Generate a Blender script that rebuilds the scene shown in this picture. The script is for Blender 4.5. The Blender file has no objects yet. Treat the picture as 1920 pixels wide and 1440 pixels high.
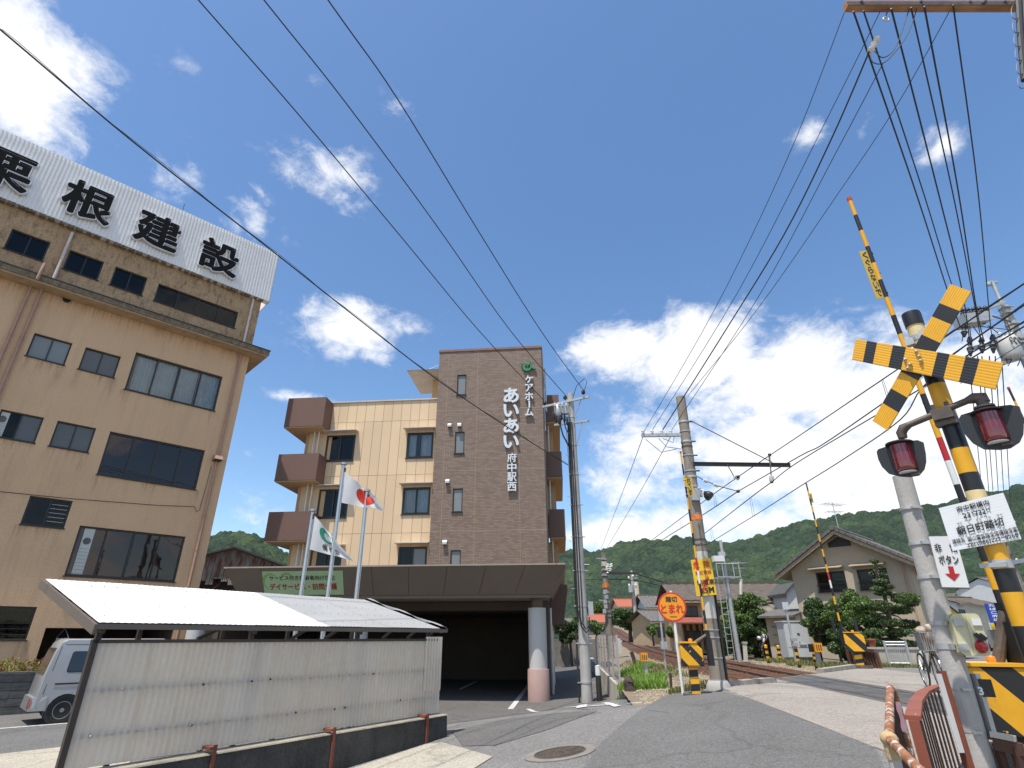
import bpy, bmesh, math, random
import numpy as np
from math import sin, cos, tan, atan, atan2, pi, radians, sqrt, exp
from mathutils import Vector, Matrix, noise
random.seed(7)
V = Vector
S = bpy.context.scene
COL = S.collection
# ------------------------------------------------------------------ camera
EYE, F, CX, CY, PT = 1.4, 1031.0, 945.0, 720.0, radians(24.74)
cam = bpy.data.objects.new('camera', bpy.data.cameras.new('camera'))
COL.objects.link(cam)
cam.location = (0, 0, EYE)
cam.rotation_euler = (pi/2 + PT, 0, 0)
cam.data.sensor_width = 36
cam.data.lens = F/1920*36
cam.data.shift_x = (960-CX)/1920
cam.data.clip_start = 0.05
cam.data.clip_end = 5000
S.camera = cam
# ------------------------------------------------------------------ light
SUN = V((-0.212, -0.295, 1)).normalized()
sl = bpy.data.lights.new('sun', 'SUN')
sl.energy = 4.3
sl.angle = radians(0.5)
sl.color = (1, 0.95, 0.87)
so = bpy.data.objects.new('sun', sl)
COL.objects.link(so)
so.rotation_euler = SUN.to_track_quat('Z', 'Y').to_euler()
so.location = (-20, -20, 60)
S.view_settings.view_transform = 'Standard'
S.view_settings.look = 'None'
S.view_settings.gamma = 1
S.view_settings.use_curve_mapping = False
S.view_settings.exposure = 0.44
S.cycles.max_bounces = 6
S.cycles.transparent_max_bounces = 16
S.cycles.use_denoising = True
# ------------------------------------------------------------------ camera geometry helpers (design time)
cP, sP = cos(PT), sin(PT)
def ray(u, v):
    a, b = (u-CX)/F, (CY-v)/F
    return V((a, cP - b*sP, sP + b*cP))
def P(u, v, Y):
    r = ray(u, v)
    return V((0, 0, EYE)) + r*(Y/r.y)
def GZ(u, v, z):
    r = ray(u, v)
    return V((0, 0, EYE)) + r*((z-EYE)/r.z)
def sstep(t):
    t = min(1, max(0, t))
    return t*t*(3-2*t)
def gz(x, y):
    sh = 0 if y < 11 else min(5.0, 4*((y-11)/6)**2)
    z = -0.5 + 0.92*sstep((x+5-sh)/10.5)
    return max(z, -0.5 + 0.92*sstep((x-2.9-max(0, y-16)*.102)/1.9))
def GP(u, v):
    r = ray(u, v)
    t = 2.0
    p = V((0, 0, EYE))
    for i in range(4000):
        q = p + r*t
        if q.z < gz(q.x, q.y): break
        t += 0.02
    return V((q.x, q.y, gz(q.x, q.y)))
# ------------------------------------------------------------------ world: sky + clouds
W = bpy.data.worlds.new('World')
S.world = W
W.use_nodes = True
nt = W.node_tree
nt.nodes.clear()
def N(tree, typ, **kw):
    n = tree.nodes.new(typ)
    for k, v in kw.items():
        if k.startswith('i_'):
            key = k[2:]
            n.inputs[int(key) if key.isdigit() else key].default_value = v
        else: setattr(n, k, v)
    return n
def L(tree, a, b): tree.links.new(a, b)
def math_(tree, op, a, b=None, c=None, clamp=False):
    n = tree.nodes.new('ShaderNodeMath'); n.operation = op; n.use_clamp = clamp
    for i, x in enumerate((a, b, c)):
        if x is None: continue
        if isinstance(x, (int, float)): n.inputs[i].default_value = x
        else: tree.links.new(x, n.inputs[i])
    return n.outputs[0]
sky = N(nt, 'ShaderNodeTexSky', sky_type='NISHITA', sun_disc=False,
        sun_elevation=math.asin(SUN.z), sun_rotation=atan2(SUN.x, SUN.y), air_density=1.0, dust_density=0.6, ozone_density=1.6)
tc = N(nt, 'ShaderNodeTexCoord')
sep = N(nt, 'ShaderNodeSeparateXYZ'); L(nt, tc.outputs['Generated'], sep.inputs[0])
az = math_(nt, 'ARCTAN2', sep.outputs[0], sep.outputs[1])
el = math_(nt, 'ARCSINE', sep.outputs[2])
def azel(u, v):
    r = ray(u, v).normalized()
    return atan2(r.x, r.y), math.asin(r.z)
# large fibrous fbm, in stretched direction space
mp = N(nt, 'ShaderNodeMapping'); L(nt, tc.outputs['Generated'], mp.inputs[0]); mp.inputs['Scale'].default_value = (1, 1, 1.5)
n1 = N(nt, 'ShaderNodeTexNoise', i_Scale=7.0, i_Detail=9.0, i_Roughness=0.62, i_Distortion=0.25); L(nt, mp.outputs[0], n1.inputs['Vector'])
n2 = N(nt, 'ShaderNodeTexNoise', i_Scale=22.0, i_Detail=8.0, i_Roughness=0.66, i_Distortion=0.4); L(nt, mp.outputs[0], n2.inputs['Vector'])
nf = math_(nt, 'ADD', math_(nt, 'MULTIPLY', n1.outputs[0], 0.6), math_(nt, 'MULTIPLY', n2.outputs[0], 0.4))
# (u, v, radius u, radius v, weight) of each cloud, turned into azimuth / elevation on the sky
CL = [(55, 95, 190, 120, 1.0), (40, 190, 190, 110, 1.0), (110, 250, 110, 80, .7), (330, 325, 75, 75, .62), (600, 320, 120, 75, .66), (640, 370, 70, 45, .5), (470, 385, 70, 85, .52), (760, 215, 60, 45, .5),
      (665, 610, 115, 66, 1.0), (720, 650, 55, 45, .7), (560, 450, 60, 50, .38),
      (1170, 650, 130, 62, 1.05), (1320, 660, 170, 95, 1.2), (1480, 710, 210, 115, 1.2), (1620, 730, 200, 130, 1.2), (1800, 780, 240, 150, 1.2),
      (1240, 840, 150, 110, .85), (1420, 850, 230, 130, 1.1), (1650, 900, 300, 140, 1.2), (1180, 910, 130, 60, .75), (1210, 1000, 180, 50, 1.0), (1380, 980, 260, 70, .8),
      (1525, 245, 55, 40, .66), (1765, 265, 75, 50, .74), (1620, 225, 60, 60, .45), (1085, 660, 40, 28, .8), (470, 960, 130, 60, .45), (430, 850, 80, 40, .4), (560, 745, 90, 18, .6), (340, 130, 60, 40, .38), (585, 180, 50, 40, .35)]
msk = None
for (u, v, ru, rv, w) in CL:
    a0, e0 = azel(u, v)
    a1, _ = azel(u+ru, v); _, e1 = azel(u, v-rv)
    da = math_(nt, 'DIVIDE', math_(nt, 'SUBTRACT', az, a0), abs(a1-a0))
    de = math_(nt, 'DIVIDE', math_(nt, 'SUBTRACT', el, e0), abs(e1-e0))
    d2 = math_(nt, 'ADD', math_(nt, 'MULTIPLY', da, da), math_(nt, 'MULTIPLY', de, de))
    g = math_(nt, 'MULTIPLY', math_(nt, 'EXPONENT', math_(nt, 'MULTIPLY', d2, -1.0)), w)
    msk = g if msk is None else math_(nt, 'MAXIMUM', msk, g)
# the rest of the sky carries the same kind of scattered cumulus
n3 = N(nt, 'ShaderNodeTexNoise', i_Scale=2.4, i_Detail=2.0); L(nt, mp.outputs[0], n3.inputs['Vector'])
behind = math_(nt, 'MULTIPLY', math_(nt, 'SUBTRACT', 0.25, sep.outputs[1], clamp=True), 3.0, clamp=True)
scat = math_(nt, 'MULTIPLY', math_(nt, 'MULTIPLY', math_(nt, 'SUBTRACT', n3.outputs[0], 0.46, clamp=True), 5.0), behind)
msk = math_(nt, 'MAXIMUM', msk, scat)
dens = math_(nt, 'ADD', math_(nt, 'MULTIPLY', msk, 0.92), math_(nt, 'MULTIPLY', math_(nt, 'SUBTRACT', nf, 0.5), 2.5))
mr = N(nt, 'ShaderNodeMapRange', interpolation_type='SMOOTHSTEP'); L(nt, dens, mr.inputs[0])
mr.inputs[1].default_value = 0.28; mr.inputs[2].default_value = 0.90
cf = math_(nt, 'MULTIPLY', mr.outputs[0], math_(nt, 'MULTIPLY', msk, 2.4, clamp=True))
# cloud body: white tops, soft grey where it is thick
thick = N(nt, 'ShaderNodeMapRange'); L(nt, dens, thick.inputs[0]); thick.inputs[1].default_value = 0.7; thick.inputs[2].default_value = 1.5
n4 = N(nt, 'ShaderNodeTexNoise', i_Scale=9.0, i_Detail=6.0, i_Roughness=0.6, i_Distortion=0.3); L(nt, mp.outputs[0], n4.inputs['Vector'])
sh4 = math_(nt, 'MULTIPLY', math_(nt, 'MULTIPLY', math_(nt, 'SUBTRACT', n4.outputs[0], 0.45, clamp=True), 3.0, clamp=True), thick.outputs[0])
cc = N(nt, 'ShaderNodeMix', data_type='RGBA'); L(nt, sh4, cc.inputs[0])
SKYS = 0.145
cc.inputs[6].default_value = (0.80/SKYS, 0.81/SKYS, 0.83/SKYS, 1)
cc.inputs[7].default_value = (0.46/SKYS, 0.50/SKYS, 0.56/SKYS, 1)
hs = N(nt, 'ShaderNodeHueSaturation'); L(nt, sky.outputs[0], hs.inputs['Color'])
hs.inputs['Saturation'].default_value = 1.14; hs.inputs['Value'].default_value = 1.0
mx = N(nt, 'ShaderNodeMix', data_type='RGBA'); L(nt, cf, mx.inputs[0]); L(nt, hs.outputs[0], mx.inputs[6]); L(nt, cc.outputs[2], mx.inputs[7])
bg = N(nt, 'ShaderNodeBackground'); bg.inputs[1].default_value = SKYS
L(nt, mx.outputs[2], bg.inputs[0])
wo = N(nt, 'ShaderNodeOutputWorld'); L(nt, bg.outputs[0], wo.inputs[0])
W.cycles.sampling_method = 'MANUAL'
W.cycles.sample_map_resolution = 512
# ------------------------------------------------------------------ materials
MATS = {}
def mat(name, col, rough=.6, metal=0.0, var=0.12, scale=3.0, bump=0.0, bscale=40.0, col2=None, stain=0.0, stain_col=(.05,.04,.03), stain_scale=(2, 2, .25), spec=.5, attr=None, fine=0.0, fscale=120.0, trans=0.0, coat=0.0, thr=(.5,.72)):
    """one procedural material: two tone noise, optional streaky stains, fine speckle and bump"""
    if name in MATS: return MATS[name]
    m = bpy.data.materials.new(name); m.use_nodes = True
    t = m.node_tree; t.nodes.clear()
    out = N(t, 'ShaderNodeOutputMaterial'); b = N(t, 'ShaderNodeBsdfPrincipled')
    tcx = N(t, 'ShaderNodeTexCoord')
    ns = N(t, 'ShaderNodeTexNoise', i_Scale=scale, i_Detail=6.0, i_Roughness=.6); L(t, tcx.outputs['Object'], ns.inputs['Vector'])
    mr = N(t, 'ShaderNodeMapRange'); L(t, ns.outputs[0], mr.inputs[0]); mr.inputs[1].default_value = .3; mr.inputs[2].default_value = .7
    mixn = N(t, 'ShaderNodeMix', data_type='RGBA'); L(t, mr.outputs[0], mixn.inputs[0])
    c2 = col2 if col2 else tuple(max(0, c*(1-var)) for c in col)
    c1 = col if col2 else tuple(min(1, c*(1+var)) for c in col)
    mixn.inputs[6].default_value = (*c1, 1); mixn.inputs[7].default_value = (*c2, 1)
    cur = mixn.outputs[2]
    if attr:
        at = N(t, 'ShaderNodeAttribute', attribute_name=attr)
        mm = N(t, 'ShaderNodeMix', data_type='RGBA', blend_type='MULTIPLY'); mm.inputs[0].default_value = 1
        L(t, cur, mm.inputs[6]); L(t, at.outputs['Color'], mm.inputs[7]); cur = mm.outputs[2]
    if fine:
        nf_ = N(t, 'ShaderNodeTexNoise', i_Scale=fscale, i_Detail=3.0, i_Roughness=.7); L(t, tcx.outputs['Object'], nf_.inputs['Vector'])
        mrf = N(t, 'ShaderNodeMapRange'); L(t, nf_.outputs[0], mrf.inputs[0]); mrf.inputs[1].default_value = .3; mrf.inputs[2].default_value = .7
        mrf.inputs[3].default_value = 1-fine; mrf.inputs[4].default_value = 1+fine
        vm = N(t, 'ShaderNodeVectorMath', operation='SCALE'); L(t, cur, vm.inputs[0]); L(t, mrf.outputs[0], vm.inputs['Scale']); cur = vm.outputs[0]
    if stain:
        mpp = N(t, 'ShaderNodeMapping'); L(t, tcx.outputs['Object'], mpp.inputs[0]); mpp.inputs['Scale'].default_value = stain_scale
        n5 = N(t, 'ShaderNodeTexNoise', i_Scale=2.0, i_Detail=8.0, i_Roughness=.7); L(t, mpp.outputs[0], n5.inputs['Vector'])
        r5 = N(t, 'ShaderNodeMapRange'); L(t, n5.outputs[0], r5.inputs[0]); r5.inputs[1].default_value = thr[0]; r5.inputs[2].default_value = thr[1]; r5.inputs[4].default_value = stain
        m5 = N(t, 'ShaderNodeMix', data_type='RGBA'); L(t, r5.outputs[0], m5.inputs[0]); L(t, cur, m5.inputs[6]); m5.inputs[7].default_value = (*stain_col, 1); cur = m5.outputs[2]
    L(t, cur, b.inputs['Base Color'])
    b.inputs['Roughness'].default_value = rough; b.inputs['Metallic'].default_value = metal
    b.inputs['Specular IOR Level'].default_value = spec
    if coat: b.inputs['Coat Weight'].default_value = coat; b.inputs['Coat Roughness'].default_value = .05
    if bump:
        nb = N(t, 'ShaderNodeTexNoise', i_Scale=bscale, i_Detail=5.0, i_Roughness=.65); L(t, tcx.outputs['Object'], nb.inputs['Vector'])
        bp = N(t, 'ShaderNodeBump'); bp.inputs['Strength'].default_value = bump; bp.inputs['Distance'].default_value = .02
        L(t, nb.outputs[0], bp.inputs['Height']); L(t, bp.outputs[0], b.inputs['Normal'])
    surf = b.outputs[0]
    if trans:
        tr = N(t, 'ShaderNodeBsdfTranslucent'); L(t, cur, tr.inputs[0])
        ms = N(t, 'ShaderNodeMixShader'); ms.inputs[0].default_value = trans; L(t, surf, ms.inputs[1]); L(t, tr.outputs[0], ms.inputs[2]); surf = ms.outputs[0]
    L(t, surf, out.inputs[0])
    MATS[name] = m
    return m
def per_object_tone(m, amt):
    t = m.node_tree; b = [n for n in t.nodes if n.type == 'BSDF_PRINCIPLED'][0]; cur = b.inputs['Base Color'].links[0].from_socket
    oi = N(t, 'ShaderNodeObjectInfo'); r = N(t, 'ShaderNodeMapRange'); L(t, oi.outputs['Random'], r.inputs[0]); r.inputs[3].default_value = 1-amt; r.inputs[4].default_value = 1+amt*.6
    vm = N(t, 'ShaderNodeVectorMath', operation='SCALE'); L(t, cur, vm.inputs[0]); L(t, r.outputs[0], vm.inputs['Scale']); L(t, vm.outputs[0], b.inputs['Base Color'])
def streak_mat(name, col, strength):
    m = bpy.data.materials.new(name); m.use_nodes = True; t = m.node_tree; t.nodes.clear()
    out = N(t, 'ShaderNodeOutputMaterial'); d = N(t, 'ShaderNodeBsdfDiffuse'); d.inputs[0].default_value = (*col, 1); tr = N(t, 'ShaderNodeBsdfTransparent')
    tcx = N(t, 'ShaderNodeTexCoord'); mp_ = N(t, 'ShaderNodeMapping'); mp_.inputs['Scale'].default_value = (9, 9, .5); L(t, tcx.outputs['Object'], mp_.inputs[0])
    nz = N(t, 'ShaderNodeTexNoise', i_Scale=1.6, i_Detail=5.0); L(t, mp_.outputs[0], nz.inputs[0])
    sp_ = N(t, 'ShaderNodeSeparateXYZ'); L(t, tcx.outputs['Generated'], sp_.inputs[0])
    r = N(t, 'ShaderNodeMapRange'); L(t, nz.outputs[0], r.inputs[0]); r.inputs[1].default_value = .45; r.inputs[2].default_value = .75
    f = math_(t, 'MULTIPLY', math_(t, 'MULTIPLY', r.outputs[0], math_(t, 'POWER', sp_.outputs[2], 1.6)), strength, clamp=True)
    ms = N(t, 'ShaderNodeMixShader'); L(t, f, ms.inputs[0]); L(t, tr.outputs[0], ms.inputs[1]); L(t, d.outputs[0], ms.inputs[2]); L(t, ms.outputs[0], out.inputs[0])
    return m
def glass_mat(name, tint, refl=.12, clear=.8, rough=.02, gl_col=(.58,.57,.55)):
    if name in MATS: return MATS[name]
    m = bpy.data.materials.new(name); m.use_nodes = True
    t = m.node_tree; t.nodes.clear()
    out = N(t, 'ShaderNodeOutputMaterial')
    tr = N(t, 'ShaderNodeBsdfTransparent'); tr.inputs[0].default_value = (*tint, 1)
    gl = N(t, 'ShaderNodeBsdfGlossy'); gl.inputs['Roughness'].default_value = rough; gl.inputs[0].default_value = (*gl_col, 1)
    fr = N(t, 'ShaderNodeFresnel'); fr.inputs[0].default_value = 1.5
    tcx = N(t, 'ShaderNodeTexCoord')
    nb = N(t, 'ShaderNodeTexNoise', i_Scale=1.3, i_Detail=2.0); L(t, tcx.outputs['Object'], nb.inputs['Vector'])
    bp = N(t, 'ShaderNodeBump'); bp.inputs['Strength'].default_value = .05; bp.inputs['Distance'].default_value = .05
    L(t, nb.outputs[0], bp.inputs['Height']); L(t, bp.outputs[0], gl.inputs['Normal'])
    ad = math_(t, 'ADD', math_(t, 'MULTIPLY', fr.outputs[0], 1.0), refl, clamp=True)
    ms = N(t, 'ShaderNodeMixShader'); L(t, ad, ms.inputs[0]); L(t, tr.outputs[0], ms.inputs[1]); L(t, gl.outputs[0], ms.inputs[2])
    L(t, ms.outputs[0], out.inputs[0])
    MATS[name] = m
    return m
# ------------------------------------------------------------------ mesh builder
BASE = {}
def base_of(o):
    while o is not None:
        if o in BASE: return BASE[o]
        o = o.parent
    return V((0, 0, 0))
def link(name, me, parent=None, label=None):
    o = bpy.data.objects.new(name, me); COL.objects.link(o)
    if parent is not None: o.parent = parent
    if label: o['label'] = label
    return o
def tag(o, label, cat, group=None):
    o['label'] = label; o['category'] = cat
    if group: o['group'] = group
    return o
def struct(o): o['kind'] = 'structure'; return o
def stuff(o): o['kind'] = 'stuff'; return o
def thing(name, label, cat, loc=(0, 0, 0), group=None, rz=0.0, local=False):
    """an Empty at the base of a thing; parts are given in world space unless local"""
    o = bpy.data.objects.new(name, None); COL.objects.link(o)
    o.empty_display_size = .2
    o.location = loc; o.rotation_euler = (0, 0, rz)
    BASE[o] = V((0, 0, 0)) if local else V(loc)
    return tag(o, label, cat, group)
class Fr:
    """upright frame: s along e, z up, d along the outward normal n"""
    def __init__(s, O, e, n=None):
        s.O = V((O[0], O[1], 0)); s.e = V((e[0], e[1], 0)).normalized()
        s.n = V((s.e.y, -s.e.x, 0)) if n is None else V((n[0], n[1], 0)).normalized()
    def pt(s, a, z, d=0): return s.O + s.e*a + s.n*d + V((0, 0, z))
    def px(s, u, v, d=0):
        r = ray(u, v); o = s.O + s.n*d
        t = (o - V((0, 0, EYE))).dot(s.n)/r.dot(s.n)
        q = V((0, 0, EYE)) + r*t - o
        return q.dot(s.e), q.z
class MB:
    def __init__(s): s.v = []; s.f = []; s.c = []
    def add(s, vs, fs):
        k = len(s.v); s.v += [tuple(q) for q in vs]; s.f += [tuple(i+k for i in f) for f in fs]; return s
    def box8(s, p): return s.add(p, [(0,3,2,1),(4,5,6,7),(0,1,5,4),(1,2,6,5),(2,3,7,6),(3,0,4,7)])
    def box(s, c, d, M=None):
        c = V(c); hx, hy, hz = d[0]/2, d[1]/2, d[2]/2
        p = [V(q) for q in ((-hx,-hy,-hz),(hx,-hy,-hz),(hx,hy,-hz),(-hx,hy,-hz),(-hx,-hy,hz),(hx,-hy,hz),(hx,hy,hz),(-hx,hy,hz))]
        if M is not None: p = [M @ q for q in p]
        return s.box8([c+q for q in p])
    def fbox(s, fr, s0, s1, z0, z1, d0, d1):
        g = fr.pt
        return s.box8([g(s0,z0,d1), g(s1,z0,d1), g(s1,z0,d0), g(s0,z0,d0), g(s0,z1,d1), g(s1,z1,d1), g(s1,z1,d0), g(s0,z1,d0)])
    def poly(s, pts): return s.add(pts, [tuple(range(len(pts)))])
    def bar(s, a, b, w, h, up=V((0,0,1))):
        a, b = V(a), V(b); x = (b-a).normalized(); up = V(up)
        if abs(x.dot(up)) > .98: up = V((0,1,0))
        y = up.cross(x).normalized()*(w/2); z = x.cross(y).normalized()*(h/2)
        return s.box8([a-y-z, b-y-z, b+y-z, a+y-z, a-y+z, b-y+z, b+y+z, a+y+z])
    def tube(s, pts, r, n=8, caps=True):
        pts = [V(p) for p in pts]; m = len(pts); k = len(s.v)
        if not isinstance(r, (list, tuple)): r = [r]*m
        ref = None
        for i, p in enumerate(pts):
            t = (pts[min(i+1, m-1)] - pts[max(i-1, 0)]).normalized()
            if ref is None:
                ref = V((0,0,1)) if abs(t.z) < .9 else V((1,0,0))
            a = t.cross(ref)
            if a.length < 1e-5: a = t.orthogonal()
            a.normalize(); b = t.cross(a).normalized(); ref = a.cross(t)
            for j in range(n):
                w = 2*pi*j/n
                s.v.append(tuple(p + (a*cos(w) + b*sin(w))*r[i]))
        for i in range(m-1):
            for j in range(n):
                j2 = (j+1) % n
                s.f.append((k+i*n+j, k+(i+1)*n+j, k+(i+1)*n+j2, k+i*n+j2))
        if caps:
            s.f.append(tuple(k+j for j in range(n))); s.f.append(tuple(k+(m-1)*n+j for j in reversed(range(n))))
        return s
    def lathe(s, c, prof, n=16, axis=V((0,0,1))):
        """prof: (r, h) along the axis from c"""
        c = V(c); axis = V(axis).normalized()
        a = axis.orthogonal().normalized(); b = axis.cross(a); k = len(s.v); m = len(prof)
        for (r, h) in prof:
            for j in range(n):
                w = 2*pi*j/n; s.v.append(tuple(c + axis*h + (a*cos(w)+b*sin(w))*r))
        for i in range(m-1):
            for j in range(n):
                j2 = (j+1) % n; s.f.append((k+i*n+j, k+i*n+j2, k+(i+1)*n+j2, k+(i+1)*n+j))
        s.f.append(tuple(k+j for j in reversed(range(n)))); s.f.append(tuple(k+(m-1)*n+j for j in range(n)))
        return s
    def ball(s, c, r, n=10, sq=(1,1,1)):
        c = V(c); k = len(s.v); m = max(4, n//2+1)
        for i in range(m+1):
            th = pi*i/m
            for j in range(n):
                w = 2*pi*j/n; s.v.append((c.x+r*sq[0]*sin(th)*cos(w), c.y+r*sq[1]*sin(th)*sin(w), c.z+r*sq[2]*cos(th)))
        for i in range(m):
            for j in range(n):
                j2 = (j+1) % n; s.f.append((k+i*n+j, k+(i+1)*n+j, k+(i+1)*n+j2, k+i*n+j2))
        return s
    def prism(s, pts, ext):
        """closed polygon pts pushed along vector ext"""
        n = len(pts); ext = V(ext); a = [V(p) for p in pts]; b = [p+ext for p in a]
        fs = [tuple(reversed(range(n))), tuple(range(n, 2*n))] + [(i, (i+1) % n, (i+1) % n+n, i+n) for i in range(n)]
        return s.add(a+b, fs)
    def grid(s, fn, nu, nv):
        k = len(s.v)
        for i in range(nu+1):
            for j in range(nv+1): s.v.append(tuple(fn(i/nu, j/nv)))
        for i in range(nu):
            for j in range(nv):
                q = k+i*(nv+1)+j; s.f.append((q, q+nv+1, q+nv+2, q+1))
        return s
    def mesh(s, name, base=V((0,0,0)), smooth=None):
        me = bpy.data.meshes.new(name)
        me.from_pydata([(x-base[0], y-base[1], z-base[2]) for x, y, z in s.v], [], s.f)
        bm = bmesh.new(); bm.from_mesh(me)
        bmesh.ops.recalc_face_normals(bm, faces=bm.faces); bm.to_mesh(me); bm.free()
        if smooth is not None:
            me.polygons.foreach_set('use_smooth', [True]*len(me.polygons)); me.set_sharp_from_angle(angle=radians(smooth))
        return me
    def build(s, name, m, parent=None, smooth=None, label=None):
        me = s.mesh(name, base_of(parent), smooth)
        if m is not None: me.materials.append(m)
        return link(name, me, parent, label)
def part(name, m, parent, fn, smooth=None, label=None):
    b = MB(); fn(b); return b.build(name, m, parent, smooth, label)
# ---- lettering with Blender's own font
TXT = {}
def glyph(ch):
    if ch in TXT: return TXT[ch]
    cu = bpy.data.curves.new('t', 'FONT'); cu.body = ch; cu.size = 1; cu.resolution_u = 3
    o = bpy.data.objects.new('t', cu); COL.objects.link(o)
    bpy.context.view_layer.update()
    me = bpy.data.meshes.new_from_object(o.evaluated_get(bpy.context.evaluated_depsgraph_get()))
    vs = [v.co.copy() for v in me.vertices]; fs = [tuple(p.vertices) for p in me.polygons]
    bpy.data.objects.remove(o); bpy.data.curves.remove(cu); bpy.data.meshes.remove(me)
    cnt = {}
    for f in fs:
        for i in range(len(f)):
            e = (f[i], f[(i+1) % len(f)]); cnt.setdefault(frozenset(e), []).append(e)
    TXT[ch] = (vs, fs, [e[0] for e in cnt.values() if len(e) == 1])
    return TXT[ch]
def text_into(mb, ch, O, ex, ez, h, depth=0.0, off=0.0, w=None, norm=None, k=8):
    """glyph run centred on O; ex, ez unit vectors; h full height of its box, w its width (None: keep shape); off thickens strokes (em)"""
    vs, fs, edges = glyph(ch)
    if not vs: return
    x0 = min(v.x for v in vs)-off; x1 = max(v.x for v in vs)+off; y0 = min(v.y for v in vs)-off; y1 = max(v.y for v in vs)+off
    sy = h/max(1e-6, (y1-y0)); sx = sy if w is None else w/max(1e-6, (x1-x0))
    cx, cy = (x0+x1)/2, (y0+y1)/2
    ex, ez = V(ex).normalized(), V(ez).normalized(); nn = V(norm) if norm is not None else ex.cross(ez)
    sh = [(0, 0)] if off <= 0 else [(off*cos(2*pi*i/k), off*sin(2*pi*i/k)) for i in range(k)]
    for i, (dx, dy) in enumerate(sh):
        st = i*.0005
        pts = [V(O) + ex*((v.x+dx-cx)*sx) + ez*((v.y+dy-cy)*sy) + nn*st for v in vs]
        if depth <= 0:
            mb.add(pts, fs); continue
        n = len(pts); top = [p + nn*depth for p in pts]
        mb.add(pts+top, [tuple(j+n for j in f) for f in fs] + [(b_, a_, a_+n, b_+n) for a_, b_ in edges])
ORD = ['first', 'second', 'third', 'fourth', 'fifth', 'sixth', 'seventh', 'eighth', 'ninth', 'tenth']
# ================================================================== SETTING: ground, track, hills
def asphalt(name, c, agg, var=.16, stain=.25, scol=(.06,.058,.055)):
    """worn asphalt: broad patches, coarse light aggregate, fine cracks"""
    m = mat(name, c, rough=.9, var=var, scale=.7, bump=.5, bscale=90, stain=stain, stain_col=scol, stain_scale=(.5,.5,.5), spec=.25, fine=.24, fscale=20)
    t = m.node_tree
    b = [n for n in t.nodes if n.type == 'BSDF_PRINCIPLED'][0]; cur = b.inputs['Base Color'].links[0].from_socket
    tcx = [n for n in t.nodes if n.type == 'TEX_COORD'][0]
    vo = N(t, 'ShaderNodeTexVoronoi', i_Scale=85.0); L(t, tcx.outputs['Object'], vo.inputs['Vector'])
    sp = N(t, 'ShaderNodeSeparateColor'); L(t, vo.outputs['Color'], sp.inputs[0])
    r = N(t, 'ShaderNodeMapRange'); L(t, sp.outputs[0], r.inputs[0]); r.inputs[1].default_value = .55; r.inputs[2].default_value = 1; r.inputs[4].default_value = agg
    mm = N(t, 'ShaderNodeMix', data_type='RGBA'); L(t, r.outputs[0], mm.inputs[0]); L(t, cur, mm.inputs[6]); mm.inputs[7].default_value = (.42,.40,.37,1)
    r2 = N(t, 'ShaderNodeMapRange'); L(t, sp.outputs[1], r2.inputs[0]); r2.inputs[1].default_value = .6; r2.inputs[2].default_value = 1; r2.inputs[4].default_value = .5
    m2 = N(t, 'ShaderNodeMix', data_type='RGBA'); L(t, r2.outputs[0], m2.inputs[0]); L(t, mm.outputs[2], m2.inputs[6]); m2.inputs[7].default_value = (.035,.034,.033,1)
    # cracks: thin edges of big warped cells, broken up by noise
    nz = N(t, 'ShaderNodeTexNoise', i_Scale=1.2, i_Detail=5.0); L(t, tcx.outputs['Object'], nz.inputs['Vector'])
    va = N(t, 'ShaderNodeVectorMath', operation='MULTIPLY_ADD'); L(t, nz.outputs['Color'], va.inputs[0]); va.inputs[1].default_value = (1.2,1.2,0); L(t, tcx.outputs['Object'], va.inputs[2])
    ve = N(t, 'ShaderNodeTexVoronoi', feature='DISTANCE_TO_EDGE', i_Scale=.22); L(t, va.outputs[0], ve.inputs['Vector'])
    cr = N(t, 'ShaderNodeMapRange'); L(t, ve.outputs['Distance'], cr.inputs[0]); cr.inputs[1].default_value = .003; cr.inputs[2].default_value = .010; cr.inputs[3].default_value = .22; cr.inputs[4].default_value = 0
    m3 = N(t, 'ShaderNodeMix', data_type='RGBA'); L(t, cr.outputs[0], m3.inputs[0]); L(t, m2.outputs[2], m3.inputs[6]); m3.inputs[7].default_value = (.03,.03,.03,1)
    L(t, m3.outputs[2], b.inputs['Base Color'])
    return m
M_ROAD = asphalt('asphalt', (.165,.16,.152), .55)
M_YARD = asphalt('asphalt_yard', (.105,.10,.095), .35)
M_LANE = asphalt('asphalt_lane', (.13,.13,.128), .35)
M_XING = asphalt('crossing_concrete', (.30,.265,.225), .6, var=.12, stain=.3, scol=(.16,.13,.10))
M_APRON = asphalt('old_concrete', (.42,.385,.31), .5, var=.12, stain=.25, scol=(.26,.22,.17))
M_LINE = mat('road_paint', (.62,.61,.58), rough=.8, var=.1, stain=.75, stain_col=(.15,.15,.145), stain_scale=(6,6,6), thr=(.42,.66))
def rng(a, b, st):
    n = max(1, int(round((b-a)/st))); return [a+(b-a)*i/n for i in range(n+1)]
def axis(parts):
    o = []
    for a, b, st in parts: o += rng(a, b, st)[:-1]
    return o+[parts[-1][1]]
xs = axis([(-1200,-400,200),(-400,-60,60),(-60,-14,4),(-14,-6,.8),(-6,9.2,.25),(9.2,24,.5),(24,80,4),(80,400,60),(400,1200,200)])
ys = axis([(-300,-30,60),(-30,0,5),(0,3,.6),(3,20,.25),(20,40,.5),(40,120,2),(120,160,20),(160,400,60),(400,1400,200)])
def gz_under(x, y):
    o = (x-7.92-.125*(y-17.1))/1.008
    return gz(x, y) - (.75 if y > 16.97+1.169*o+.35 and -4.75 < o < 13.4 and y < 117 else 0)
b = MB(); nx, ny = len(xs), len(ys)
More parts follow.
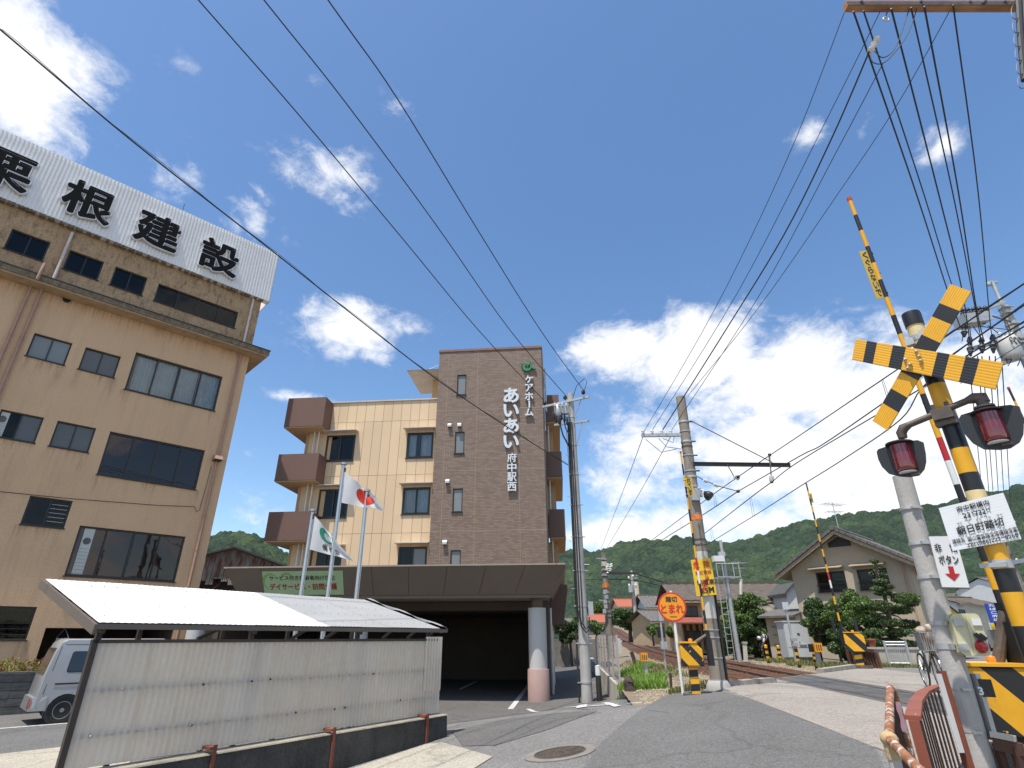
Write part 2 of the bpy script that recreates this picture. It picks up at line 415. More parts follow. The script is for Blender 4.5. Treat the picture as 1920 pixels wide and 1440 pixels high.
b.v = [(x, y, gz_under(x, y)) for x in xs for y in ys]
b.f = [(i*ny+j, (i+1)*ny+j, (i+1)*ny+j+1, i*ny+j+1) for i in range(nx-1) for j in range(ny-1)]
struct(b.build('ground', M_ROAD, smooth=180))
def drape(name, pts, m, lift=.004, cuts=True, zf=gz, step=.3, parent=None):
    bm = bmesh.new()
    vs = [bm.verts.new((p[0], p[1], 0)) for p in pts]
    bm.faces.new(vs)
    bmesh.ops.triangulate(bm, faces=bm.faces[:])
    for it in range(7):
        es = [e for e in bm.edges if e.calc_length() > step]
        if not es or len(bm.faces) > 40000: break
        bmesh.ops.subdivide_edges(bm, edges=es, cuts=1)
        bmesh.ops.triangulate(bm, faces=[f for f in bm.faces if len(f.verts) > 3])
    for v_ in bm.verts: v_.co.z = zf(v_.co.x, v_.co.y)+lift
    bmesh.ops.recalc_face_normals(bm, faces=bm.faces[:])
    me = bpy.data.meshes.new(name); bm.to_mesh(me); bm.free()
    if sum(p.normal.z for p in me.polygons) < 0: me.flip_normals()
    me.materials.append(m)
    return link(name, me, parent)
def stripline(pts, w):
    """flat band polygon along a polyline (x, y)"""
    l, r = [], []
    for i, p in enumerate(pts):
        a = V(pts[max(0, i-1)][:2]); c = V(pts[min(len(pts)-1, i+1)][:2]); d = (c-a).normalized(); nn = V((-d.y, d.x))
        l.append(V(p[:2])+nn*w/2); r.append(V(p[:2])-nn*w/2)
    return l+r[::-1]
# yard of the care home, lane in front of the brown office, pale concrete apron pieces
yard = [(-9.5,16.2),(-4,15.2),(-1.0,14.6),(.6,15.6),(2.0,16.7),(3.15,17.2),(4.6,33),(4.6,40),(-9.5,40)]
struct(drape('forecourt', yard, M_YARD, .005, step=.5))
lane = [(-40,-14),(-24,-14),(-9.2,8.2),(-4.9,12.6),(-3.2,14.9),(-4,15.2),(-9.5,16.2),(-12.1,18),(-16,16.2),(-40,-6.5)]
struct(drape('side_road', lane, M_LANE, .006, step=.8))
g = lambda u, v: GP(u, v)
p1, p2 = g(0, 1415), g(130, 1400)
d = (p2-p1).normalized()
apr = [p1-d*14, p1, p2, p2+d*1.6, V((-4.4,6.2,0)), V((-9,1.0,0)), V((-20,-10,0))]
struct(drape('concrete_apron', apr, M_APRON, .010, step=.5))
apr2 = [g(800,1396), g(828,1393), g(868,1404), g(924,1420), g(905,1432), g(893,1440), V((-1.0,7.2,0)), V((-2.6,8.0,0)), V((-2.35,9.4,0))]
struct(drape('concrete_pavement', apr2, M_APRON, .010, step=.3))
M_PATCH = asphalt('smooth_asphalt', (.135,.133,.128), .22, var=.10, stain=.15)
struct(drape('road_patch', [g(1300,1293), g(1365,1300), g(1500,1348), g(1640,1402), g(1700,1520), g(1040,1520), g(1128,1392), g(1190,1340), g(1250,1305)], M_PATCH, .007, step=.3))
M_PATCH2 = asphalt('dark_asphalt', (.115,.112,.107), .3, var=.12, stain=.2)
struct(drape('road_patch', [g(845,1372), g(930,1352), g(1040,1338), g(1120,1334), g(1030,1368), g(930,1398), g(868,1400)], M_PATCH2, .007, step=.3))
# white lines
wl = [g(-60,1372), g(0,1367), g(140,1356)]
dd = (wl[-1]-wl[0]).normalized(); wl = [wl[0]-dd*12]+wl+[wl[-1]+dd*3]
struct(drape('edge_line', stripline(wl, .15), M_LINE, .012, step=.5))
struct(drape('parking_line', stripline([g(957,1330), g(990,1287), g(1003,1268)], .16), M_LINE, .010, step=.3))
struct(drape('parking_line', stripline([g(862,1293), g(893,1278)], .13), M_LINE, .010, step=.3))
struct(drape('boundary_line', stripline([g(990,1330), g(1090,1326), g(1156,1322)], .13), M_LINE, .012, step=.2))
struct(drape('boundary_line', stripline([g(1090,1328), g(1096,1322)], .22), M_LINE, .016, step=.2))
struct(drape('boundary_line', stripline([g(1133,1319), g(1158,1326)], .13), M_LINE, .016, step=.2))
struct(drape('boundary_line', stripline([g(1176,1320), g(1203,1318)], .09), M_LINE, .012, step=.2))
M_SEAL = mat('tar_seal', (.07,.07,.068), rough=.95, var=.2)
for q in ([(830,1352),(960,1338),(1105,1331)], [(893,1372),(985,1346),(1120,1330)], [(925,1400),(1040,1352),(1128,1336)], [(1215,1333),(1255,1337)]):
    struct(drape('tar_seam', stripline([g(*a) for a in q], .025), M_SEAL, .009, step=.25))
# ---------------------------------------------------------------- track frame
def xc(y): return 7.92 + .125*(y-17.1)
def zt(y): return .43 + (0 if y < 30 else .00038*(y-30)**2)
def y0(o): return 16.97 + 1.169*o
TD = V((.125, 1, 0)).normalized(); TN = V((1, -.125, 0)).normalized()
def tp(o, y, z=None):
    return V((xc(y)+o*1.008, y-.125*o*0, zt(y) if z is None else z))
def emb(o, y):
    r = zt(y)-.43
    prof = [(-7,-.3),(-4.7,.14),(-3.6,.20),(-2.3,.27),(-1.35,.36),(0,.335),(1.35,.36),(2.2,.25),(3.2,.24),(4.6,.27),(14,.30)]
    for (a, za), (c, zc) in zip(prof, prof[1:]):
        if o <= c: break
    t = (o-a)/(c-a)
    z = za+(zc-za)*max(0, min(1, t))
    z += .04*noise.noise(V((o*1.3, y*1.3, 2.2)))*(1 if abs(o) > 1.4 else .3)
    return z + r
M_BALL = mat('ballast', (.085,.042,.024), rough=.95, var=.3, scale=5, bump=1.0, bscale=60, stain=.5, stain_col=(.10,.055,.035), stain_scale=(6,6,6), fine=.45, fscale=45)
M_DIRT = mat('dirt', (.22,.17,.115), rough=.95, var=.25, scale=2.5, bump=.8, bscale=40, fine=.4, fscale=50, stain=.4, stain_col=(.10,.085,.06), stain_scale=(2,2,2))
def embank(name, o0, o1, m, no, ny_):
    b = MB()
    b.grid(lambda a, c: (lambda o: (lambda y: tp(o, y, emb(o, y)))(y0(o)+ (c**1.7)*(118-y0(o))))(o0+(o1-o0)*a), no, ny_)
    return struct(b.build(name, m, smooth=180))
embank('trackside_verge', -4.72, -1.7, M_DIRT, 14, 120)
embank('ballast_bed', -1.7, 1.9, M_BALL, 20, 160)
embank('far_verge', 1.9, 14, M_DIRT, 24, 120)
# loose stones
def stones(name, n, orng, ymax, size, m, dense=1.0, yoff=0):
    rs = random.Random(3+len(name)); vs, fs = [], []
    octa = [(1,0,0),(-1,0,0),(0,1,0),(0,-1,0),(0,0,1),(0,0,-1)]
    tri = [(0,2,4),(2,1,4),(1,3,4),(3,0,4),(2,0,5),(1,2,5),(3,1,5),(0,3,5)]
    for i in range(n):
        o = rs.uniform(*orng); y = y0(o)+yoff+(rs.random()**2.0)*(ymax-y0(o))
        c = tp(o, y, emb(o, y)); s = size*rs.uniform(.5, 1.3); k = len(vs)
        a = rs.uniform(0, 6.3)
        for q in octa:
            x, yy, z = [q[j]*s*rs.uniform(.55, 1.15) for j in range(3)]
            vs.append((c.x+x*cos(a)-yy*sin(a), c.y+x*sin(a)+yy*cos(a), c.z+z*.7+s*.2))
        fs += [tuple(k+t for t in f) for f in tri]
    b = MB(); b.v, b.f = vs, fs
    o = b.build(name, m)
    return stuff(o)
M_STONE = mat('stone', (.105,.050,.028), rough=.95, var=.4, scale=14, fine=.3, fscale=12)
tag(stones('ballast_stones', 15000, (-1.9, 2.1), 52, .042, M_STONE), 'rust brown crushed ballast stones along the railway rails', 'ballast')
tag(stones('verge_gravel', 4500, (-4.5, -1.7), 24, .028, mat('verge_stone', (.33,.28,.2), rough=.95, var=.4, scale=9)), 'pale loose gravel on the verge beside the railway', 'gravel')
tag(stones('far_gravel', 3500, (2.0, 4.4), 34, .03, mat('verge_stone', (.33,.28,.2))), 'pale loose gravel along the far side of the railway', 'gravel')
M_RUST = mat('rail_rust', (.115,.055,.03), rough=.75, var=.3, scale=8, bump=.3)
M_RAILTOP = mat('rail_top', (.22,.17,.14), rough=.35, metal=.7, var=.2)
trk = thing('railway_track', 'rusty railway track curving up towards the hill on brown ballast', 'railway track', (xc(20), 20, .3))
ysam = rng(1.5, 115, 2.2)
for o in (-.5335, .5335):
    b = MB()
    for dx, w, z0, z1 in ((0,.065,-.045,-.004),(0,.018,-.12,-.045),(0,.13,-.14,-.12)):
        l0 = [tp(o-w/2, y, zt(y)+z0) for y in ysam]; l1 = [tp(o+w/2, y, zt(y)+z0) for y in ysam]
        h0 = [tp(o-w/2, y, zt(y)+z1) for y in ysam]; h1 = [tp(o+w/2, y, zt(y)+z1) for y in ysam]
        k = len(b.v)
        for q in zip(l0, l1, h1, h0): b.v += [tuple(a) for a in q]
        for i in range(len(ysam)-1):
            for j in range(4): b.f.append((k+i*4+j, k+i*4+(j+1)%4, k+(i+1)*4+(j+1)%4, k+(i+1)*4+j))
    r_ = b.build('rail', M_RUST, trk)
    b = MB(); w = .05
    b.grid(lambda a, c: tp(o-w/2+w*a, 1.5+113*c, zt(1.5+113*c)+.001), 1, 60)
    b.build('rail_head', M_RAILTOP, r_)
M_SLEEP = mat('sleeper_wood', (.10,.07,.05), rough=.9, var=.3, scale=4, bump=.4)
y = 18.3
while y < 56:
    c = tp(0, y, zt(y)-.155)
    part('sleeper', M_SLEEP, trk, lambda b: b.bar(c-TN*1.0, c+TN*1.0, .2, .14))
    y += .64
# ---------------------------------------------------------------- level crossing surface
def oyz(o, y): return V((xc(y)+o*1.008, y, 0))
def strip(name, o0, o1, ya, m, lift, yb0=0, step=.4):
    pts = [oyz(o0, ya), oyz(o1, ya), oyz(o1, y0(o1)+yb0), oyz(o0, y0(o0)+yb0)]
    return struct(drape(name, pts, m, lift, step=step))
strip('crossing_slab', -2.75, -.80, 1.5, M_XING, .006)
strip('crossing_slab', .80, 4.3, 1.5, M_XING, .006)
M_RUB = mat('crossing_rubber', (.085,.082,.078), rough=.8, var=.2, scale=3, bump=.3, fine=.25, fscale=30, stain=.4, stain_col=(.17,.15,.125), stain_scale=(3,.6,1))
for a0, a1 in ((-.80,-.575),(-.475,.475),(.575,.80)):
    strip('crossing_panel', a0, a1, 1.5, M_RUB, .006)
M_GAP = mat('flange_gap', (.018,.016,.015), rough=.9)
for o in (-.5335, .5335): strip('flange_groove', o-.042, o+.042, 1.5, M_GAP, .003)
for i in range(8):
    ya = 9.2+i*1.0
    struct(drape('panel_joint', [oyz(-.47,ya), oyz(.47,ya), oyz(.47,ya+.02), oyz(-.47,ya+.02)], M_GAP, .010))
M_KERB = mat('kerb_stone', (.33,.30,.25), rough=.9, var=.2, scale=4, bump=.5, stain=.4, stain_col=(.14,.12,.09), fine=.2)
def kerb(name, a, c, w, h, label):
    a, c = V(a), V(c); n = max(1, int((c-a).length/.9)); 
    t = thing(name, label, 'kerb', a)
    for i in range(n):
        q0 = a.lerp(c, i/n+.006); q1 = a.lerp(c, (i+1)/n-.006)
        part('kerb_stone', M_KERB, t, lambda b: b.bar(q0+V((0,0,h/2)), q1+V((0,0,h/2)), w, h))
kerb('crossing_kerb', V((4.75,13.75,.38)), V((6.45,14.95,.40)), .2, .13, 'pale concrete kerb beside the leaning railway pole at the crossing')
kerb('far_kerb', V((oyz(1.5, y0(1.5)+.2).x, y0(1.5)+.2, .38)), V((oyz(4.0, y0(4.0)+.25).x, y0(4.0)+.25, .4)), .22, .15, 'worn concrete kerb before the rusty steel fence across the track')
# ---------------------------------------------------------------- manhole
mc = GP(1050, 1413); mh = thing('manhole_cover', 'round cast iron manhole cover in the grey road', 'manhole', mc)
M_IRON = mat('cast_iron', (.13,.105,.085), rough=.7, metal=.4, var=.35, scale=9, bump=.2)
nrm = V((gz(mc.x-.3, mc.y)-gz(mc.x+.3, mc.y), gz(mc.x, mc.y-.3)-gz(mc.x, mc.y+.3), .6)).normalized()
q = nrm.to_track_quat('Z', 'Y').to_matrix()
def mpt(x, y, z): return mc + q @ V((x, y, z))
part('collar', mat('manhole_collar', (.20,.18,.155), rough=.9, var=.2, scale=6, bump=.4, fine=.3), mh, lambda b: b.lathe(mc, [(.47,-.02),(.47,.012),(.345,.014),(.345,-.02)], 36, nrm))
fr_ = part('frame_ring', M_IRON, mh, lambda b: b.lathe(mc, [(.345,-.01),(.345,.020),(.325,.020),(.325,-.01)], 40, nrm))
part('cover', M_IRON, mh, lambda b: b.lathe(mc, [(.318,-.01),(.318,.012),(0.001,.012)], 40, nrm))
def ribs(b):
    for i in range(19):
        y = -.29+i*.0322; L_ = sqrt(max(0, .305**2-y*y))
        xs_ = rng(-L_, L_, .06)
        for a, c in zip(xs_, xs_[1:]):
            w = .012*sin(a*26+y*9)
            if abs(a) < .06 and abs(y) < .07: continue
            b.bar(mpt(a+.005, y+w, .017), mpt(c-.003, y+.012*sin(c*26+y*9), .017), .014, .012, nrm)
    b.lathe(mc, [(.07,.010),(.07,.022),(.05,.022),(.05,.012)], 16, nrm)
stuff(part('cover_ribs', M_IRON, mh, ribs))
# ---------------------------------------------------------------- wooded hills
def hills():
    prof = [(-120,1150),(200,1100),(395,1016),(412,1009),(432,1007),(455,1011),(475,1010),(500,1024),(530,1046),(620,1085),(800,1090),(960,1070),(1060,1041),(1085,1037),(1110,1040),(1140,1035),(1165,1026),(1185,1020),(1215,1019),(1245,1021),(1268,1015),(1300,1018),(1340,1026),(1385,1022),(1430,1014),(1470,996),(1500,986),(1545,979),(1600,971),(1650,967),(1700,962),(1760,955),(1830,940),(1880,929),(1920,920),(1990,905),(2200,880)]
    A, E = [], []
    for u, v in prof:
        r = ray(u, v); A.append(atan2(r.x, r.y)); E.append(r.z/sqrt(r.x**2+r.y**2))
    A = np.array([-1.6, -1.1]+A+[1.25, 1.6]); E = np.array([.03, .05]+E+[.17, .06])
    na, nr = 1500, 250
    a = np.linspace(-1.45, 1.45, na); e = np.interp(a, A, E)
    # nearer left knoll, farther right range
    R1 = np.interp(a, [-1.5, -.42, -.3, .05, .35, .8, 1.5], [420, 400, 430, 560, 620, 560, 520])
    R0 = np.interp(a, [-1.5, -.3, .1, .5, .9, 1.5], [210, 210, 230, 240, 230, 220])
    t = np.linspace(0, 1.12, nr)
    rr = R0[:, None] + (R1-R0)[:, None]*t[None, :]
    x = rr*np.sin(a)[:, None]; y = rr*np.cos(a)[:, None]
    top = e*R1 + EYE
    pr = np.clip(t, 0, 1)**1.12
    pr = np.where(t > 1, 1-(t-1)*2.2, pr)
    z = 0.2+top[:, None]*pr[None, :]
    def vnoise(x, y, s, seed):
        xi = np.floor(x/s).astype(int); yi = np.floor(y/s).astype(int); fx = x/s-xi; fy = y/s-yi
        h = lambda i, j: (np.sin(i*127.1+j*311.7+seed*74.7)*43758.5453) % 1.0
        fx = fx*fx*(3-2*fx); fy = fy*fy*(3-2*fy)
        return (h(xi,yi)*(1-fx)+h(xi+1,yi)*fx)*(1-fy)+(h(xi,yi+1)*(1-fx)+h(xi+1,yi+1)*fx)*fy
    edge = np.sin(np.clip(t, 0, 1)*pi)[None, :]
    z = z + edge*((vnoise(x,y,110,1)-.5)*26 + (vnoise(x,y,50,2)-.5)*13)
    # tree crowns: domes on jittered cells
    def crowns(s, amp, seed):
        best = np.full(x.shape, -9.0); idv = np.zeros(x.shape)
        xi = np.floor(x/s).astype(int); yi = np.floor(y/s).astype(int)
        for di in (-1, 0, 1):
            for dj in (-1, 0, 1):
                i = xi+di; j = yi+dj
                h1 = (np.sin(i*12.9898+j*78.233+seed)*43758.5453) % 1; h2 = (np.sin(i*39.346+j*11.135+seed)*24634.6345) % 1; h3 = (np.sin(i*73.156+j*52.235+seed)*13758.123) % 1
                d2 = ((x/s-i-.15-.7*h1)**2+(y/s-j-.15-.7*h2)**2)
                hh = (1-d2*1.6)*(.6+.7*h3)
                m = hh > best
                best = np.where(m, hh, best); idv = np.where(m, h3*.6+h1*.4, idv)
        return best*amp, idv
    c1, id1 = crowns(5.4, 3.2, 3.1)
    c2, id2 = crowns(2.7, 1.5, 8.7)
    c3, id3 = crowns(11.5, 5.6, 5.3)
    c1 = np.where(id3 > .5, np.maximum(c1, c3-1.2), c1); id1 = np.where((c3-1.2 > c1-.01) & (id3 > .5), id3, id1)
    z = z + (c1 + c2)*np.clip(t*12, 0, 1)[None, :] - 3*np.clip(1-t*20, 0, 1)[None, :]
    n = na*nr
    co = np.stack([x, y, z], -1).reshape(-1, 3).astype(np.float32)
    me = bpy.data.meshes.new('wooded_hills')
    me.vertices.add(n); me.vertices.foreach_set('co', co.ravel())
    I = np.arange(na-1)[:, None]*nr+np.arange(nr-1)[None, :]
    q = np.stack([I, I+1, I+nr+1, I+nr], -1).reshape(-1, 4)[:, ::-1]
    m = len(q)
    me.loops.add(m*4); me.loops.foreach_set('vertex_index', q.ravel().astype(np.int32))
    me.polygons.add(m); me.polygons.foreach_set('loop_start', (np.arange(m)*4).astype(np.int32)); me.polygons.foreach_set('loop_total', np.full(m, 4, np.int32))
    me.update()
    big = vnoise(x, y, 60, 5)*.5+vnoise(x, y, 25, 9)*.5
    tint = .50+.62*id1+.28*id2+.55*(big-.5)
    yel = np.clip(id1*1.0+big*.7-.72, 0, 1)
    rgb = np.stack([tint*(.95+.55*yel), tint*(1+.35*yel), tint*(1.0-.2*yel), np.ones_like(tint)], -1).reshape(-1, 4).astype(np.float32)
    ca = me.color_attributes.new('tint', 'FLOAT_COLOR', 'POINT'); ca.data.foreach_set('color', rgb.ravel())
    me.materials.append(mat('hill_foliage', (.026,.042,.029), rough=.9, var=.35, scale=.35, bump=.0, attr='tint', fine=.5, fscale=1.2, spec=.15))
    struct(link('wooded_hills', me))
hills()
# ================================================================== shared window parts
M_SASH = mat('dark_sash', (.022,.020,.018), rough=.45, var=.15)
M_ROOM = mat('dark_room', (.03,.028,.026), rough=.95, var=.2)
M_CURT = mat('curtain', (.80,.84,.85), rough=.9, var=.08, trans=.25)
M_CURT2 = mat('curtain_cream', (.58,.55,.47), rough=.9, var=.08)
G_DARK = glass_mat('window_glass', (.30,.31,.31), .0)
G_BROWN = glass_mat('bronze_glass', (.20,.16,.14), .05, gl_col=(.72,.60,.56))
G_CLEAR = glass_mat('clear_glass', (.86,.90,.92), .02)
G_FROST = mat('frosted_glass', (.20,.215,.22), rough=.28, var=.08, scale=1)
G_FROST2 = mat('frosted_glass_dark', (.10,.105,.105), rough=.22, var=.08, scale=1)
def wall_with_holes(b, fr, s0, s1, z0, z1, holes, d=0, reveal=.14):
    S_ = sorted({s0, s1, *[h[0] for h in holes], *[h[1] for h in holes]}); Z_ = sorted({z0, z1, *[h[2] for h in holes], *[h[3] for h in holes]})
    S_ = [s for s in S_ if s0 <= s <= s1]; Z_ = [z for z in Z_ if z0 <= z <= z1]
    for a, c in zip(S_, S_[1:]):
        for e, f in zip(Z_, Z_[1:]):
            ms, mz = (a+c)/2, (e+f)/2
            if any(h[0] < ms < h[1] and h[2] < mz < h[3] for h in holes): continue
            b.poly([fr.pt(a,e,d), fr.pt(c,e,d), fr.pt(c,f,d), fr.pt(a,f,d)])
    for (a, c, e, f) in holes:
        a, c, e, f = max(a,s0), min(c,s1), max(e,z0), min(f,z1)
        for p in (((a,e),(c,e)), ((c,e),(c,f)), ((c,f),(a,f)), ((a,f),(a,e))):
            (x0,z0_),(x1,z1_) = p
            b.poly([fr.pt(x0,z0_,d), fr.pt(x1,z1_,d), fr.pt(x1,z1_,d-reveal), fr.pt(x0,z0_,d-reveal)])
def window(parent, fr, a, c, e, f, n=2, d=0, inset=.10, glass=None, curt=None, fw=.05, sill=True, panes=None, deep=.7, transom=None, bars=0, mid=None, skirt=None):
    """frame (part) with panes, curtain, room as sub-parts; a..c along, e..f up"""
    gd = d-inset
    def frame(b):
        b.fbox(fr, a, c, e, e+fw, gd-.05, gd+.03); b.fbox(fr, a, c, f-fw, f, gd-.05, gd+.03)
        b.fbox(fr, a, a+fw, e+fw, f-fw, gd-.05, gd+.03); b.fbox(fr, c-fw, c, e+fw, f-fw, gd-.05, gd+.03)
        for i in range(1, n):
            s = a+(c-a)*i/n; w = fw*(.75 if not (mid and i == n//2) else 1.3)
            b.fbox(fr, s-w/2, s+w/2, e+fw, f-fw, gd-.045, gd+.02+(.015 if i % 2 else 0))
        if transom:
            z = e+(f-e)*transom; b.fbox(fr, a+fw, c-fw, z-.02, z+.02, gd-.04, gd+.022)
        if sill: b.fbox(fr, a-.03, c+.03, e-.035, e-.002, d-inset, d+.05)
        for i in range(bars):
            z = e+(f-e)*(i+1)/(bars+1); b.fbox(fr, a+fw, c-fw, z-.012, z+.012, gd+.035, gd+.05)
    w_ = part('window', M_SASH, parent, frame)
    for i in range(n):
        s0_ = a+(c-a)*i/n+(fw if i == 0 else fw*.3); s1_ = a+(c-a)*(i+1)/n-(fw if i == n-1 else fw*.3)
        g_ = panes[i] if panes else glass
        off = -.012*(i % 2)
        part('pane', g_, w_, lambda b: b.fbox(fr, s0_, s1_, e+fw, f-fw, gd-.012+off, gd-.004+off))
    def room(b):
        q = [(a+.01,e+.01),(c-.01,e+.01),(c-.01,f-.01),(a+.01,f-.01)]
        for (x0,zz0),(x1,zz1) in zip(q, q[1:]+q[:1]): b.poly([fr.pt(x0,zz0,gd-.05), fr.pt(x1,zz1,gd-.05), fr.pt(x1,zz1,gd-deep), fr.pt(x0,zz0,gd-deep)])
        b.poly([fr.pt(x,z,gd-deep) for x,z in q])
    part('room', M_ROOM, w_, room)
    for cu in (curt or []):
        u0, u1, m_ = cu[:3]; z0_ = cu[3] if len(cu) > 3 else 0
        s0_, s1_ = a+(c-a)*u0, a+(c-a)*u1; lo = e+(f-e)*z0_
        k = max(8, int((s1_-s0_)/.018))
        ph = random.uniform(0, 6)
        def cur(b):
            b.grid(lambda i, j: fr.pt(s0_+(s1_-s0_)*i, lo+.05+(f-.06-lo)*j if False else lo+.04+(f-.05-lo-.04)*j, gd-.16+.028*sin(i*(s1_-s0_)*52+ph+.6*sin(i*9+ph))+.012*sin(i*(s1_-s0_)*17)*(1-j)), k, 3)
        part('curtain', m_, w_, cur, smooth=60)
    return w_
# ================================================================== BROWN OFFICE BLOCK, left
C0 = V((-12.1, 23.2, 0))
fo = Fr(C0, (-1.035, -1), (.695, -.719))
fo.n = V((-fo.e.y, fo.e.x, 0)); 
if fo.n.dot(-C0) < 0: fo.n = -fo.n
BZ = -.5
def rect(fr, tl, br, d=0):
    s0, z1 = fr.px(*tl, d); s1, z0 = fr.px(*br, d)
    return [min(s0,s1), max(s0,s1), min(z0,z1), max(z0,z1)]
M_STUC = mat('tan_stucco', (.64,.425,.255), rough=.92, var=.05, scale=.5, bump=.55, bscale=22, stain=.30, stain_col=(.36,.235,.15), stain_scale=(1.6,1.6,.10), fine=.10, fscale=28, spec=.2)
M_STUC2 = mat('stained_stucco', (.43,.29,.17), rough=.95, var=.14, scale=1.2, bump=.6, bscale=22, stain=.65, stain_col=(.11,.075,.05), stain_scale=(3.2,3.2,1.2), fine=.25, fscale=16, thr=(.5,.66), spec=.2)
office = thing('office_building', 'tall tan stucco office block with a white rooftop signboard of black characters', 'building', fo.pt(0, BZ))
H1 = {k: rect(fo, *v) for k, v in dict(
 T1=((24,427),(80,490)), T2=((131.6,467.7),(182.7,526)), T3=((217,500),(266,555)), T4=((298,531),(440,616)),
 A1=((65.5,623),(120.8,685)), A2=((161,651),(214,708.6)), A3=((255.5,659.7),(402.5,771)),
 B1=((2.5,767),(65,831)), B2=((108.6,788),(165.5,849)), B3=((207,808.5),(367.3,918.4)),
 C1=((57,929),(120,991)), C2=((150,985),(328.3,1091))).items()}
def even(ks):   # a storey's windows share sill and head heights
    lo = sum(H1[k][2] for k in ks)/len(ks); hi = sum(H1[k][3] for k in ks)/len(ks)
    for k in ks: H1[k][2], H1[k][3] = lo, hi
even(['T1','T2','T3']); even(['A1','A2']); even(['B1','B2'])
w1 = H1['A1'][1]-H1['A1'][0]
H1['A0'] = [H1['A1'][1]+1.35, H1['A1'][1]+1.35+w1+.3, H1['A1'][2], H1['A1'][3]]
H1['B0'] = [H1['B1'][1]+.7, H1['B1'][1]+.7+w1, H1['B1'][2], H1['B1'][3]]
H1['C0'] = [H1['C1'][1]+.85, H1['C1'][1]+.85+w1, H1['C1'][2], H1['C1'][3]]
H1['T0'] = [H1['T1'][1]+.9, H1['T1'][1]+2.2, H1['T1'][2], H1['T1'][3]]
s0_, z1_ = fo.px(70, 1138); _, z0_ = fo.px(52.7, 1200)
H1['D1'] = [s0_, s0_+1.9, z0_, z1_]
gs, gzt = fo.px(86, 1177)
garage = [-.0+.55, gs, BZ-.1, gzt]
LS = 17.0
zc0 = fo.px(463, 668)[1]          # underside of the cornice
zc1 = zc0+.30
zsb = (fo.px(490, 566)[1]+fo.px(245, 470)[1])/2
zst = fo.px(511, 471, .25)[1]
holes_low = [H1[k] for k in H1 if k[0] in 'ABCD']+[garage]
part('wall', M_STUC, office, lambda b: wall_with_holes(b, fo, 0, LS, BZ, zc0, holes_low, reveal=.16))
part('upper_wall', M_STUC2, office, lambda b: wall_with_holes(b, fo, 0, LS, zc1, zsb+.05, [H1[k] for k in H1 if k[0] == 'T'], reveal=.16), label='dark stained top storey wall under the signboard')
def shell(b):
    p = [fo.pt(0,0,-.17), fo.pt(0,0,-9), fo.pt(LS,0,-9), fo.pt(LS,0,-.17)]
    for z0, z1 in ((BZ, zc0), (zc1, zsb+.05)):
        b.poly([fo.pt(0,z0,0), fo.pt(0,z0,-9), fo.pt(0,z1,-9), fo.pt(0,z1,0)])
        b.poly([fo.pt(LS,z0,0), fo.pt(LS,z0,-9), fo.pt(LS,z1,-9), fo.pt(LS,z1,0)])
        b.poly([fo.pt(0,z0,-9), fo.pt(LS,z0,-9), fo.pt(LS,z1,-9), fo.pt(0,z1,-9)])
    b.poly([fo.pt(0,zsb+.05,0), fo.pt(LS,zsb+.05,0), fo.pt(LS,zsb+.05,-9), fo.pt(0,zsb+.05,-9)])
part('side_wall', M_STUC, office, shell)
M_CORN = mat('cornice', (.42,.30,.18), rough=.95, var=.15, scale=2, bump=.4, bscale=20, stain=.5, stain_col=(.12,.08,.055), stain_scale=(1.5,1.5,1.5), spec=.2)
M_CEDGE = mat('cornice_edge', (.20,.15,.10), rough=.95, var=.35, scale=6, bump=1.0, bscale=35, stain=.9, stain_col=(.05,.04,.03), stain_scale=(7,7,2), fine=.3, fscale=30)
cn = part('cornice', M_CORN, office, lambda b: b.fbox(fo, -.62, LS, zc0, zc1-.02, -9.4, .62))
part('cornice_edge', M_CEDGE, cn, lambda b: (b.fbox(fo, -.66, LS, zc0+.07, zc1, .62, .66), b.fbox(fo, -.66, -.62, zc0+.07, zc1, -9.4, .62)))
part('cornice_cap', mat('black_flashing', (.03,.028,.026), rough=.6), cn, lambda b: b.fbox(fo, -.69, LS, zc1, zc1+.035, -.0, .69))
# windows
pn = dict(T1=[G_DARK]*2, T2=[G_DARK]*2, T3=[G_DARK]*2, T0=[G_DARK]*2, A0=[G_DARK]*2, B0=[G_DARK]*2, A1=[G_FROST,G_FROST], A2=[G_FROST2,G_FROST2], B1=[G_FROST2,G_DARK], B2=[G_FROST2,G_FROST2], C1=[G_DARK]*2, C0=[G_DARK]*2, D1=[G_DARK]*2)
for k in ('T0','T1','T2','T3','A0','A1','A2','B0','B1','B2','C0','C1','D1'):
    h = H1[k]
    window(office, fo, *h, n=2, panes=pn[k], bars={'D1':5,'C0':4}.get(k,0), inset=.10)
window(office, fo, *H1['T4'], n=4, glass=G_DARK, curt=[(.02,.22,M_CURT2),(.3,.5,M_CURT2),(.55,.72,M_CURT2)])
window(office, fo, *H1['A3'], n=4, glass=G_CLEAR, curt=[(.01,.26,M_CURT),(.27,.50,M_CURT),(.51,.74,M_CURT),(.75,.95,M_CURT)], mid=True, fw=.07)
M_SHADE = mat('brown_blind', (.16,.13,.11), rough=.8, var=.08)
w = window(office, fo, *H1['B3'], n=4, glass=G_BROWN, curt=[(0,1,M_SHADE)], mid=True, fw=.07)
w = window(office, fo, *H1['C2'], n=4, glass=G_BROWN, curt=[(.78,.98,M_CURT2)], mid=True, fw=.07)
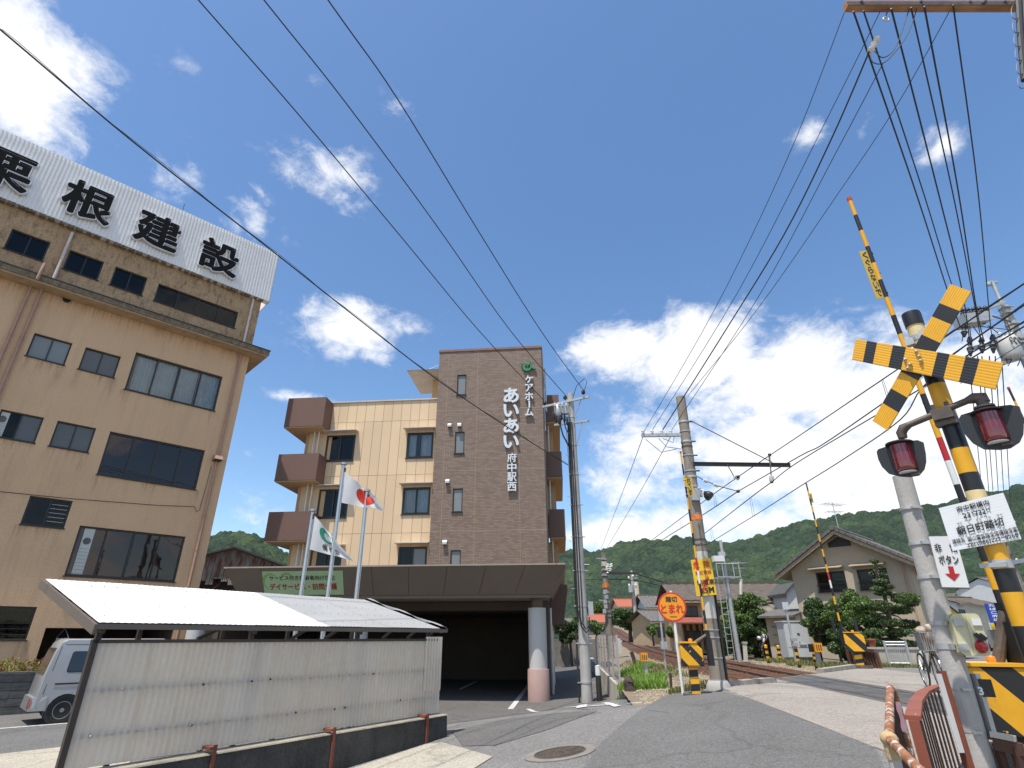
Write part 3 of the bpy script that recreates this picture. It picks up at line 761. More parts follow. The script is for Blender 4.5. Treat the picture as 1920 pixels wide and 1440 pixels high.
# an air conditioner seen through two windows
M_AC = mat('ac_casing', (.50,.51,.47), rough=.6, var=.05)
M_GRILL = mat('fan_grille', (.10,.105,.10), rough=.7)
for k, t in (('C2', .90), ('B1', .90)):
    a, c, e, f = H1[k]; s = a+(c-a)*t; w = .16
    ac = part('air_conditioner', M_AC, office, lambda b: b.fbox(fo, s-w, s+w, e+.06, f-.12, -.55, -.30) if False else b.fbox(fo, s-w, s+w, e+.06, f-.06, .012-.105, -.085))
    part('fan', M_GRILL, ac, lambda b: b.lathe(fo.pt(s, f-.06-.26*(f-e), -.083), [(.12,-.002),(.12,.006),(.0,.006)], 16, fo.n))
    part('louvre', M_GRILL, ac, lambda b: [b.fbox(fo, s-w+.02, s+w-.02, e+.1+i*(f-e)*.07, e+.108+i*(f-e)*.07, -.085, -.080) for i in range(8)])
# louvre shelves in C1, frame in D1
a, c, e, f = H1['C1']
part('louvre_shelf', mat('shelf_line', (.45,.45,.44)), office, lambda b: [b.fbox(fo, a+.07, (a+c)/2-.05, e+(f-e)*t, e+(f-e)*t+.015, -.098, -.092) for t in (.2,.35,.5,.65,.8)])
M_STREAK = streak_mat('rain_streak', (.16,.10,.065), .38)
for k in ('A1','A2','A3','B0','B1','B2','B3','C1','C2','D1'):
    a, c, e, f = H1[k]
    for s0q, s1q, dz in ((a-.12, a+.22, 1.3), (c-.2, c+.12, 1.0), ((a+c)/2-.25, (a+c)/2+.25, .6)):
        part('rain_streak', M_STREAK, office, lambda b: b.poly([fo.pt(s0q,e-.04-dz,.004), fo.pt(s1q,e-.04-dz,.004), fo.pt(s1q,e-.04,.004), fo.pt(s0q,e-.04,.004)]))
part('rain_streak', M_STREAK, office, lambda b: b.poly([fo.pt(0,zc0-.9,.003), fo.pt(LS,zc0-.9,.003), fo.pt(LS,zc0,.003), fo.pt(0,zc0,.003)]))
# rooftop signboard: ribbed white sheet with raised black characters
M_SIGN = mat('white_ribbed_sheet', (.78,.76,.73), rough=.55, var=.05, scale=.8, stain=.3, stain_col=(.38,.36,.34), stain_scale=(7,7,.4), thr=(.52,.8))
sd = .25
def sign(b):
    p = .135; n = int((LS+.3)/p)
    prof = [(0,0),(.42,0),(.5,.03),(.92,.03),(1,0)]
    pts = []
    for i in range(n):
        for t, dd in prof[:-1]: pts.append((-.3+(i+t)*p, dd))
    pts.append((-.3+n*p, 0))
    k = len(b.v)
    for s, dd in pts: b.v += [tuple(fo.pt(s, zsb, sd+dd)), tuple(fo.pt(s, zst, sd+dd))]
    for i in range(len(pts)-1): b.f.append((k+2*i, k+2*i+2, k+2*i+3, k+2*i+1))
    b.fbox(fo, -.3, LS, zsb, zst, -.1, sd-.01)
    b.fbox(fo, -.3, -.28, zsb, zst, -3.5, sd)
sg = part('signboard', M_SIGN, office, sign)
M_CHAR = mat('black_character', (.008,.008,.008), rough=.85, var=.2, spec=.15)
M_CSIDE = mat('character_edge', (.70,.70,.70), rough=.6)
for ch, (u0, u1) in zip('栗根建設', ((-62,84),(110,225),(251,345),(374,453))):
    um = (u0+u1)/2
    sA, _ = fo.px(u0, 400, sd+.2); sB, _ = fo.px(u1, 450, sd+.2)
    vt = 239+.454*um; vb = 375+.39*um
    vc = {'栗':314,'根':378,'建':433,'設':482}[ch]
    s_, z_ = fo.px({'栗':8,'根':168,'建':298,'設':413}[ch], vc, sd+.2)
    hh = 1.78
    b = MB(); text_into(b, ch, fo.pt(s_, z_, sd+.07), -fo.e, (0,0,1), hh, .12, .046, 1.80, fo.n, 12)
    c_ = b.build('character', M_CSIDE, sg)
    b = MB(); text_into(b, ch, fo.pt(s_, z_, sd+.193), -fo.e, (0,0,1), hh-.06, 0, .036, 1.74, fo.n, 10)
    b.build('character_face', M_CHAR, c_)
part('torn_edge', M_CEDGE, sg, lambda b: [b.fbox(fo, i*.31, i*.31+random.uniform(.08,.28), zsb-.06-random.uniform(0,.05), zsb-.003, .05, sd) for i in range(50)])
part('lightning_rod', M_SASH, office, lambda b: b.tube([fo.pt(4.3, zst, -.2), fo.pt(4.3, zst+.75, -.2)], .012, 5))
# pipes
M_PIPE = mat('brown_pipe', (.40,.245,.175), rough=.55, var=.1, stain=.3, stain_col=(.2,.11,.07))
M_PIPEL = mat('pale_pipe', (.62,.52,.46), rough=.5, var=.1, stain=.4, stain_col=(.3,.2,.14), stain_scale=(4,4,1))
def pipe(pts, m, r=.055, name='downpipe'):
    o = part(name, m, office, lambda b: b.tube(pts, r, 10), smooth=40)
    def br(b):
        for p, q in zip(pts, pts[1:]):
            L_ = (q-p).length; k = int(L_/1.3)
            for i in range(k): b.lathe(p.lerp(q, (i+.5)/k)-V((0,0,.03)), [(r+.012,0),(r+.012,.06)], 10)
    part('pipe_collar', m, o, br)
s1 = fo.px(452, 720)[0]
pipe([fo.pt(.42, BZ+.3, .1), fo.pt(.42, zc0, .1)], M_PIPE)
pipe([fo.pt(.42, zc1, .1), fo.pt(.42, zsb-.1, .1)], M_PIPEL)
sp1 = fo.px(55, 600)[0]; sp2 = sp1+.33
pipe([fo.pt(sp1, BZ, .1), fo.pt(sp1, zc0, .1)], M_PIPE)
pipe([fo.pt(sp2, BZ, .1), fo.pt(sp2, zc0+.02, .1), fo.pt(sp2-.1, zc0+.08, .74), fo.pt(sp2-.12, zc1+.45, .74), fo.pt(sp2-.12, zc1+.5, .1)], M_PIPE)
stp = fo.px(118, 480)[0]
pipe([fo.pt(stp, zc1+.05, .12), fo.pt(stp, zsb-.25, .12)], M_PIPEL)
# round vent, floodlight, cable
sv, zv = fo.px(125, 562)
part('round_vent', M_SASH, office, lambda b: b.lathe(fo.pt(sv, zv, 0), [(.13,0),(.13,.07),(.10,.07),(.10,.01),(0,.01)], 18, fo.n))
sf, zf_ = fo.px(405, 862)
fl = part('floodlight', M_PIPE, office, lambda b: b.box8([fo.pt(sf-.17,zf_-.06,.42), fo.pt(sf+.17,zf_-.06,.42), fo.pt(sf+.17,zf_-.06,.02), fo.pt(sf-.17,zf_-.06,.02), fo.pt(sf-.15,zf_+.12,.34), fo.pt(sf+.15,zf_+.12,.34), fo.pt(sf+.15,zf_+.16,.02), fo.pt(sf-.15,zf_+.16,.02)]))
part('lens', M_SASH, fl, lambda b: b.fbox(fo, sf-.15, sf+.15, zf_-.10, zf_-.062, .08, .40))
M_WIRE = mat('black_wire', (.012,.012,.012), rough=.6)
q = [fo.px(u, v) for u, v in ((-60,918),(0,922),(130,935),(300,948),(365,950))]
part('wall_cable', M_WIRE, office, lambda b: b.tube([fo.pt(s,z,.03) for s, z in q], .010, 4))
q2 = [fo.px(u, v) for u, v in ((396,874),(384,920),(374,955),(368,960),(364,950))]
part('wall_cable', M_WIRE, office, lambda b: b.tube([fo.pt(s,z,.03) for s, z in q2], .009, 4))
# garage recess
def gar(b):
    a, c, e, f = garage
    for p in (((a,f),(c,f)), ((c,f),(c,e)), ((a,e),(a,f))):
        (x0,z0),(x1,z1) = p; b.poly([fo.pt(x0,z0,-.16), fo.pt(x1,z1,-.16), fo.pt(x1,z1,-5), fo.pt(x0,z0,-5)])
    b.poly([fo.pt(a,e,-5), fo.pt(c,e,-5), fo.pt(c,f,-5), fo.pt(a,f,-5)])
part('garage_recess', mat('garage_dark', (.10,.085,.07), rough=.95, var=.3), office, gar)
# laundry hanger hung in the garage mouth
hp = fo.pt(gs-.55, gzt-.32, -.1)
lau = thing('laundry_hanger', 'small hanging laundry rack with pale cloths in the dark garage mouth', 'laundry hanger', hp)
part('frame', mat('blue_plastic', (.12,.17,.25), rough=.5), lau, lambda b: (b.tube([hp+V((0,0,.30)), hp+V((-.22,0,0))], .008, 4), b.tube([hp+V((0,0,.30)), hp+V((.22,0,0))], .008, 4), b.tube([hp+V((-.22,0,0)), hp+V((.22,0,0))], .008, 4), b.tube([hp+V((0,0,.3)), hp+V((0,0,.42))], .008, 4)))
for i in range(4):
    w = .1; x = -.2+i*.12
    part('cloth', mat('white_cloth', (.6,.58,.57), rough=.9, var=.1) if i % 2 == 0 else mat('grey_cloth', (.35,.36,.36), rough=.9), lau,
         lambda b: b.grid(lambda i_, j: hp+V((x+w*i_, .05*sin(i_*6+j*3+x*20), -(.35+.12*(i%3))*j)), 5, 5), smooth=60)
# ================================================================== block planter wall with hedge
pw0 = GP(-60, 1347); pw1 = GP(74, 1337)
dirp = -fo.e
pw0 = V((pw1.x, pw1.y, 0)) - dirp*9; pw0.z = -.5
fw_ = Fr(pw0, dirp, fo.n)
plan = thing('planter_wall', 'dark grey concrete block planter wall holding a low hedge', 'wall', pw0)
M_BLOCK = mat('concrete_block', (.13,.125,.115), rough=.95, var=.3, scale=2.5, bump=.5, bscale=30, stain=.5, stain_col=(.045,.045,.04), stain_scale=(1.5,1.5,1), fine=.2)
M_MORT = mat('mortar', (.07,.068,.062), rough=.95)
PH = .98
part('wall_core', M_MORT, plan, lambda b: (b.fbox(fw_, 0, 9, -.55, -.5+PH-.01, -.16, -.012), b.fbox(fw_, 8.86, 9, -.55, -.5+PH-.01, -1.5, -.16)))
bm_ = MB(); bm_.box((0,0,0), (.385,.02,.18)); me_ = bm_.mesh('block'); me_.materials.append(M_BLOCK)
rot = Matrix.Rotation(atan2(dirp.y, dirp.x), 4, 'Z').to_euler()
for r in range(5):
    for c in range(23):
        s = .2+c*.39
        if s > 8.85: continue
        o = link('block', me_, plan); o.location = fw_.pt(s, -.5+.10+r*.195, -.004+random.uniform(-.003,.003))-BASE[plan]; o.rotation_euler = rot
part('coping', M_BLOCK, plan, lambda b: b.fbox(fw_, -.02, 9.03, -.5+PH, -.5+PH+.06, -.19, .03))
part('soil', M_DIRT, plan, lambda b: b.poly([fw_.pt(0,-.5+PH-.03,-.16), fw_.pt(9,-.5+PH-.03,-.16), fw_.pt(9,-.5+PH-.03,-1.4), fw_.pt(0,-.5+PH-.03,-1.4)]))
# ---- leaf clouds
def leaves(name, blobs, n, size, m, parent, seed=1, shell=.55, flat=1.0, tint=(.75,1.25), warm=.0):
    """many small leaf faces spread through ellipsoid clumps (c, rx, ry, rz)"""
    rs = np.random.RandomState(seed); base = base_of(parent)
    vol = np.array([b_[1]*b_[2]*b_[3] for b_ in blobs])**.72; cnt = (n*vol/vol.sum()).astype(int)+1
    C, T = [], []
    for (c, rx, ry, rz), k in zip(blobs, cnt):
        d = rs.normal(size=(k,3)); d /= np.linalg.norm(d, axis=1)[:,None]
        r = shell+(1-shell)*rs.rand(k)**.6
        r = np.where(rs.rand(k) < .12, r*1.12, r)
        p = d*r[:,None]*np.array([rx,ry,rz]); p += np.array(c)
        C.append(p); T.append(np.full(k, rs.uniform(*tint))*(.82+.36*rs.rand(k)))
    C = np.concatenate(C)-np.array(base); T = np.concatenate(T); k = len(C)
    a = rs.normal(size=(k,3)); a /= np.linalg.norm(a, axis=1)[:,None]
    b_ = rs.normal(size=(k,3)); b_ -= a*(a*b_).sum(1)[:,None]; b_ /= np.linalg.norm(b_, axis=1)[:,None]
    b_[:,2] *= flat
    s = size*(.6+.8*rs.rand(k))[:,None]
    q = np.stack([C-a*s, C+b_*s*.55, C+a*s, C-b_*s*.55], 1).reshape(-1,3).astype(np.float32)
    me = bpy.data.meshes.new(name); me.vertices.add(k*4); me.vertices.foreach_set('co', q.ravel())
    me.loops.add(k*4); me.loops.foreach_set('vertex_index', np.arange(k*4, dtype=np.int32))
    me.polygons.add(k); me.polygons.foreach_set('loop_start', np.arange(k, dtype=np.int32)*4); me.polygons.foreach_set('loop_total', np.full(k,4,np.int32)); me.update()
    wv = rs.rand(k)
    rgb = np.stack([T*(1+warm*wv), T, T*(1-.3*warm*wv), np.ones(k)], 1).repeat(4, 0).astype(np.float32)
    ca = me.color_attributes.new('tint', 'FLOAT_COLOR', 'POINT'); ca.data.foreach_set('color', rgb.ravel())
    me.materials.append(m)
    return link(name, me, parent)
M_LEAF = mat('leaf', (.060,.105,.030), rough=.5, var=.2, scale=2, attr='tint', trans=.25, spec=.4)
M_LEAFY = mat('leaf_yellowgreen', (.20,.22,.035), rough=.6, var=.2, scale=3, attr='tint', trans=.25)
M_LEAFR = mat('leaf_red', (.28,.10,.04), rough=.6, var=.3, scale=3, attr='tint', trans=.2)
hed = thing('hedge', 'low yellow green hedge with reddish tips growing in the block planter', 'hedge', fw_.pt(6, -.5+PH-.04, -.7))
hb = [(tuple(fw_.pt(.3+i*.33+random.uniform(-.1,.1), -.5+PH+.08+random.uniform(0,.08), -.35-random.random()*.8)), .33, .33, .24) for i in range(27)]
hb = [h_ for h_ in hb]
leaves('foliage', hb, 9000, .034, M_LEAFY, hed, 3, .6, tint=(.6,1.3))
leaves('red_tips', [(c, rx*1.05, ry*1.05, rz*1.1) for c, rx, ry, rz in hb], 3000, .030, M_LEAFR, hed, 4, .9)
leaves('flowers', hb[-6:], 120, .03, mat('pink_flower', (.5,.16,.25), rough=.7), hed, 8, .97)
part('stems', M_SLEEP, hed, lambda b: [b.tube([V(c)-V((0,0,.25)), V(c)+V((.03,0,.05))], .012, 4) for c, *_ in hb])
# ================================================================== BICYCLE SHELTER (corrugated)
sdir = V((.589,.808,0)); A0 = V((-4.64,6.88,0)); SL = 5.78
fs = Fr(A0, sdir, (.808,-.589))
M_PANEL = mat('corrugated_plastic', (.88,.79,.665), rough=.55, var=.04, scale=.8, stain=.22, stain_col=(.60,.48,.36), stain_scale=(1.2,1.2,.35), trans=.5, fine=.03, fscale=8, thr=(.45,.75))
M_PANELB = mat('corrugated_plastic_blue', (.87,.79,.68), rough=.55, var=.06, scale=.8, stain=.3, stain_col=(.5,.42,.34), stain_scale=(1.2,1.2,.35), trans=.5)
M_FRAME = mat('brown_steel', (.045,.032,.026), rough=.5, var=.2, scale=3)
M_REDO = mat('red_oxide', (.20,.055,.03), rough=.75, var=.25, scale=4, stain=.3, stain_col=(.07,.03,.02))
zt0 = 1.36; zb = lambda s: .13+.03*(s/SL)
per_object_tone(M_PANEL, .10); per_object_tone(M_PANELB, .10)
sh = thing('bicycle_shelter', 'low bicycle shelter of cream corrugated sheets with a white sloping roof', 'shelter', fs.pt(SL/2, -.25))
def corr(b, s0, s1, zb0, zb1, z1, d, ph=0, amp=.011, pitch=.076):
    n = max(4, int(round((s1-s0)/pitch*6)))
    k = len(b.v)
    for i in range(n+1):
        s = s0+(s1-s0)*i/n; dd = d+amp*sin(2*pi*s/pitch)
        z0 = zb0+(zb1-zb0)*i/n
        b.v += [tuple(fs.pt(s,z0,dd)), tuple(fs.pt(s,z1,dd))]
    for i in range(n): b.f.append((k+2*i, k+2*i+2, k+2*i+3, k+2*i+1))
seams = [0.05,.62,1.06,1.62,2.25,2.85,3.5,4.25,5.02,5.45,5.78]
for i, (a, c) in enumerate(zip(seams, seams[1:])):
    part('corrugated_panel', M_PANEL if i % 3 else M_PANELB, sh, lambda b: corr(b, a-.02, c+.025, zb(a), zb(c), zt0-.02, .03+.004*(i % 2)), smooth=60)
part('patch_sheet', M_PANELB, sh, lambda b: corr(b, 5.36, 5.80, .53, .52, zt0+.05, .055), smooth=60)
def frame_(b):
    b.fbox(fs, -.03, SL-.08, zt0-.02, zt0+.018, -.03, .05)
    b.bar(fs.pt(-.005,-.2,.02), fs.pt(-.005,zt0+.02,.02), .06, .06, fs.n)
    for z in (.42,.86): b.fbox(fs, 0, SL, z-.02, z+.02, -.045, .012)
part('frame', M_FRAME, sh, frame_)
def posts(b):
    for s in (.05,1.95,3.85,5.55): b.fbox(fs, s-.03, s+.03, -.3, 1.52, -.10, -.047)
    for s in (1.3,2.6,3.85,5.35): b.fbox(fs, s-.03, s+.03, -.5, 1.98, -2.05, -1.99)
    for s in (1.2,2.6,3.2,4.4,5.0): b.bar(fs.pt(s,1.38,-.07), fs.pt(s+.5,1.56,-.3), .035, .04)
    b.fbox(fs, 0, SL, 1.96, 2.02, -2.06, -1.98)
part('post', M_FRAME, sh, posts)
# roof: from the front eave up to the back
rz = lambda d: 1.52+.262*(.02-d)
def roofpt(s, d, off=0): return fs.pt(s, rz(d)+off, d)
M_ROOFW = mat('white_roof_sheet', (.86,.86,.84), rough=.45, var=.02, trans=.12)
M_ROOFG = mat('clear_roof_sheet', (.55,.56,.56), rough=.35, var=.06, scale=1, trans=.35, stain=.2, stain_col=(.36,.35,.33))
R0, R1, RD = -.03, 5.92, -2.2
rs_ = [R0+ (R1-.2-R0)*i/9 for i in range(10)]
def rsheet(b, s0, s1, off):
    n = max(4, int((s1-s0)/.076*4)); k = len(b.v)
    for i in range(n+1):
        s = s0+(s1-s0)*i/n; h = off+.0022*sin(2*pi*s/.076)
        for j in range(5): b.v.append(tuple(roofpt(s, .05+(RD-.05)*j/4, h)))
    for i in range(n):
        for j in range(4):
            q = k+i*5+j; b.f.append((q, q+5, q+6, q+1))
for i, (a, c) in enumerate(zip(rs_, rs_[1:])):
    part('roof_sheet', M_ROOFW if i < 5 else M_ROOFG, sh, lambda b: rsheet(b, a, c+.03, .045+.003*(i % 2)), smooth=60)
part('roof_sheet', M_ROOFG, sh, lambda b: b.grid(lambda u, w: roofpt(R1-.16+.24*u, .04+(RD+.02)*w, .085+.03*sin(w*14)*u-.06*u*u), 4, 24), smooth=60, label='curled loose edge sheet of the shelter roof')
M_FASC = mat('bronze_fascia', (.13,.105,.085), rough=.45, var=.1)
part('fascia', M_FASC, sh, lambda b: (b.fbox(fs, R0-.02, R1, rz(.06)-.025, rz(.06)+.032, .055, .085), b.bar(roofpt(R0-.035,.09,-.02), roofpt(R0-.035,RD,-.02), .03, .11), b.bar(roofpt(R1-.12,.05,-.01), roofpt(R1-.12,RD,-.01), .03, .06)))
part('purlin', M_FRAME, sh, lambda b: [b.bar(roofpt(.05,d,-.02), roofpt(R1-.2,d,-.02), .05, .05) for d in (-.2,-.75,-1.3,-1.85)])
part('rafter', M_FRAME, sh, lambda b: [b.bar(roofpt(s,.02,-.055), roofpt(s,RD+.05,-.055), .05, .05) for s in (.05,1.95,3.85,5.55)])
M_BOLT = mat('bolt_head', (.45,.45,.44), rough=.4, metal=.7); M_BOLTB = mat('bolt_black', (.02,.02,.02), rough=.6)
def bolts(b, odd):
    rs2 = random.Random(5)
    for z in (.42,.86):
        s = .2
        while s < 5.7:
            if (rs2.random() < .22) == odd: b.lathe(fs.pt(s, z+rs2.uniform(-.01,.01), .04), [(.014,0),(.014,.012),(.006,.018)], 6, fs.n)
            s += rs2.choice((.2,.28,.33,.4))
stuff(part('bolts', M_BOLT, sh, lambda b: bolts(b, False))); stuff(part('dark_bolts', M_BOLTB, sh, lambda b: bolts(b, True)))
def rbolts(b):
    for d in (-.2,-.75,-1.3,-1.85):
        for i in range(34): b.lathe(roofpt(.1+i*.167, d, .055), [(.008,0),(.008,.010)], 6)
stuff(part('roof_bolts', M_BOLT, sh, rbolts))
# foundation kerb wall under it
kw = thing('foundation_wall', 'low blackened concrete kerb wall under the corrugated bicycle shelter', 'wall', fs.pt(3, -.4))
M_KW = mat('shade_dark_concrete', (.060,.055,.048), rough=.95, var=.4, scale=2, bump=.8, bscale=25, stain=.7, stain_col=(.018,.017,.015), stain_scale=(2,2,.6), fine=.3, fscale=40)  # dark concrete, with the shade of its shadow side put into the colour
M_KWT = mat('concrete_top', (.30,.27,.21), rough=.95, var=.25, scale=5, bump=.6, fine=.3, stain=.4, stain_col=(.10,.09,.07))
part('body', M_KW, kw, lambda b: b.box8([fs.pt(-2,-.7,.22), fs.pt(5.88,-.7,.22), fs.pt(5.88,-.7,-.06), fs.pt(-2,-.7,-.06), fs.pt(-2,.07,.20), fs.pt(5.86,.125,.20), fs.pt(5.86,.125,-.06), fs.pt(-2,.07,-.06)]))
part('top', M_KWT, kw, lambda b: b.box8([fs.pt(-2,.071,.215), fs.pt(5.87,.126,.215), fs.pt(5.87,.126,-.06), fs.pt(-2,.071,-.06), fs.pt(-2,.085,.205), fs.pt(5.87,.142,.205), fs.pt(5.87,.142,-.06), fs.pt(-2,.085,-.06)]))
for s in (1.55, 3.35, 5.33):
    part('bracket', M_REDO, kw, lambda b: (b.fbox(fs, s-.022, s+.022, -.35, .20, .215, .235), b.fbox(fs, s-.07, s+.024, .15, .182, .05, .230)), label='red oxide steel bracket bolted to the kerb wall')
# inner things seen over the wall: a parked dark car
def car_hidden():
    c = GP(640, 1290); c = V((-6.6, 17.2, -.5))
    t = thing('parked_car', 'dark parked car mostly hidden behind the bicycle shelter', 'car', c, rz=radians(40), local=True)
    M_ = mat('car_black', (.02,.022,.025), rough=.25, coat=1)
    part('body', M_, t, lambda b: b.prism([V((-1.9,-.75,.25)),V((1.7,-.75,.25)),V((1.75,-.75,.75)),V((1.0,-.75,.95)),V((.4,-.75,1.5)),V((-1.3,-.75,1.52)),V((-1.9,-.75,.95))], V((0,1.5,0))))
    part('side_window', G_FROST2, t, lambda b: b.prism([V((.85,-.757,.98)),V((.35,-.757,1.42)),V((-1.2,-.757,1.44)),V((-1.5,-.757,.98))], V((0,.004,0))))
    for x in (-1.2, 1.15): part('wheel', mat('tyre', (.02,.02,.02), rough=.85), t, lambda b: b.lathe((x,-.78,.29), [(.29,0),(.29,.2)], 18, (0,1,0)))
car_hidden()
# ================================================================== SILVER VAN
vd = -fo.e; vr = GP(108, 1357)      # contact of the rear wheel
va = atan2(vd.y, vd.x)
van = thing('van', 'silver boxy minivan parked on the side road left of the shelter', 'van', (vr.x-vd.y*.66, vr.y+vd.x*.66, -.5), rz=va, local=True)
# local: +x forward, -y is the side facing the camera; rear wheel centre at x=0
M_SILV = mat('silver_paint', (.42,.42,.42), rough=.36, metal=.5, var=.04, coat=.4)
M_BLKP = mat('black_trim', (.02,.02,.021), rough=.5)
HW = .72
def vanbody(b):
    # outline of the side, rear at left
    lo = [(-.60,.42),(-.60,.62),(-.57,1.05),(-.48,1.55),(-.41,1.77),(-.28,1.87),(1.9,1.87),(2.15,1.80),(2.55,1.15),(2.78,.92),(2.84,.55),(2.82,.36)]
    bot = [(2.45,.30),(2.36,.30)]
    def arch(cx, r=.36, n=9): return [(cx+r*cos(a), .28+r*sin(a)) for a in [pi*i/n for i in range(n+1)]]
    out = lo + [(2.45,.30)] + arch(2.08) + [(1.6,.26)] + arch(0) + [(-.5,.34)]
    n = len(out); k = len(b.v)
    lean = lambda z: .0 if z < .95 else (z-.95)*.14
    for sgn in (-1, 1):
        for ins in (0, 1):
            for x, z in out:
                y = sgn*(HW-lean(z)-(.0 if ins == 0 else .05))
                if ins == 0: b.v.append((x*(.985)+.02, y, z-.0 if z < 1.8 else z-.03))
                else: b.v.append((x, y, z))
    A, B, C_, D = k, k+n, k+2*n, k+3*n
    b.f.append(tuple(A+i for i in range(n))); b.f.append(tuple(C_+i for i in reversed(range(n))))
    for i in range(n):
        j = (i+1) % n
        b.f += [(A+i, A+j, B+j, B+i), (B+i, B+j, D+j, D+i), (D+i, D+j, C_+j, C_+i)]
vb = part('body', M_SILV, van, vanbody, smooth=35)
def sidepoly(pts, y=0.0, th=.006):
    lean = lambda z: .0 if z < .95 else (z-.95)*.14
    return [V((x, -(HW-lean(z))-y, z)) for x, z in pts]
def rpoly(x0, x1, z0, z1, sh0=0, sh1=0, r=.06):
    pts = []
    for (cx, cz, a0) in ((x1-r, z0+r, -pi/2), (x1-r+sh1, z1-r, 0), (x0+r+sh0, z1-r, pi/2), (x0+r, z0+r, pi)):
        for i in range(5): a = a0+pi/2*i/4; pts.append((cx+r*cos(a), cz+r*sin(a)))
    return pts
M_VGL = mat('van_glass', (.012,.014,.017), rough=.06, spec=.8)
part('side_window', M_VGL, van, lambda b: b.prism(sidepoly(rpoly(-.12,.62,1.12,1.56,.03,0), .004), V((0,.012,0))))
part('window_seal', M_BLKP, van, lambda b: b.prism(sidepoly(rpoly(-.14,.64,1.10,1.58,.03,0), .001), V((0,.01,0))))
part('side_window', M_VGL, van, lambda b: b.prism(sidepoly(rpoly(.80,1.75,1.12,1.58), .004), V((0,.012,0))))
part('rear_window', mat('rear_glass', (.10,.07,.05), rough=.08), van, lambda b: b.box8([V((-.582,-.60,1.08)),V((-.582,.60,1.08)),V((-.50,.60,1.08)),V((-.50,-.60,1.08)),V((-.475,-.52,1.66)),V((-.475,.52,1.66)),V((-.34,.52,1.66)),V((-.34,-.52,1.66))]))
def line_(b, pts, w=.012):
    q = sidepoly(pts, .0022)
    for p_, q_ in zip(q, q[1:]): b.bar(p_, q_, w, .004, V((0,-1,0)))
part('door_gap', M_BLKP, van, lambda b: (line_(b, [(.72,1.72),(.71,.9),(.66,.5),(.5,.36)]), line_(b, [(-.36,1.70),(-.42,1.2),(-.48,.66)]), line_(b, [(-.30,1.735),(1.9,1.735)], .010)))
part('slide_rail', M_BLKP, van, lambda b: line_(b, [(-.3,.86),(.70,.86)], .035))
part('rail_trim', M_SILV, van, lambda b: line_(b, [(-.32,.825),(.70,.825)], .014))
part('bumper', M_SILV, van, lambda b: b.box8([V((-.68,-.70,.30)),V((-.36,-.735,.30)),V((-.36,.735,.30)),V((-.68,.70,.30)),V((-.66,-.68,.58)),V((-.36,-.735,.60)),V((-.36,.735,.60)),V((-.66,.68,.58))]))
part('tail_light', mat('tail_red', (.30,.05,.03), rough=.2, coat=1), van, lambda b: b.box8([V((-.70,-.69,.36)),V((-.655,-.712,.36)),V((-.655,-.5,.36)),V((-.70,-.5,.36)),V((-.685,-.68,.55)),V((-.655,-.705,.55)),V((-.655,-.5,.55)),V((-.685,-.5,.55))]))
M_TYRE = mat('tyre', (.02,.02,.02), rough=.85); M_RIM = mat('rim', (.33,.33,.335), rough=.4, metal=.6, var=.1)
for wx in (0, 2.08):
    for sy in (-1, 1):
        w_ = part('wheel', M_TYRE, van, lambda b: b.lathe((wx, sy*(.70), .285), [(.20,-.0),(.265,.01),(.285,-.03),(.285,-.14),(.26,-.16),(0,-.16)], 28, (0, sy, 0)), smooth=40)
        part('rim', M_RIM, w_, lambda b: b.lathe((wx, sy*.70, .285), [(.185,-.06),(.19,.002),(.178,.004),(.16,-.03),(.11,-.012),(.09,-.03),(.05,-.02),(.045,.004),(0,.006)], 28, (0, sy, 0)), smooth=40)
        part('rim_slots', M_BLKP, w_, lambda b: [b.lathe((wx+.135*cos(a), sy*.70, .285+.135*sin(a)), [(.013,-.035),(.013,-.016)], 6, (0, sy, 0)) for a in [2*pi*i/12 for i in range(12)]])
for x in (0, 2.08): part('wheel_well', M_BLKP, van, lambda b: b.lathe((x, -.695, .28), [(.352,0),(.352,.30)], 20, (0,1,0)))
part('underbody', M_BLKP, van, lambda b: b.box((1.1,0,.33), (3.0,1.2,.14)))
# ================================================================== CARE HOME
fc = Fr(V((-3.3, 25.0, 0)), (.995, -.095), (-.095, -.995))
care = thing('care_home', 'tan and brown four storey care home with a tiled tower and wide brown canopy', 'building', fc.pt(0, -.45))
def cx_(u, v, d=0): return fc.px(u, v, d)
TW = cx_(1014.5, 655)[0]                       # tower width
TD0 = .30                                       # tower stands proud of the tan wall
zt_top = cx_(920, 656)[1]
GB = -.45
zslab = cx_(920, 1061)[1]-.2                    # lower end of the visible tower wall
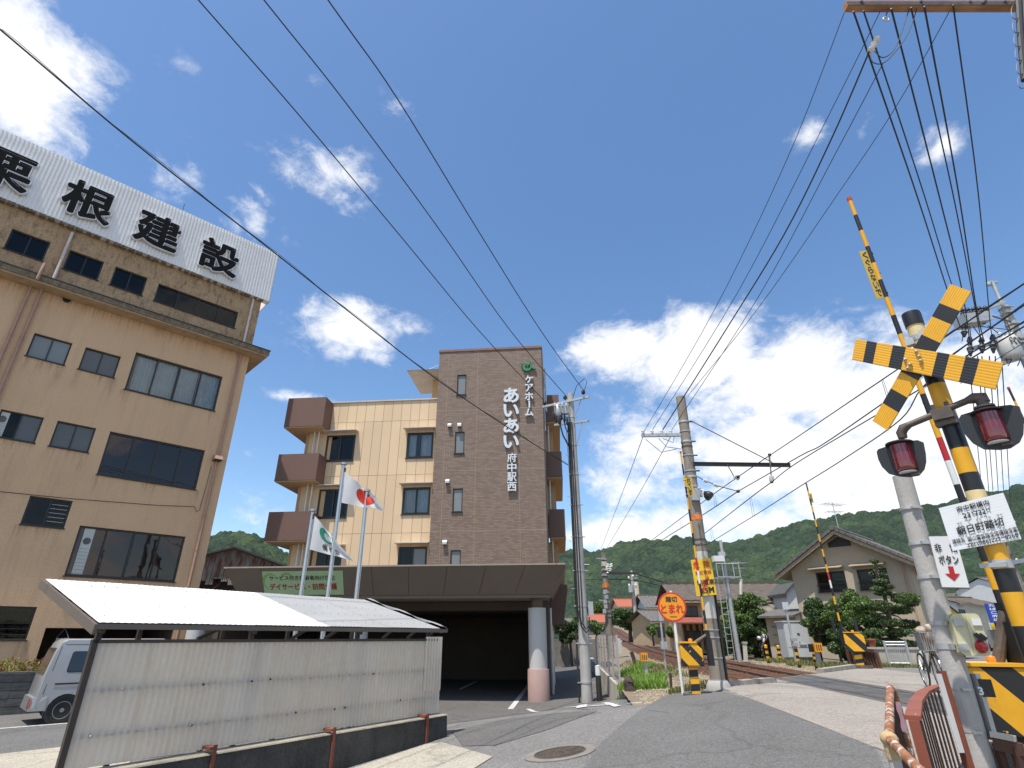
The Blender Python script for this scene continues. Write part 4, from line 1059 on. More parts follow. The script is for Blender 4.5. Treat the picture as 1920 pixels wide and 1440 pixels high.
# --- tile material: small bricks in bands
def tile_mat():
    m = mat('brown_tile', (.235,.165,.125), rough=.7, var=.08, scale=1.0, spec=.3)
    t = m.node_tree; b = [n for n in t.nodes if n.type == 'BSDF_PRINCIPLED'][0]
    tcx = [n for n in t.nodes if n.type == 'TEX_COORD'][0]
    mp_ = N(t, 'ShaderNodeMapping'); mp_.inputs['Rotation'].default_value = (pi/2, 0, 0); L(t, tcx.outputs['Object'], mp_.inputs[0])
    br = N(t, 'ShaderNodeTexBrick'); L(t, mp_.outputs[0], br.inputs[0])
    br.inputs['Color1'].default_value = (.262,.195,.152,1); br.inputs['Color2'].default_value = (.185,.135,.105,1); br.inputs['Mortar'].default_value = (.13,.10,.085,1)
    br.inputs['Scale'].default_value = 1; br.inputs['Mortar Size'].default_value = .007; br.inputs['Brick Width'].default_value = .22; br.inputs['Row Height'].default_value = .068; br.inputs['Bias'].default_value = -.1
    L(t, br.outputs[0], b.inputs['Base Color'])
    bp = N(t, 'ShaderNodeBump'); bp.inputs['Strength'].default_value = .5; bp.inputs['Distance'].default_value = .01; bp.invert = True
    L(t, br.outputs['Fac'], bp.inputs['Height']); L(t, bp.outputs[0], b.inputs['Normal'])
    return m
M_TILE = tile_mat()
M_JOINT = mat('sealant', (.30,.25,.205), rough=.8)
M_TAN = mat('tan_cladding', (.68,.51,.33), rough=.75, var=.03, scale=.6, bump=.12, bscale=25, spec=.3)
per_object_tone(M_TAN, .07)
M_TANJ = mat('cladding_joint', (.34,.24,.14), rough=.9)
M_BALC = mat('brown_balcony', (.145,.080,.062), rough=.65, var=.06, scale=1, bump=.1)
M_SOFF = mat('tan_soffit', (.52,.34,.18), rough=.85, var=.05)
M_FASCB = mat('brown_fascia', (.135,.098,.070), rough=.55, var=.05, scale=1.5)
M_COPE = mat('pale_coping', (.50,.46,.41), rough=.5)
tw_holes = []
for tl, br in (((857,703),(873.8,739.8)), ((853,810),(870,850)), ((848.8,916),(866.8,959.7)), ((845,1031.6),(864,1075))):
    tw_holes.append(rect(fc, tl, br))
tw_holes = [[(h[0]+h[1])/2-.23, (h[0]+h[1])/2+.23, h[2], h[3]] for h in tw_holes]
sx_ = sum((h[0]+h[1])/2 for h in tw_holes)/4
tw_holes = [[sx_-.23, sx_+.23, h[2], h[3]] for h in tw_holes]
part('tower_wall', M_TILE, care, lambda b: (wall_with_holes(b, fc, 0, TW, zslab-.6, zt_top, tw_holes, 0, .1),
    b.poly([fc.pt(0,zslab-.6,0), fc.pt(0,zslab-.6,-5), fc.pt(0,zt_top,-5), fc.pt(0,zt_top,0)]), b.poly([fc.pt(TW,zslab-.6,0), fc.pt(TW,zslab-.6,-1.2), fc.pt(TW,zt_top,-1.2), fc.pt(TW,zt_top,0)]), b.poly([fc.pt(0,zt_top,0), fc.pt(TW,zt_top,0), fc.pt(TW,zt_top,-5), fc.pt(0,zt_top,-5)])))
part('tower_coping', mat('brown_coping', (.20,.10,.075), rough=.6), care, lambda b: b.fbox(fc, -.04, TW+.04, zt_top-.02, zt_top+.10, -5, .04))
M_EDGE = mat('dark_edge', (.05,.042,.037), rough=.5)
part('corner_trim', M_EDGE, care, lambda b: b.fbox(fc, TW, TW+.06, zslab-.4, zt_top, -1.2, .012))
zj = [cx_(920, v)[1] for v in (675, 767, 881, 994.5)]
sj = [cx_(841, 680)[0], cx_(897, 640)[0], cx_(975, 1000)[0]]
for z in zj: part('tile_joint', M_JOINT, care, lambda b: b.fbox(fc, .0, TW, z-.012, z+.012, -.01, .004))
for s in sj: part('tile_joint', M_TANJ, care, lambda b: b.fbox(fc, s-.008, s+.008, zslab-.4, zt_top-.02, -.01, .003))
for h in tw_holes: window(care, fc, *h, n=1, glass=G_FROST, fw=.045, inset=.06, deep=.4)
M_VENT = mat('vent_hood', (.66,.65,.63), rough=.4)
for u, v in ((843.6,798),(862,797.5),(839.7,903),(834.5,1017)):
    s, z = cx_(u, v)
    hv = part('vent_hood', M_VENT, care, lambda b: b.prism([fc.pt(s-.09,z-.10,0), fc.pt(s-.09,z-.10,.15), fc.pt(s-.09,z-.0,.16), fc.pt(s-.09,z+.07,.11), fc.pt(s-.09,z+.10,0)], fc.e*.18))
    part('vent_mouth', M_EDGE, hv, lambda b: b.fbox(fc, s-.075, s+.075, z-.112, z-.101, .01, .14))
# --- raised letters
M_LET = mat('grey_letter', (.62,.65,.68), rough=.45, var=.03)
M_GREEN = mat('green_emblem', (.02,.23,.10), rough=.45)
def letter(ch, u, v, hpx, m=M_LET, off=.018, rot=False, wpx=None):
    s, z = cx_(u, v, .1); z2 = cx_(u, v-hpx/2, .1)[1]; z3 = cx_(u, v+hpx/2, .1)[1]
    hh = abs(z2-z3); ww = None if wpx is None else abs(cx_(u+wpx/2, v, .1)[0]-cx_(u-wpx/2, v, .1)[0])
    b = MB()
    if rot: text_into(b, ch, fc.pt(s,z,.03), V((0,0,-1)), fc.e, ww, .09, off, hh, fc.n)
    else: text_into(b, ch, fc.pt(s,z,.03), fc.e, (0,0,1), hh, .09, off, ww, fc.n)
    b.build('letter', m, care)
for ch, v, hp in (('あ',741,28),('い',769.5,24),('あ',798,28),('い',828,24)): letter(ch, 958.5, v, hp, wpx=29, off=.036)
for ch, v, hp, wp in (('ケ',711,14,15),('ア',727,14,15.5),('ホ',743,15,16),('ム',773,14,16)): letter(ch, 992, v, hp, wpx=wp, off=.03)
letter('ー', 992.5, 758, 13, rot=True, wpx=3.2, off=.02)
for ch, v in zip('府中駅西', (858,876,894,912.5)): letter(ch, 959.8, v, 17, wpx=17.5, off=.022)
def emblem(b, fr, s, z, r, d0, th):
    """ring shaped green mark with a tail and a small bird like stroke"""
    def arc(a0, a1, r0, r1, n=18, cx=0, cz=0):
        o, i_ = [], []
        for k in range(n+1):
            t = k/n; a = a0+(a1-a0)*t; w = (r1-r0)*(.35+.65*sin(pi*min(1, t*1.1+.1)))
            o.append(fr.pt(s+cx+(r0+w)*cos(a), z+cz+(r0+w)*sin(a), d0)); i_.append(fr.pt(s+cx+r0*cos(a), z+cz+r0*sin(a), d0))
        for k in range(n): b.prism([i_[k], o[k], o[k+1], i_[k+1]], fr.n*th)
    arc(radians(115), radians(395), r*.50, r*.98)
    b.prism([fr.pt(s+x*r, z+y*r, d0) for x, y in ((.60,-.25),(1.15,-.62),(1.5,-.55),(1.3,-.35),(.9,.05),(.75,.25))], fr.n*(th+.002))
    b.prism([fr.pt(s+x*r, z+y*r, d0) for x, y in ((-.15,.45),(.05,.70),(.42,.95),(.60,.90),(.40,.55),(.2,.2),(.02,.25))], fr.n*(th+.004))
    b.prism([fr.pt(s+x*r, z+y*r, d0) for x, y in ((-.9,.35),(-1.3,.62),(-1.0,.75),(-.55,.72))], fr.n*(th+.006))
s, z = cx_(989.5, 687, .1)
b = MB(); emblem(b, fc, s, z, .27, .03, .09); b.build('emblem', M_GREEN, care)
# --- tan wall
wl_s0 = cx_(576, 845, -TD0)[0]; ztan = cx_(720, 753, -TD0)[1]
tan_w = {k: rect(fc, *v, -TD0) for k, v in dict(W1=((614.8,817),(660.6,864)), W2=((598.8,918),(648.5,970.8)), W3=((584,1030),(638,1080)), V1=((763.8,812),(810,858)), V2=((756.8,914.6),(804.8,963.9)), V3=((748,1025.7),(798.9,1077))).items()}
for p_ in ('W', 'V'):
    a = sum(tan_w[p_+str(i)][0] for i in (1,2,3))/3; c = sum(tan_w[p_+str(i)][1] for i in (1,2,3))/3
    for i in (1,2,3): tan_w[p_+str(i)][0] = a; tan_w[p_+str(i)][1] = c
part('tan_wall', M_TANJ, care, lambda b: (wall_with_holes(b, fc, wl_s0, .0, zslab-.6, ztan, list(tan_w.values()), -TD0-.02, .12), b.poly([fc.pt(wl_s0,zslab-.6,-TD0), fc.pt(wl_s0,zslab-.6,-14), fc.pt(wl_s0,ztan,-14), fc.pt(wl_s0,ztan,-TD0)]), b.poly([fc.pt(wl_s0,ztan,-TD0), fc.pt(0,ztan,-TD0), fc.pt(0,ztan,-14), fc.pt(wl_s0,ztan,-14)])))
zrows = [zslab-.6]+[cx_(720, v, -TD0)[1] for v in (1000, 891, 790)]+[ztan]
ncol = 14
def panels():
    g_ = .008
    for i in range(ncol):
        a = wl_s0+(0-wl_s0)*i/ncol+g_; c = wl_s0+(0-wl_s0)*(i+1)/ncol-g_
        for e, f in zip(zrows, zrows[1:]):
            cells = [(a, c, e+g_, f-g_)]
            for h in tan_w.values():
                new = []
                for (x0,x1,y0_,y1_) in cells:
                    if h[1] <= x0 or h[0] >= x1 or h[3] <= y0_ or h[2] >= y1_: new.append((x0,x1,y0_,y1_)); continue
                    if h[2] > y0_: new.append((x0,x1,y0_,h[2]-.01))
                    if h[3] < y1_: new.append((x0,x1,h[3]+.01,y1_))
                    if h[0] > x0+.03: new.append((x0,h[0]-.01,max(y0_,h[2]-.01),min(y1_,h[3]+.01)))
                    if h[1] < x1-.03: new.append((h[1]+.01,x1,max(y0_,h[2]-.01),min(y1_,h[3]+.01)))
                cells = new
            for (x0,x1,y0_,y1_) in cells:
                if x1-x0 > .03 and y1_-y0_ > .05:
                    part('cladding_panel', M_TAN, care, lambda b: b.fbox(fc, x0, x1, y0_, y1_, -TD0-.018, -TD0+random.uniform(0,.0015)))
panels()
part('roof_coping', M_COPE, care, lambda b: b.fbox(fc, wl_s0-.05, -.003, ztan, ztan+.07, -14, -TD0+.06))
cu_ = {'W1':[(.02,.5,M_CURT2)], 'W2':[(.5,.98,M_CURT2)], 'W3':[(.45,.98,M_CURT)], 'V1':[(.0,.32,M_CURT),(.5,.98,M_CURT)], 'V2':[(.05,.5,M_CURT2),(.5,.98,M_CURT)], 'V3':[(0,.22,M_CURT)]}
for k, h in tan_w.items():
    window(care, fc, *h, n=2, d=-TD0, inset=.03, glass=G_DARK if k[0] == 'W' else G_CLEAR, curt=cu_[k], fw=.08, deep=.8, panes=[G_DARK, G_FROST] if k == 'V3' else None)
    part('window_hood', M_COPE if True else 0, care, lambda b: b.box8([fc.pt(h[0]-.12,h[3]+.10,-TD0+.45), fc.pt(h[1]+.12,h[3]+.10,-TD0+.45), fc.pt(h[1]+.12,h[3]+.12,-TD0), fc.pt(h[0]-.12,h[3]+.12,-TD0), fc.pt(h[0]-.12,h[3]+.135,-TD0+.45), fc.pt(h[1]+.12,h[3]+.135,-TD0+.45), fc.pt(h[1]+.12,h[3]+.2,-TD0), fc.pt(h[0]-.12,h[3]+.2,-TD0)]))
# --- balconies
def balcony(u0, v0, u1, v1, d, depth, under=True, m=M_BALC):
    s0, zt_ = cx_(u0, v0, d); s1, zb_ = cx_(u1, v1, d)
    bb = part('balcony', m, care, lambda b: b.fbox(fc, s0, s1, zb_+.06, zt_, d-depth, d))
    part('balcony_floor', M_SOFF, bb, lambda b: b.fbox(fc, s0+.015, s1-.015, zb_, zb_+.058, d-depth, d-.015))
    part('balcony_rim', M_EDGE, bb, lambda b: b.fbox(fc, s0-.006, s1+.006, zb_+.04, zb_+.06, d-depth, d+.006))
    return s0, s1, zb_, zt_
bl = []
for q in ((541.5,747,604,800), (523,852,591,901.5), (504.5,960,574,1015)): bl.append(balcony(*q, .65, 5.2))
M_WP = mat('white_pipe', (.66,.63,.56), rough=.5)
for (s0, s1, zb_, zt_), nz_ in zip(bl, [b_[3] for b_ in bl[1:]]+[zslab-.2]):
    for s in (s1-.62, s1-.40):
        part('downpipe', M_WP, care, lambda b: b.tube([fc.pt(s, nz_-.3, -.0), fc.pt(s, zb_, -.0)], .035, 8))
    part('recess_wall', M_SOFF, care, lambda b: b.fbox(fc, s0+.75, s1+.15, nz_-.4, zb_+.0, -1.0, -TD0-.03))
for q in ((1021,741,1049.5,792), (1024,847,1055,896), (1029,955,1061,1009)): 
    s0, s1, zb_, zt_ = balcony(*q, -1.25, 5)
    part('rear_wall', M_SOFF, care, lambda b: b.fbox(fc, s0-.1, s1-.35, zb_-2.0, zb_, -6.2, -2.4))
    part('downpipe', M_WP, care, lambda b: b.tube([fc.pt(s0+.12, zb_-2.0, -1.6), fc.pt(s0+.12, zb_, -1.6)], .035, 8))
part('roof_pipe', M_WP, care, lambda b: (b.tube([fc.pt(TW+.16, zj[1], -.6), fc.pt(TW+.16, zt_top-.9, -.6)], .03, 8), b.tube([fc.pt(TW+.11, zj[1], -.4), fc.pt(TW+.11, zt_top-1.0, -.4)], .02, 6)))
# --- small roof slab left of the tower
s0, z0 = cx_(779, 722, -3.2); s1, z1 = cx_(800, 748, -2.6)
part('stair_roof', mat('pale_slab', (.40,.34,.28), rough=.85), care, lambda b: b.box8([fc.pt(s0,z0-.03,-1.4), fc.pt(.0,z0-.03,-1.4), fc.pt(0,z0-.03,-4.4), fc.pt(s0,z0-.03,-4.4), fc.pt(s0-.03,z0+.05,-1.37), fc.pt(0,z0+.05,-1.37), fc.pt(0,z0+.05,-4.4), fc.pt(s0-.03,z0+.05,-4.4)]))
part('stair_wall', M_SOFF, care, lambda b: b.fbox(fc, s0+1.15, -.02, ztan, z0-.03, -4.4, -2.5))
part('handrail', M_WP, care, lambda b: b.tube([fc.pt(s0+.9,z0+.05,-1.6), fc.pt(-.02,z0+.7,-1.8)], .012, 5))
# --- canopy over the parking
cb_ = GP(1010, 1317); dcol = (cb_-fc.O).dot(fc.n)-.33
DF = dcol+.30+.78                               # front top edge
sL, zF1 = cx_(420, 1066, DF); sR, _ = cx_(1060, 1058, DF)
zF1 = (cx_(420,1066,DF)[1]+cx_(1060,1058,DF)[1])/2
DB = DF-.36
sLb, _ = cx_(448, 1118, DB); sRb, _ = cx_(1033, 1115, DB); zF0 = (cx_(448,1118,DB)[1]+cx_(1033,1115,DB)[1])/2
nF = 9
def fpt(t, w): # fascia surface
    return fc.pt(sL+(sR-sL)*t, zF1, DF).lerp(fc.pt(sLb+(sRb-sLb)*t, zF0, DB), w)
nfac = (fc.n*(zF1-zF0)+V((0,0,-1))*(DF-DB)).normalized()
can = part('canopy', M_FASCB, care, lambda b: b.box8([fc.pt(sLb,zF0,DB-.02), fc.pt(sRb,zF0,DB-.02), fc.pt(sRb,zF0,-3), fc.pt(sLb,zF0,-3), fc.pt(sL,zF1,DF-.02), fc.pt(sR,zF1,DF-.02), fc.pt(sR,zF1,-3), fc.pt(sL,zF1,-3)]))
for i in range(nF):
    a, c = i/nF+.0007, (i+1)/nF-.0007
    part('fascia_panel', M_FASCB, can, lambda b: b.prism([fpt(a,.01), fpt(c,.01), fpt(c,.99), fpt(a,.99)], nfac*.012))
part('canopy_edge', mat('canopy_edge', (.30,.24,.19), rough=.45), can, lambda b: b.bar(fpt(0,0)+V((0,0,.02)), fpt(1,0)+V((0,0,.02)), .05, .05))
M_SOF2 = mat('grey_soffit', (.30,.27,.22), rough=.8, var=.03)
part('soffit', M_SOF2, can, lambda b: (b.fbox(fc, sLb+.1, sRb-.1, zF0-.06, zF0-.004, -3, DB-.1)))
part('soffit_lip', M_FASCB, can, lambda b: b.fbox(fc, sLb, sRb, zF0-.10, zF0-.003, DB-.10, DB-.02))
zs_ = zF0-.06
# ground floor enclosure
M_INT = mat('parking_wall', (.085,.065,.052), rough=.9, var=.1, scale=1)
sRw = sRb-.15
def encl(b):
    b.fbox(fc, sLb-1.5, sRw, GB-.1, zs_, -6.2, -6.0)
    b.fbox(fc, sLb-1.7, sLb-1.5, GB-.1, zs_+.4, -6.2, 3.2)
    b.fbox(fc, sRw-.2, sRw, GB-.1, zs_, -6.0, 2.6)
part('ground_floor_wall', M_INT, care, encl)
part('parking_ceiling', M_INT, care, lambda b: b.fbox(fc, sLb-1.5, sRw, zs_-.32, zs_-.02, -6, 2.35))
part('side_beam', M_BALC, care, lambda b: b.box8([fc.pt(sR-.12,zF0-.85,-4), fc.pt(sR-.12,zF0-.85,1.2), fc.pt(sRb-.2,zF0-.85,1.2), fc.pt(sRb-.2,zF0-.85,-4), fc.pt(sR+.12,zF1-.3,-4), fc.pt(sR+.12,zF1-.3,1.2), fc.pt(sRb-.2,zF1-.3,1.2), fc.pt(sRb-.2,zF1-.3,-4)]))
for d in (2.2, .4, -1.8):
    part('side_pipe', M_WP, care, lambda b: b.tube([fc.pt(sRw+.07, GB, d), fc.pt(sRw+.07, zF0-.3, d)], .045, 8))
# columns
M_COLP = mat('pink_column', (.40,.27,.235), rough=.6, var=.05)
M_COLG = mat('grey_column', (.50,.485,.46), rough=.5, var=.03)
cb_ = GP(1010, 1317); scol = (cb_-fc.O).dot(fc.e); dcol = (cb_-fc.O).dot(fc.n)-.33
zc = lambda v: cx_(1008, v, dcol+.33)[1]
colz = gz(cb_.x, cb_.y)-.05
for s in (scol, scol-6.2, scol-12.2):
    c0 = fc.pt(s, 0, dcol)
    kz = fc.pt(s, gz(c0.x, c0.y)-.05, dcol)
    k = part('column', M_COLG, care, lambda b: b.lathe(c0, [(.305,zc(1255)),(.305,zc(1139))], 32), smooth=40)
    part('column_base', M_COLP, k, lambda b: b.lathe(c0, [(.355,kz.z),(.355,zc(1256)),(.345,zc(1255)+.005)], 32), smooth=40)
    part('column_neck', M_FASCB, k, lambda b: b.lathe(c0, [(.20,zc(1139)),(.20,zs_-.0)], 20), smooth=40)
# banner on the fascia
def bpt(x, y, off=.03):  # x 0..1, y 0..1 up, on the fascia
    tl = cx_(492,1071,DF-.05); 
    t0, t1 = .0, .0
    sa, sb = cx_(492,1072,DF-.06)[0], cx_(643,1072,DF-.06)[0]; sc_, sd_ = cx_(497,1115.5,DB+.03)[0], cx_(645,1115,DB+.03)[0]
    top = fc.pt(sa+(sb-sa)*x, zF1-(zF1-zF0)*.12, DF-(DF-DB)*.12); bot = fc.pt(sc_+(sd_-sc_)*x, zF1-(zF1-zF0)*.95, DF-(DF-DB)*.95)
    return bot.lerp(top, y)+nfac*off
M_BAN = mat('green_banner', (.33,.44,.235), rough=.6, var=.04)
ban = part('banner', M_BAN, care, lambda b: b.prism([bpt(0,0,.014), bpt(1,0,.014), bpt(1,1,.014), bpt(0,1,.014)], nfac*.012))
M_BAN2 = mat('banner_print_green', (.19,.33,.10), rough=.6); M_BLK = mat('black_print', (.015,.014,.013), rough=.6); M_RED = mat('crimson_print', (.28,.012,.02), rough=.6)
up_b = (bpt(0,1)-bpt(0,0)).normalized(); ex_b = (bpt(1,0)-bpt(0,0)).normalized()
Hb = (bpt(.5,1)-bpt(.5,0)).length; Wb = (bpt(1,.5)-bpt(0,.5)).length
def ring(b, cx0, cy0, r0, a0, a1):
    if 1:
        n = 22
        for i in range(n):
            t0, t1 = a0+(a1-a0)*i/n, a0+(a1-a0)*(i+1)/n
            w0, w1 = .055*sin(pi*i/n), .055*sin(pi*(i+1)/n)
            f = lambda t, w: bpt(cx0+(r0+w)*cos(t)*Hb/Wb, min(.98, max(.02, cy0+(r0+w)*sin(t))), .029+.001*(cx0 > .2))
            b.poly([f(t0,-w0), f(t1,-w1), f(t1,w1), f(t0,w0)])
for q in ((.10,.55,.33,.2,4.4),(.30,.62,.28,.3,2.9)): part('banner_ring', M_BAN2, ban, lambda b: ring(b, *q))
def wr(b, txt, x, y, h, w, off): text_into(b, txt, bpt(x, y, .033), ex_b, up_b, h*Hb, 0, off, w*Wb, nfac, 6)
part('banner_text', M_BLK, ban, lambda b: wr(b, 'サービス付き高齢者向け住宅', .49, .72, .20, .82, .016))
part('banner_text', M_RED, ban, lambda b: wr(b, 'デイサービス・訪問介護', .50, .35, .28, .84, .022))
# parking things: right side alley
alw = thing('alley_wall', 'shaded concrete wall closing the alley right of the care home', 'wall', V((5.6,39,-.5)))
part('wall', mat('alley_concrete', (.22,.20,.18), rough=.9, var=.2, stain=.4), alw, lambda b: b.box((4.3, 39, .35), (3.4, .2, 1.9)))
# ================================================================== FLAGPOLES and FLAGS
M_STEEL = mat('stainless', (.52,.53,.54), rough=.28, metal=.9, var=.05)
FY = 16.2
poles = []
for i, (u0, v0, u1, v1, lab) in enumerate(((586,955,563,1125,'shortest steel flagpole with the white flag, leftmost of three'),(643,868,615,1128,'tallest steel flagpole carrying the red disc flag, middle of three'),(688,918,667,1130,'bare steel flagpole without a flag, rightmost of three'))):
    top = P(u0, v0, FY); bx = (P(u0, v0, FY).x+P(u1, v1, FY).x)/2
    g0 = gz(bx, FY)
    t = thing('flagpole', lab, 'flagpole', (bx, FY, g0), 'flagpoles before the care home')
    part('pole', M_STEEL, t, lambda b: b.tube([(bx,FY,g0-.05),(bx,FY,top.z-.08)], [.062,.048], 14), smooth=40)
    part('finial', M_STEEL, t, lambda b: b.lathe((bx,FY,top.z-.08), [(.05,0),(.095,.02),(.10,.06),(.07,.09),(0,.10)], 16), smooth=40)
    part('halyard', mat('white_rope', (.6,.6,.58), rough=.8), t, lambda b: b.tube([(bx+.07,FY-.03,g0+1),(bx+.066,FY-.03,top.z-.2)], .006, 4))
    part('pulley', M_EDGE, t, lambda b: b.box((bx+.06,FY-.02,top.z-.22), (.05,.04,.12)))
    poles.append((bx, top.z))
def flag(name, label, corners, group=None):
    """corner pixels TL, TR, BR, BL at the pole's distance; waving cloth"""
    A, B, C_, D = [P(u, v, FY-.02) for u, v in corners]
    def f(u, w, dd=0):
        p = A.lerp(B, u).lerp(D.lerp(C_, u), w)
        return p + V((.0, -.03-.16*sin(u*7.5+w*2.2)*u-.06*sin(u*15-w*3)*u - dd, .05*sin(u*6+1)*u*(1-w)))
    t = thing(name, label, 'flag', A)
    return t, f
M_FLAG = mat('flag_cloth', (.75,.75,.76), rough=.85, var=.03, trans=.35)
R4 = lambda x, y: (480+x/2.879, 620+y/2.879)
t, f = flag('flag', 'white flag with a red disc drooping from the middle flagpole', [R4(484,766), R4(640,892), R4(697,975), R4(463,930)])
def band(b, f): b.grid(lambda u, w: f(u, w), 44, 30)
part('cloth', M_FLAG, t, lambda b: band(b, f), smooth=60)
M_DISC = mat('red_disc', (.62,.045,.02), rough=.85, trans=.3)
def disc(b, f, cu, cw, ru, rw):
    k = len(b.v); n, m = 28, 6
    b.v.append(tuple(f(cu, cw, .006)))
    for j in range(1, m+1):
        for i in range(n):
            a = 2*pi*i/n; b.v.append(tuple(f(cu+ru*j/m*cos(a), cw+rw*j/m*sin(a), .006)))
    for i in range(n): b.f.append((k, k+1+i, k+1+(i+1) % n))
    for j in range(m-1):
        for i in range(n): b.f.append((k+1+j*n+i, k+1+(j+1)*n+i, k+1+(j+1)*n+(i+1) % n, k+1+j*n+(i+1) % n))
part('disc', M_DISC, t, lambda b: disc(b, f, .60, .52, .25, .36), smooth=60)
t, f = flag('flag', 'white flag with a green ring emblem hanging from the leftmost flagpole', [R4(319,1000), R4(425,1120), R4(524,1243), R4(292,1182)])
part('cloth', M_FLAG, t, lambda b: band(b, f), smooth=60)
def ringm(b, f):
    n = 30
    for i in range(n):
        a, c = .7+5.2*i/n, .7+5.2*(i+1)/n
        w0, w1 = .03+.11*sin(pi*i/n), .03+.11*sin(pi*(i+1)/n)
        q = lambda r, t_: f(.52+r*cos(t_), .36+r*1.1*sin(t_), .006)
        b.poly([q(.13,a), q(.13+w0,a), q(.13+w1,c), q(.13,c)])
part('ring_print', mat('flag_green', (.02,.22,.13), rough=.8), t, lambda b: ringm(b, f))
def ftext(b, f, txt, u, w, hu, hw, off=.02):
    vs, fs_, _ = glyph(txt)
    x0, x1 = min(v.x for v in vs), max(v.x for v in vs); y0_, y1_ = min(v.y for v in vs), max(v.y for v in vs)
    for i in range(5):
        dx, dy = off*cos(i*1.257), off*sin(i*1.257)
        b.add([f(u+((v.x+dx-x0)/(x1-x0)-.5)*hu, w-((v.y+dy-y0_)/(y1_-y0_)-.5)*hw, .008+.0006*i) for v in vs], fs_)
part('flag_text', M_BLK, t, lambda b: [ftext(b, f, ch, uu, .80, .115, .20) for ch, uu in zip('備徳会', (.36,.52,.72))])
part('flag_text', M_BLK, t, lambda b: ftext(b, f, '医療法人', .45, .66, .16, .05, .0))
# ================================================================== CONCRETE UTILITY POLE beside the care home
M_CONC = mat('pole_concrete', (.40,.385,.36), rough=.85, var=.12, scale=2.5, bump=.25, bscale=30, stain=.35, stain_col=(.20,.19,.175), stain_scale=(6,6,.5), fine=.1)
M_CONCD = mat('old_pole_concrete', (.25,.215,.175), rough=.9, var=.2, scale=2.5, bump=.35, bscale=30, stain=.5, stain_col=(.11,.09,.07), stain_scale=(6,6,.5), fine=.15)
M_GALV = mat('galvanised', (.46,.465,.46), rough=.5, metal=.5, var=.12, scale=6)
M_INS = mat('porcelain', (.66,.66,.63), rough=.3)
M_BLKC = mat('black_cable', (.015,.015,.016), rough=.55)
up0 = GP(1103, 1318); UX, UY = up0.x, up0.y+.2
uz0 = gz(UX, UY); ptop = P(1067, 738, UY).z
pu = thing('utility_pole', 'tall grey concrete utility pole with cables strapped up it beside the care home', 'utility pole', (UX, UY, uz0))
part('pole', M_CONC, pu, lambda b: b.tube([(UX,UY,uz0-.1),(UX,UY,ptop)], [.175,.11], 24), smooth=40)
rad = lambda z: .175-.065*(z-uz0)/(ptop-uz0)
for i in range(9):
    z = uz0+.5+i*1.08
    part('steel_band', M_GALV, pu, lambda b: (b.lathe((UX,UY,z), [(rad(z)+.012,0),(rad(z)+.012,.045)], 20), b.box((UX+rad(z)+.04,UY-.05,z+.02), (.10,.03,.03)), b.box((UX-rad(z)-.05,UY-.06,z+.02), (.11,.03,.03))))
for i in range(7):
    z = uz0+3.2+i*.75; sx = 1 if i % 2 else -1
    part('step_bolt', M_GALV, pu, lambda b: b.tube([(UX,UY-.05,z),(UX+sx*(rad(z)+.16),UY-.05,z),(UX+sx*(rad(z)+.16),UY-.05,z+.03)], .010, 5))
for j, (dx, dy) in enumerate(((-.20,-.13),(-.12,-.20),(-.03,-.225),(-.235,-.05))):
    part('riser_cable', M_BLKC, pu, lambda b: b.tube([(UX+dx*(rad(z)+.02)/.2, UY+dy*(rad(z)+.02)/.2, z) for z in rng(uz0+ (2.2 if j < 3 else 2.6), ptop-1.2, .6)], .017 if j else .026, 7))
part('cable_loop', M_BLKC, pu, lambda b: b.tube([(UX-.14,UY-.22,uz0+2.5),(UX-.10,UY-.25,uz0+2.1),(UX+.05,UY-.28,uz0+1.9),(UX+.17,UY-.22,uz0+2.0),(UX+.19,UY-.12,uz0+2.25)], .025, 6))
part('cable_loop', M_BLKC, pu, lambda b: b.tube([(UX-.17,UY-.20,uz0+2.6),(UX-.08,UY-.25,uz0+2.2),(UX+.05,UY-.28,uz0+2.0),(UX+.16,UY-.22,uz0+2.1),(UX+.19,UY-.14,uz0+2.35)], .022, 6))
part('meter_box', M_GALV, pu, lambda b: b.box((UX+.26,UY-.03,uz0+2.6), (.16,.18,.42)))
part('lower_guard', mat('black_sleeve', (.025,.025,.025), rough=.6), pu, lambda b: b.tube([(UX-.24,UY-.03,uz0-.05),(UX-.235,UY-.03,uz0+2.0)], .03, 8))
def arm(u0, v0, u1, v1, Y, w=.075):
    a, c = P(u0, v0, Y), P(u1, v1, Y); c = V((c.x, c.y, c.z)); zz = (a.z+c.z)/2
    return a, c
ua = P(1020, 765, UY+.1), P(1104, 743, UY-.9)
ua = (V((ua[0].x, UY+.5, P(1025,763,UY+.5).z)), V((P(1104,744,UY-.55).x, UY-.55, P(1104,744,UY-.55).z)))
part('crossarm', M_GALV, pu, lambda b: b.bar(ua[0], ua[1], .075, .075))
ub = (V((P(1040,797,UY+.45).x, UY+.45, P(1040,797,UY+.45).z)), V((P(1104,789,UY-.5).x, UY-.5, P(1104,789,UY-.5).z)))
part('crossarm', M_GALV, pu, lambda b: b.bar(ub[0], ub[1], .07, .07))
for (a, c) in ((ua[0].lerp(ua[1], .85), V((UX+.1,UY-.1,ub[1].z+.35))), (ub[0].lerp(ub[1], .82), V((UX+.12,UY-.12,ub[1].z-.75)))):
    part('arm_brace', M_GALV, pu, lambda b: b.bar(a, c, .02, .03))
sw = P(1050, 766, UY-.2)
swb = part('switch_box', M_GALV, pu, lambda b: (b.lathe(sw+V((-.08,0,-.32)), [(.10,0),(.14,.05),(.14,.40),(.09,.46)], 14), b.box(sw+V((.16,.05,-.05)), (.26,.22,.30))), smooth=40)
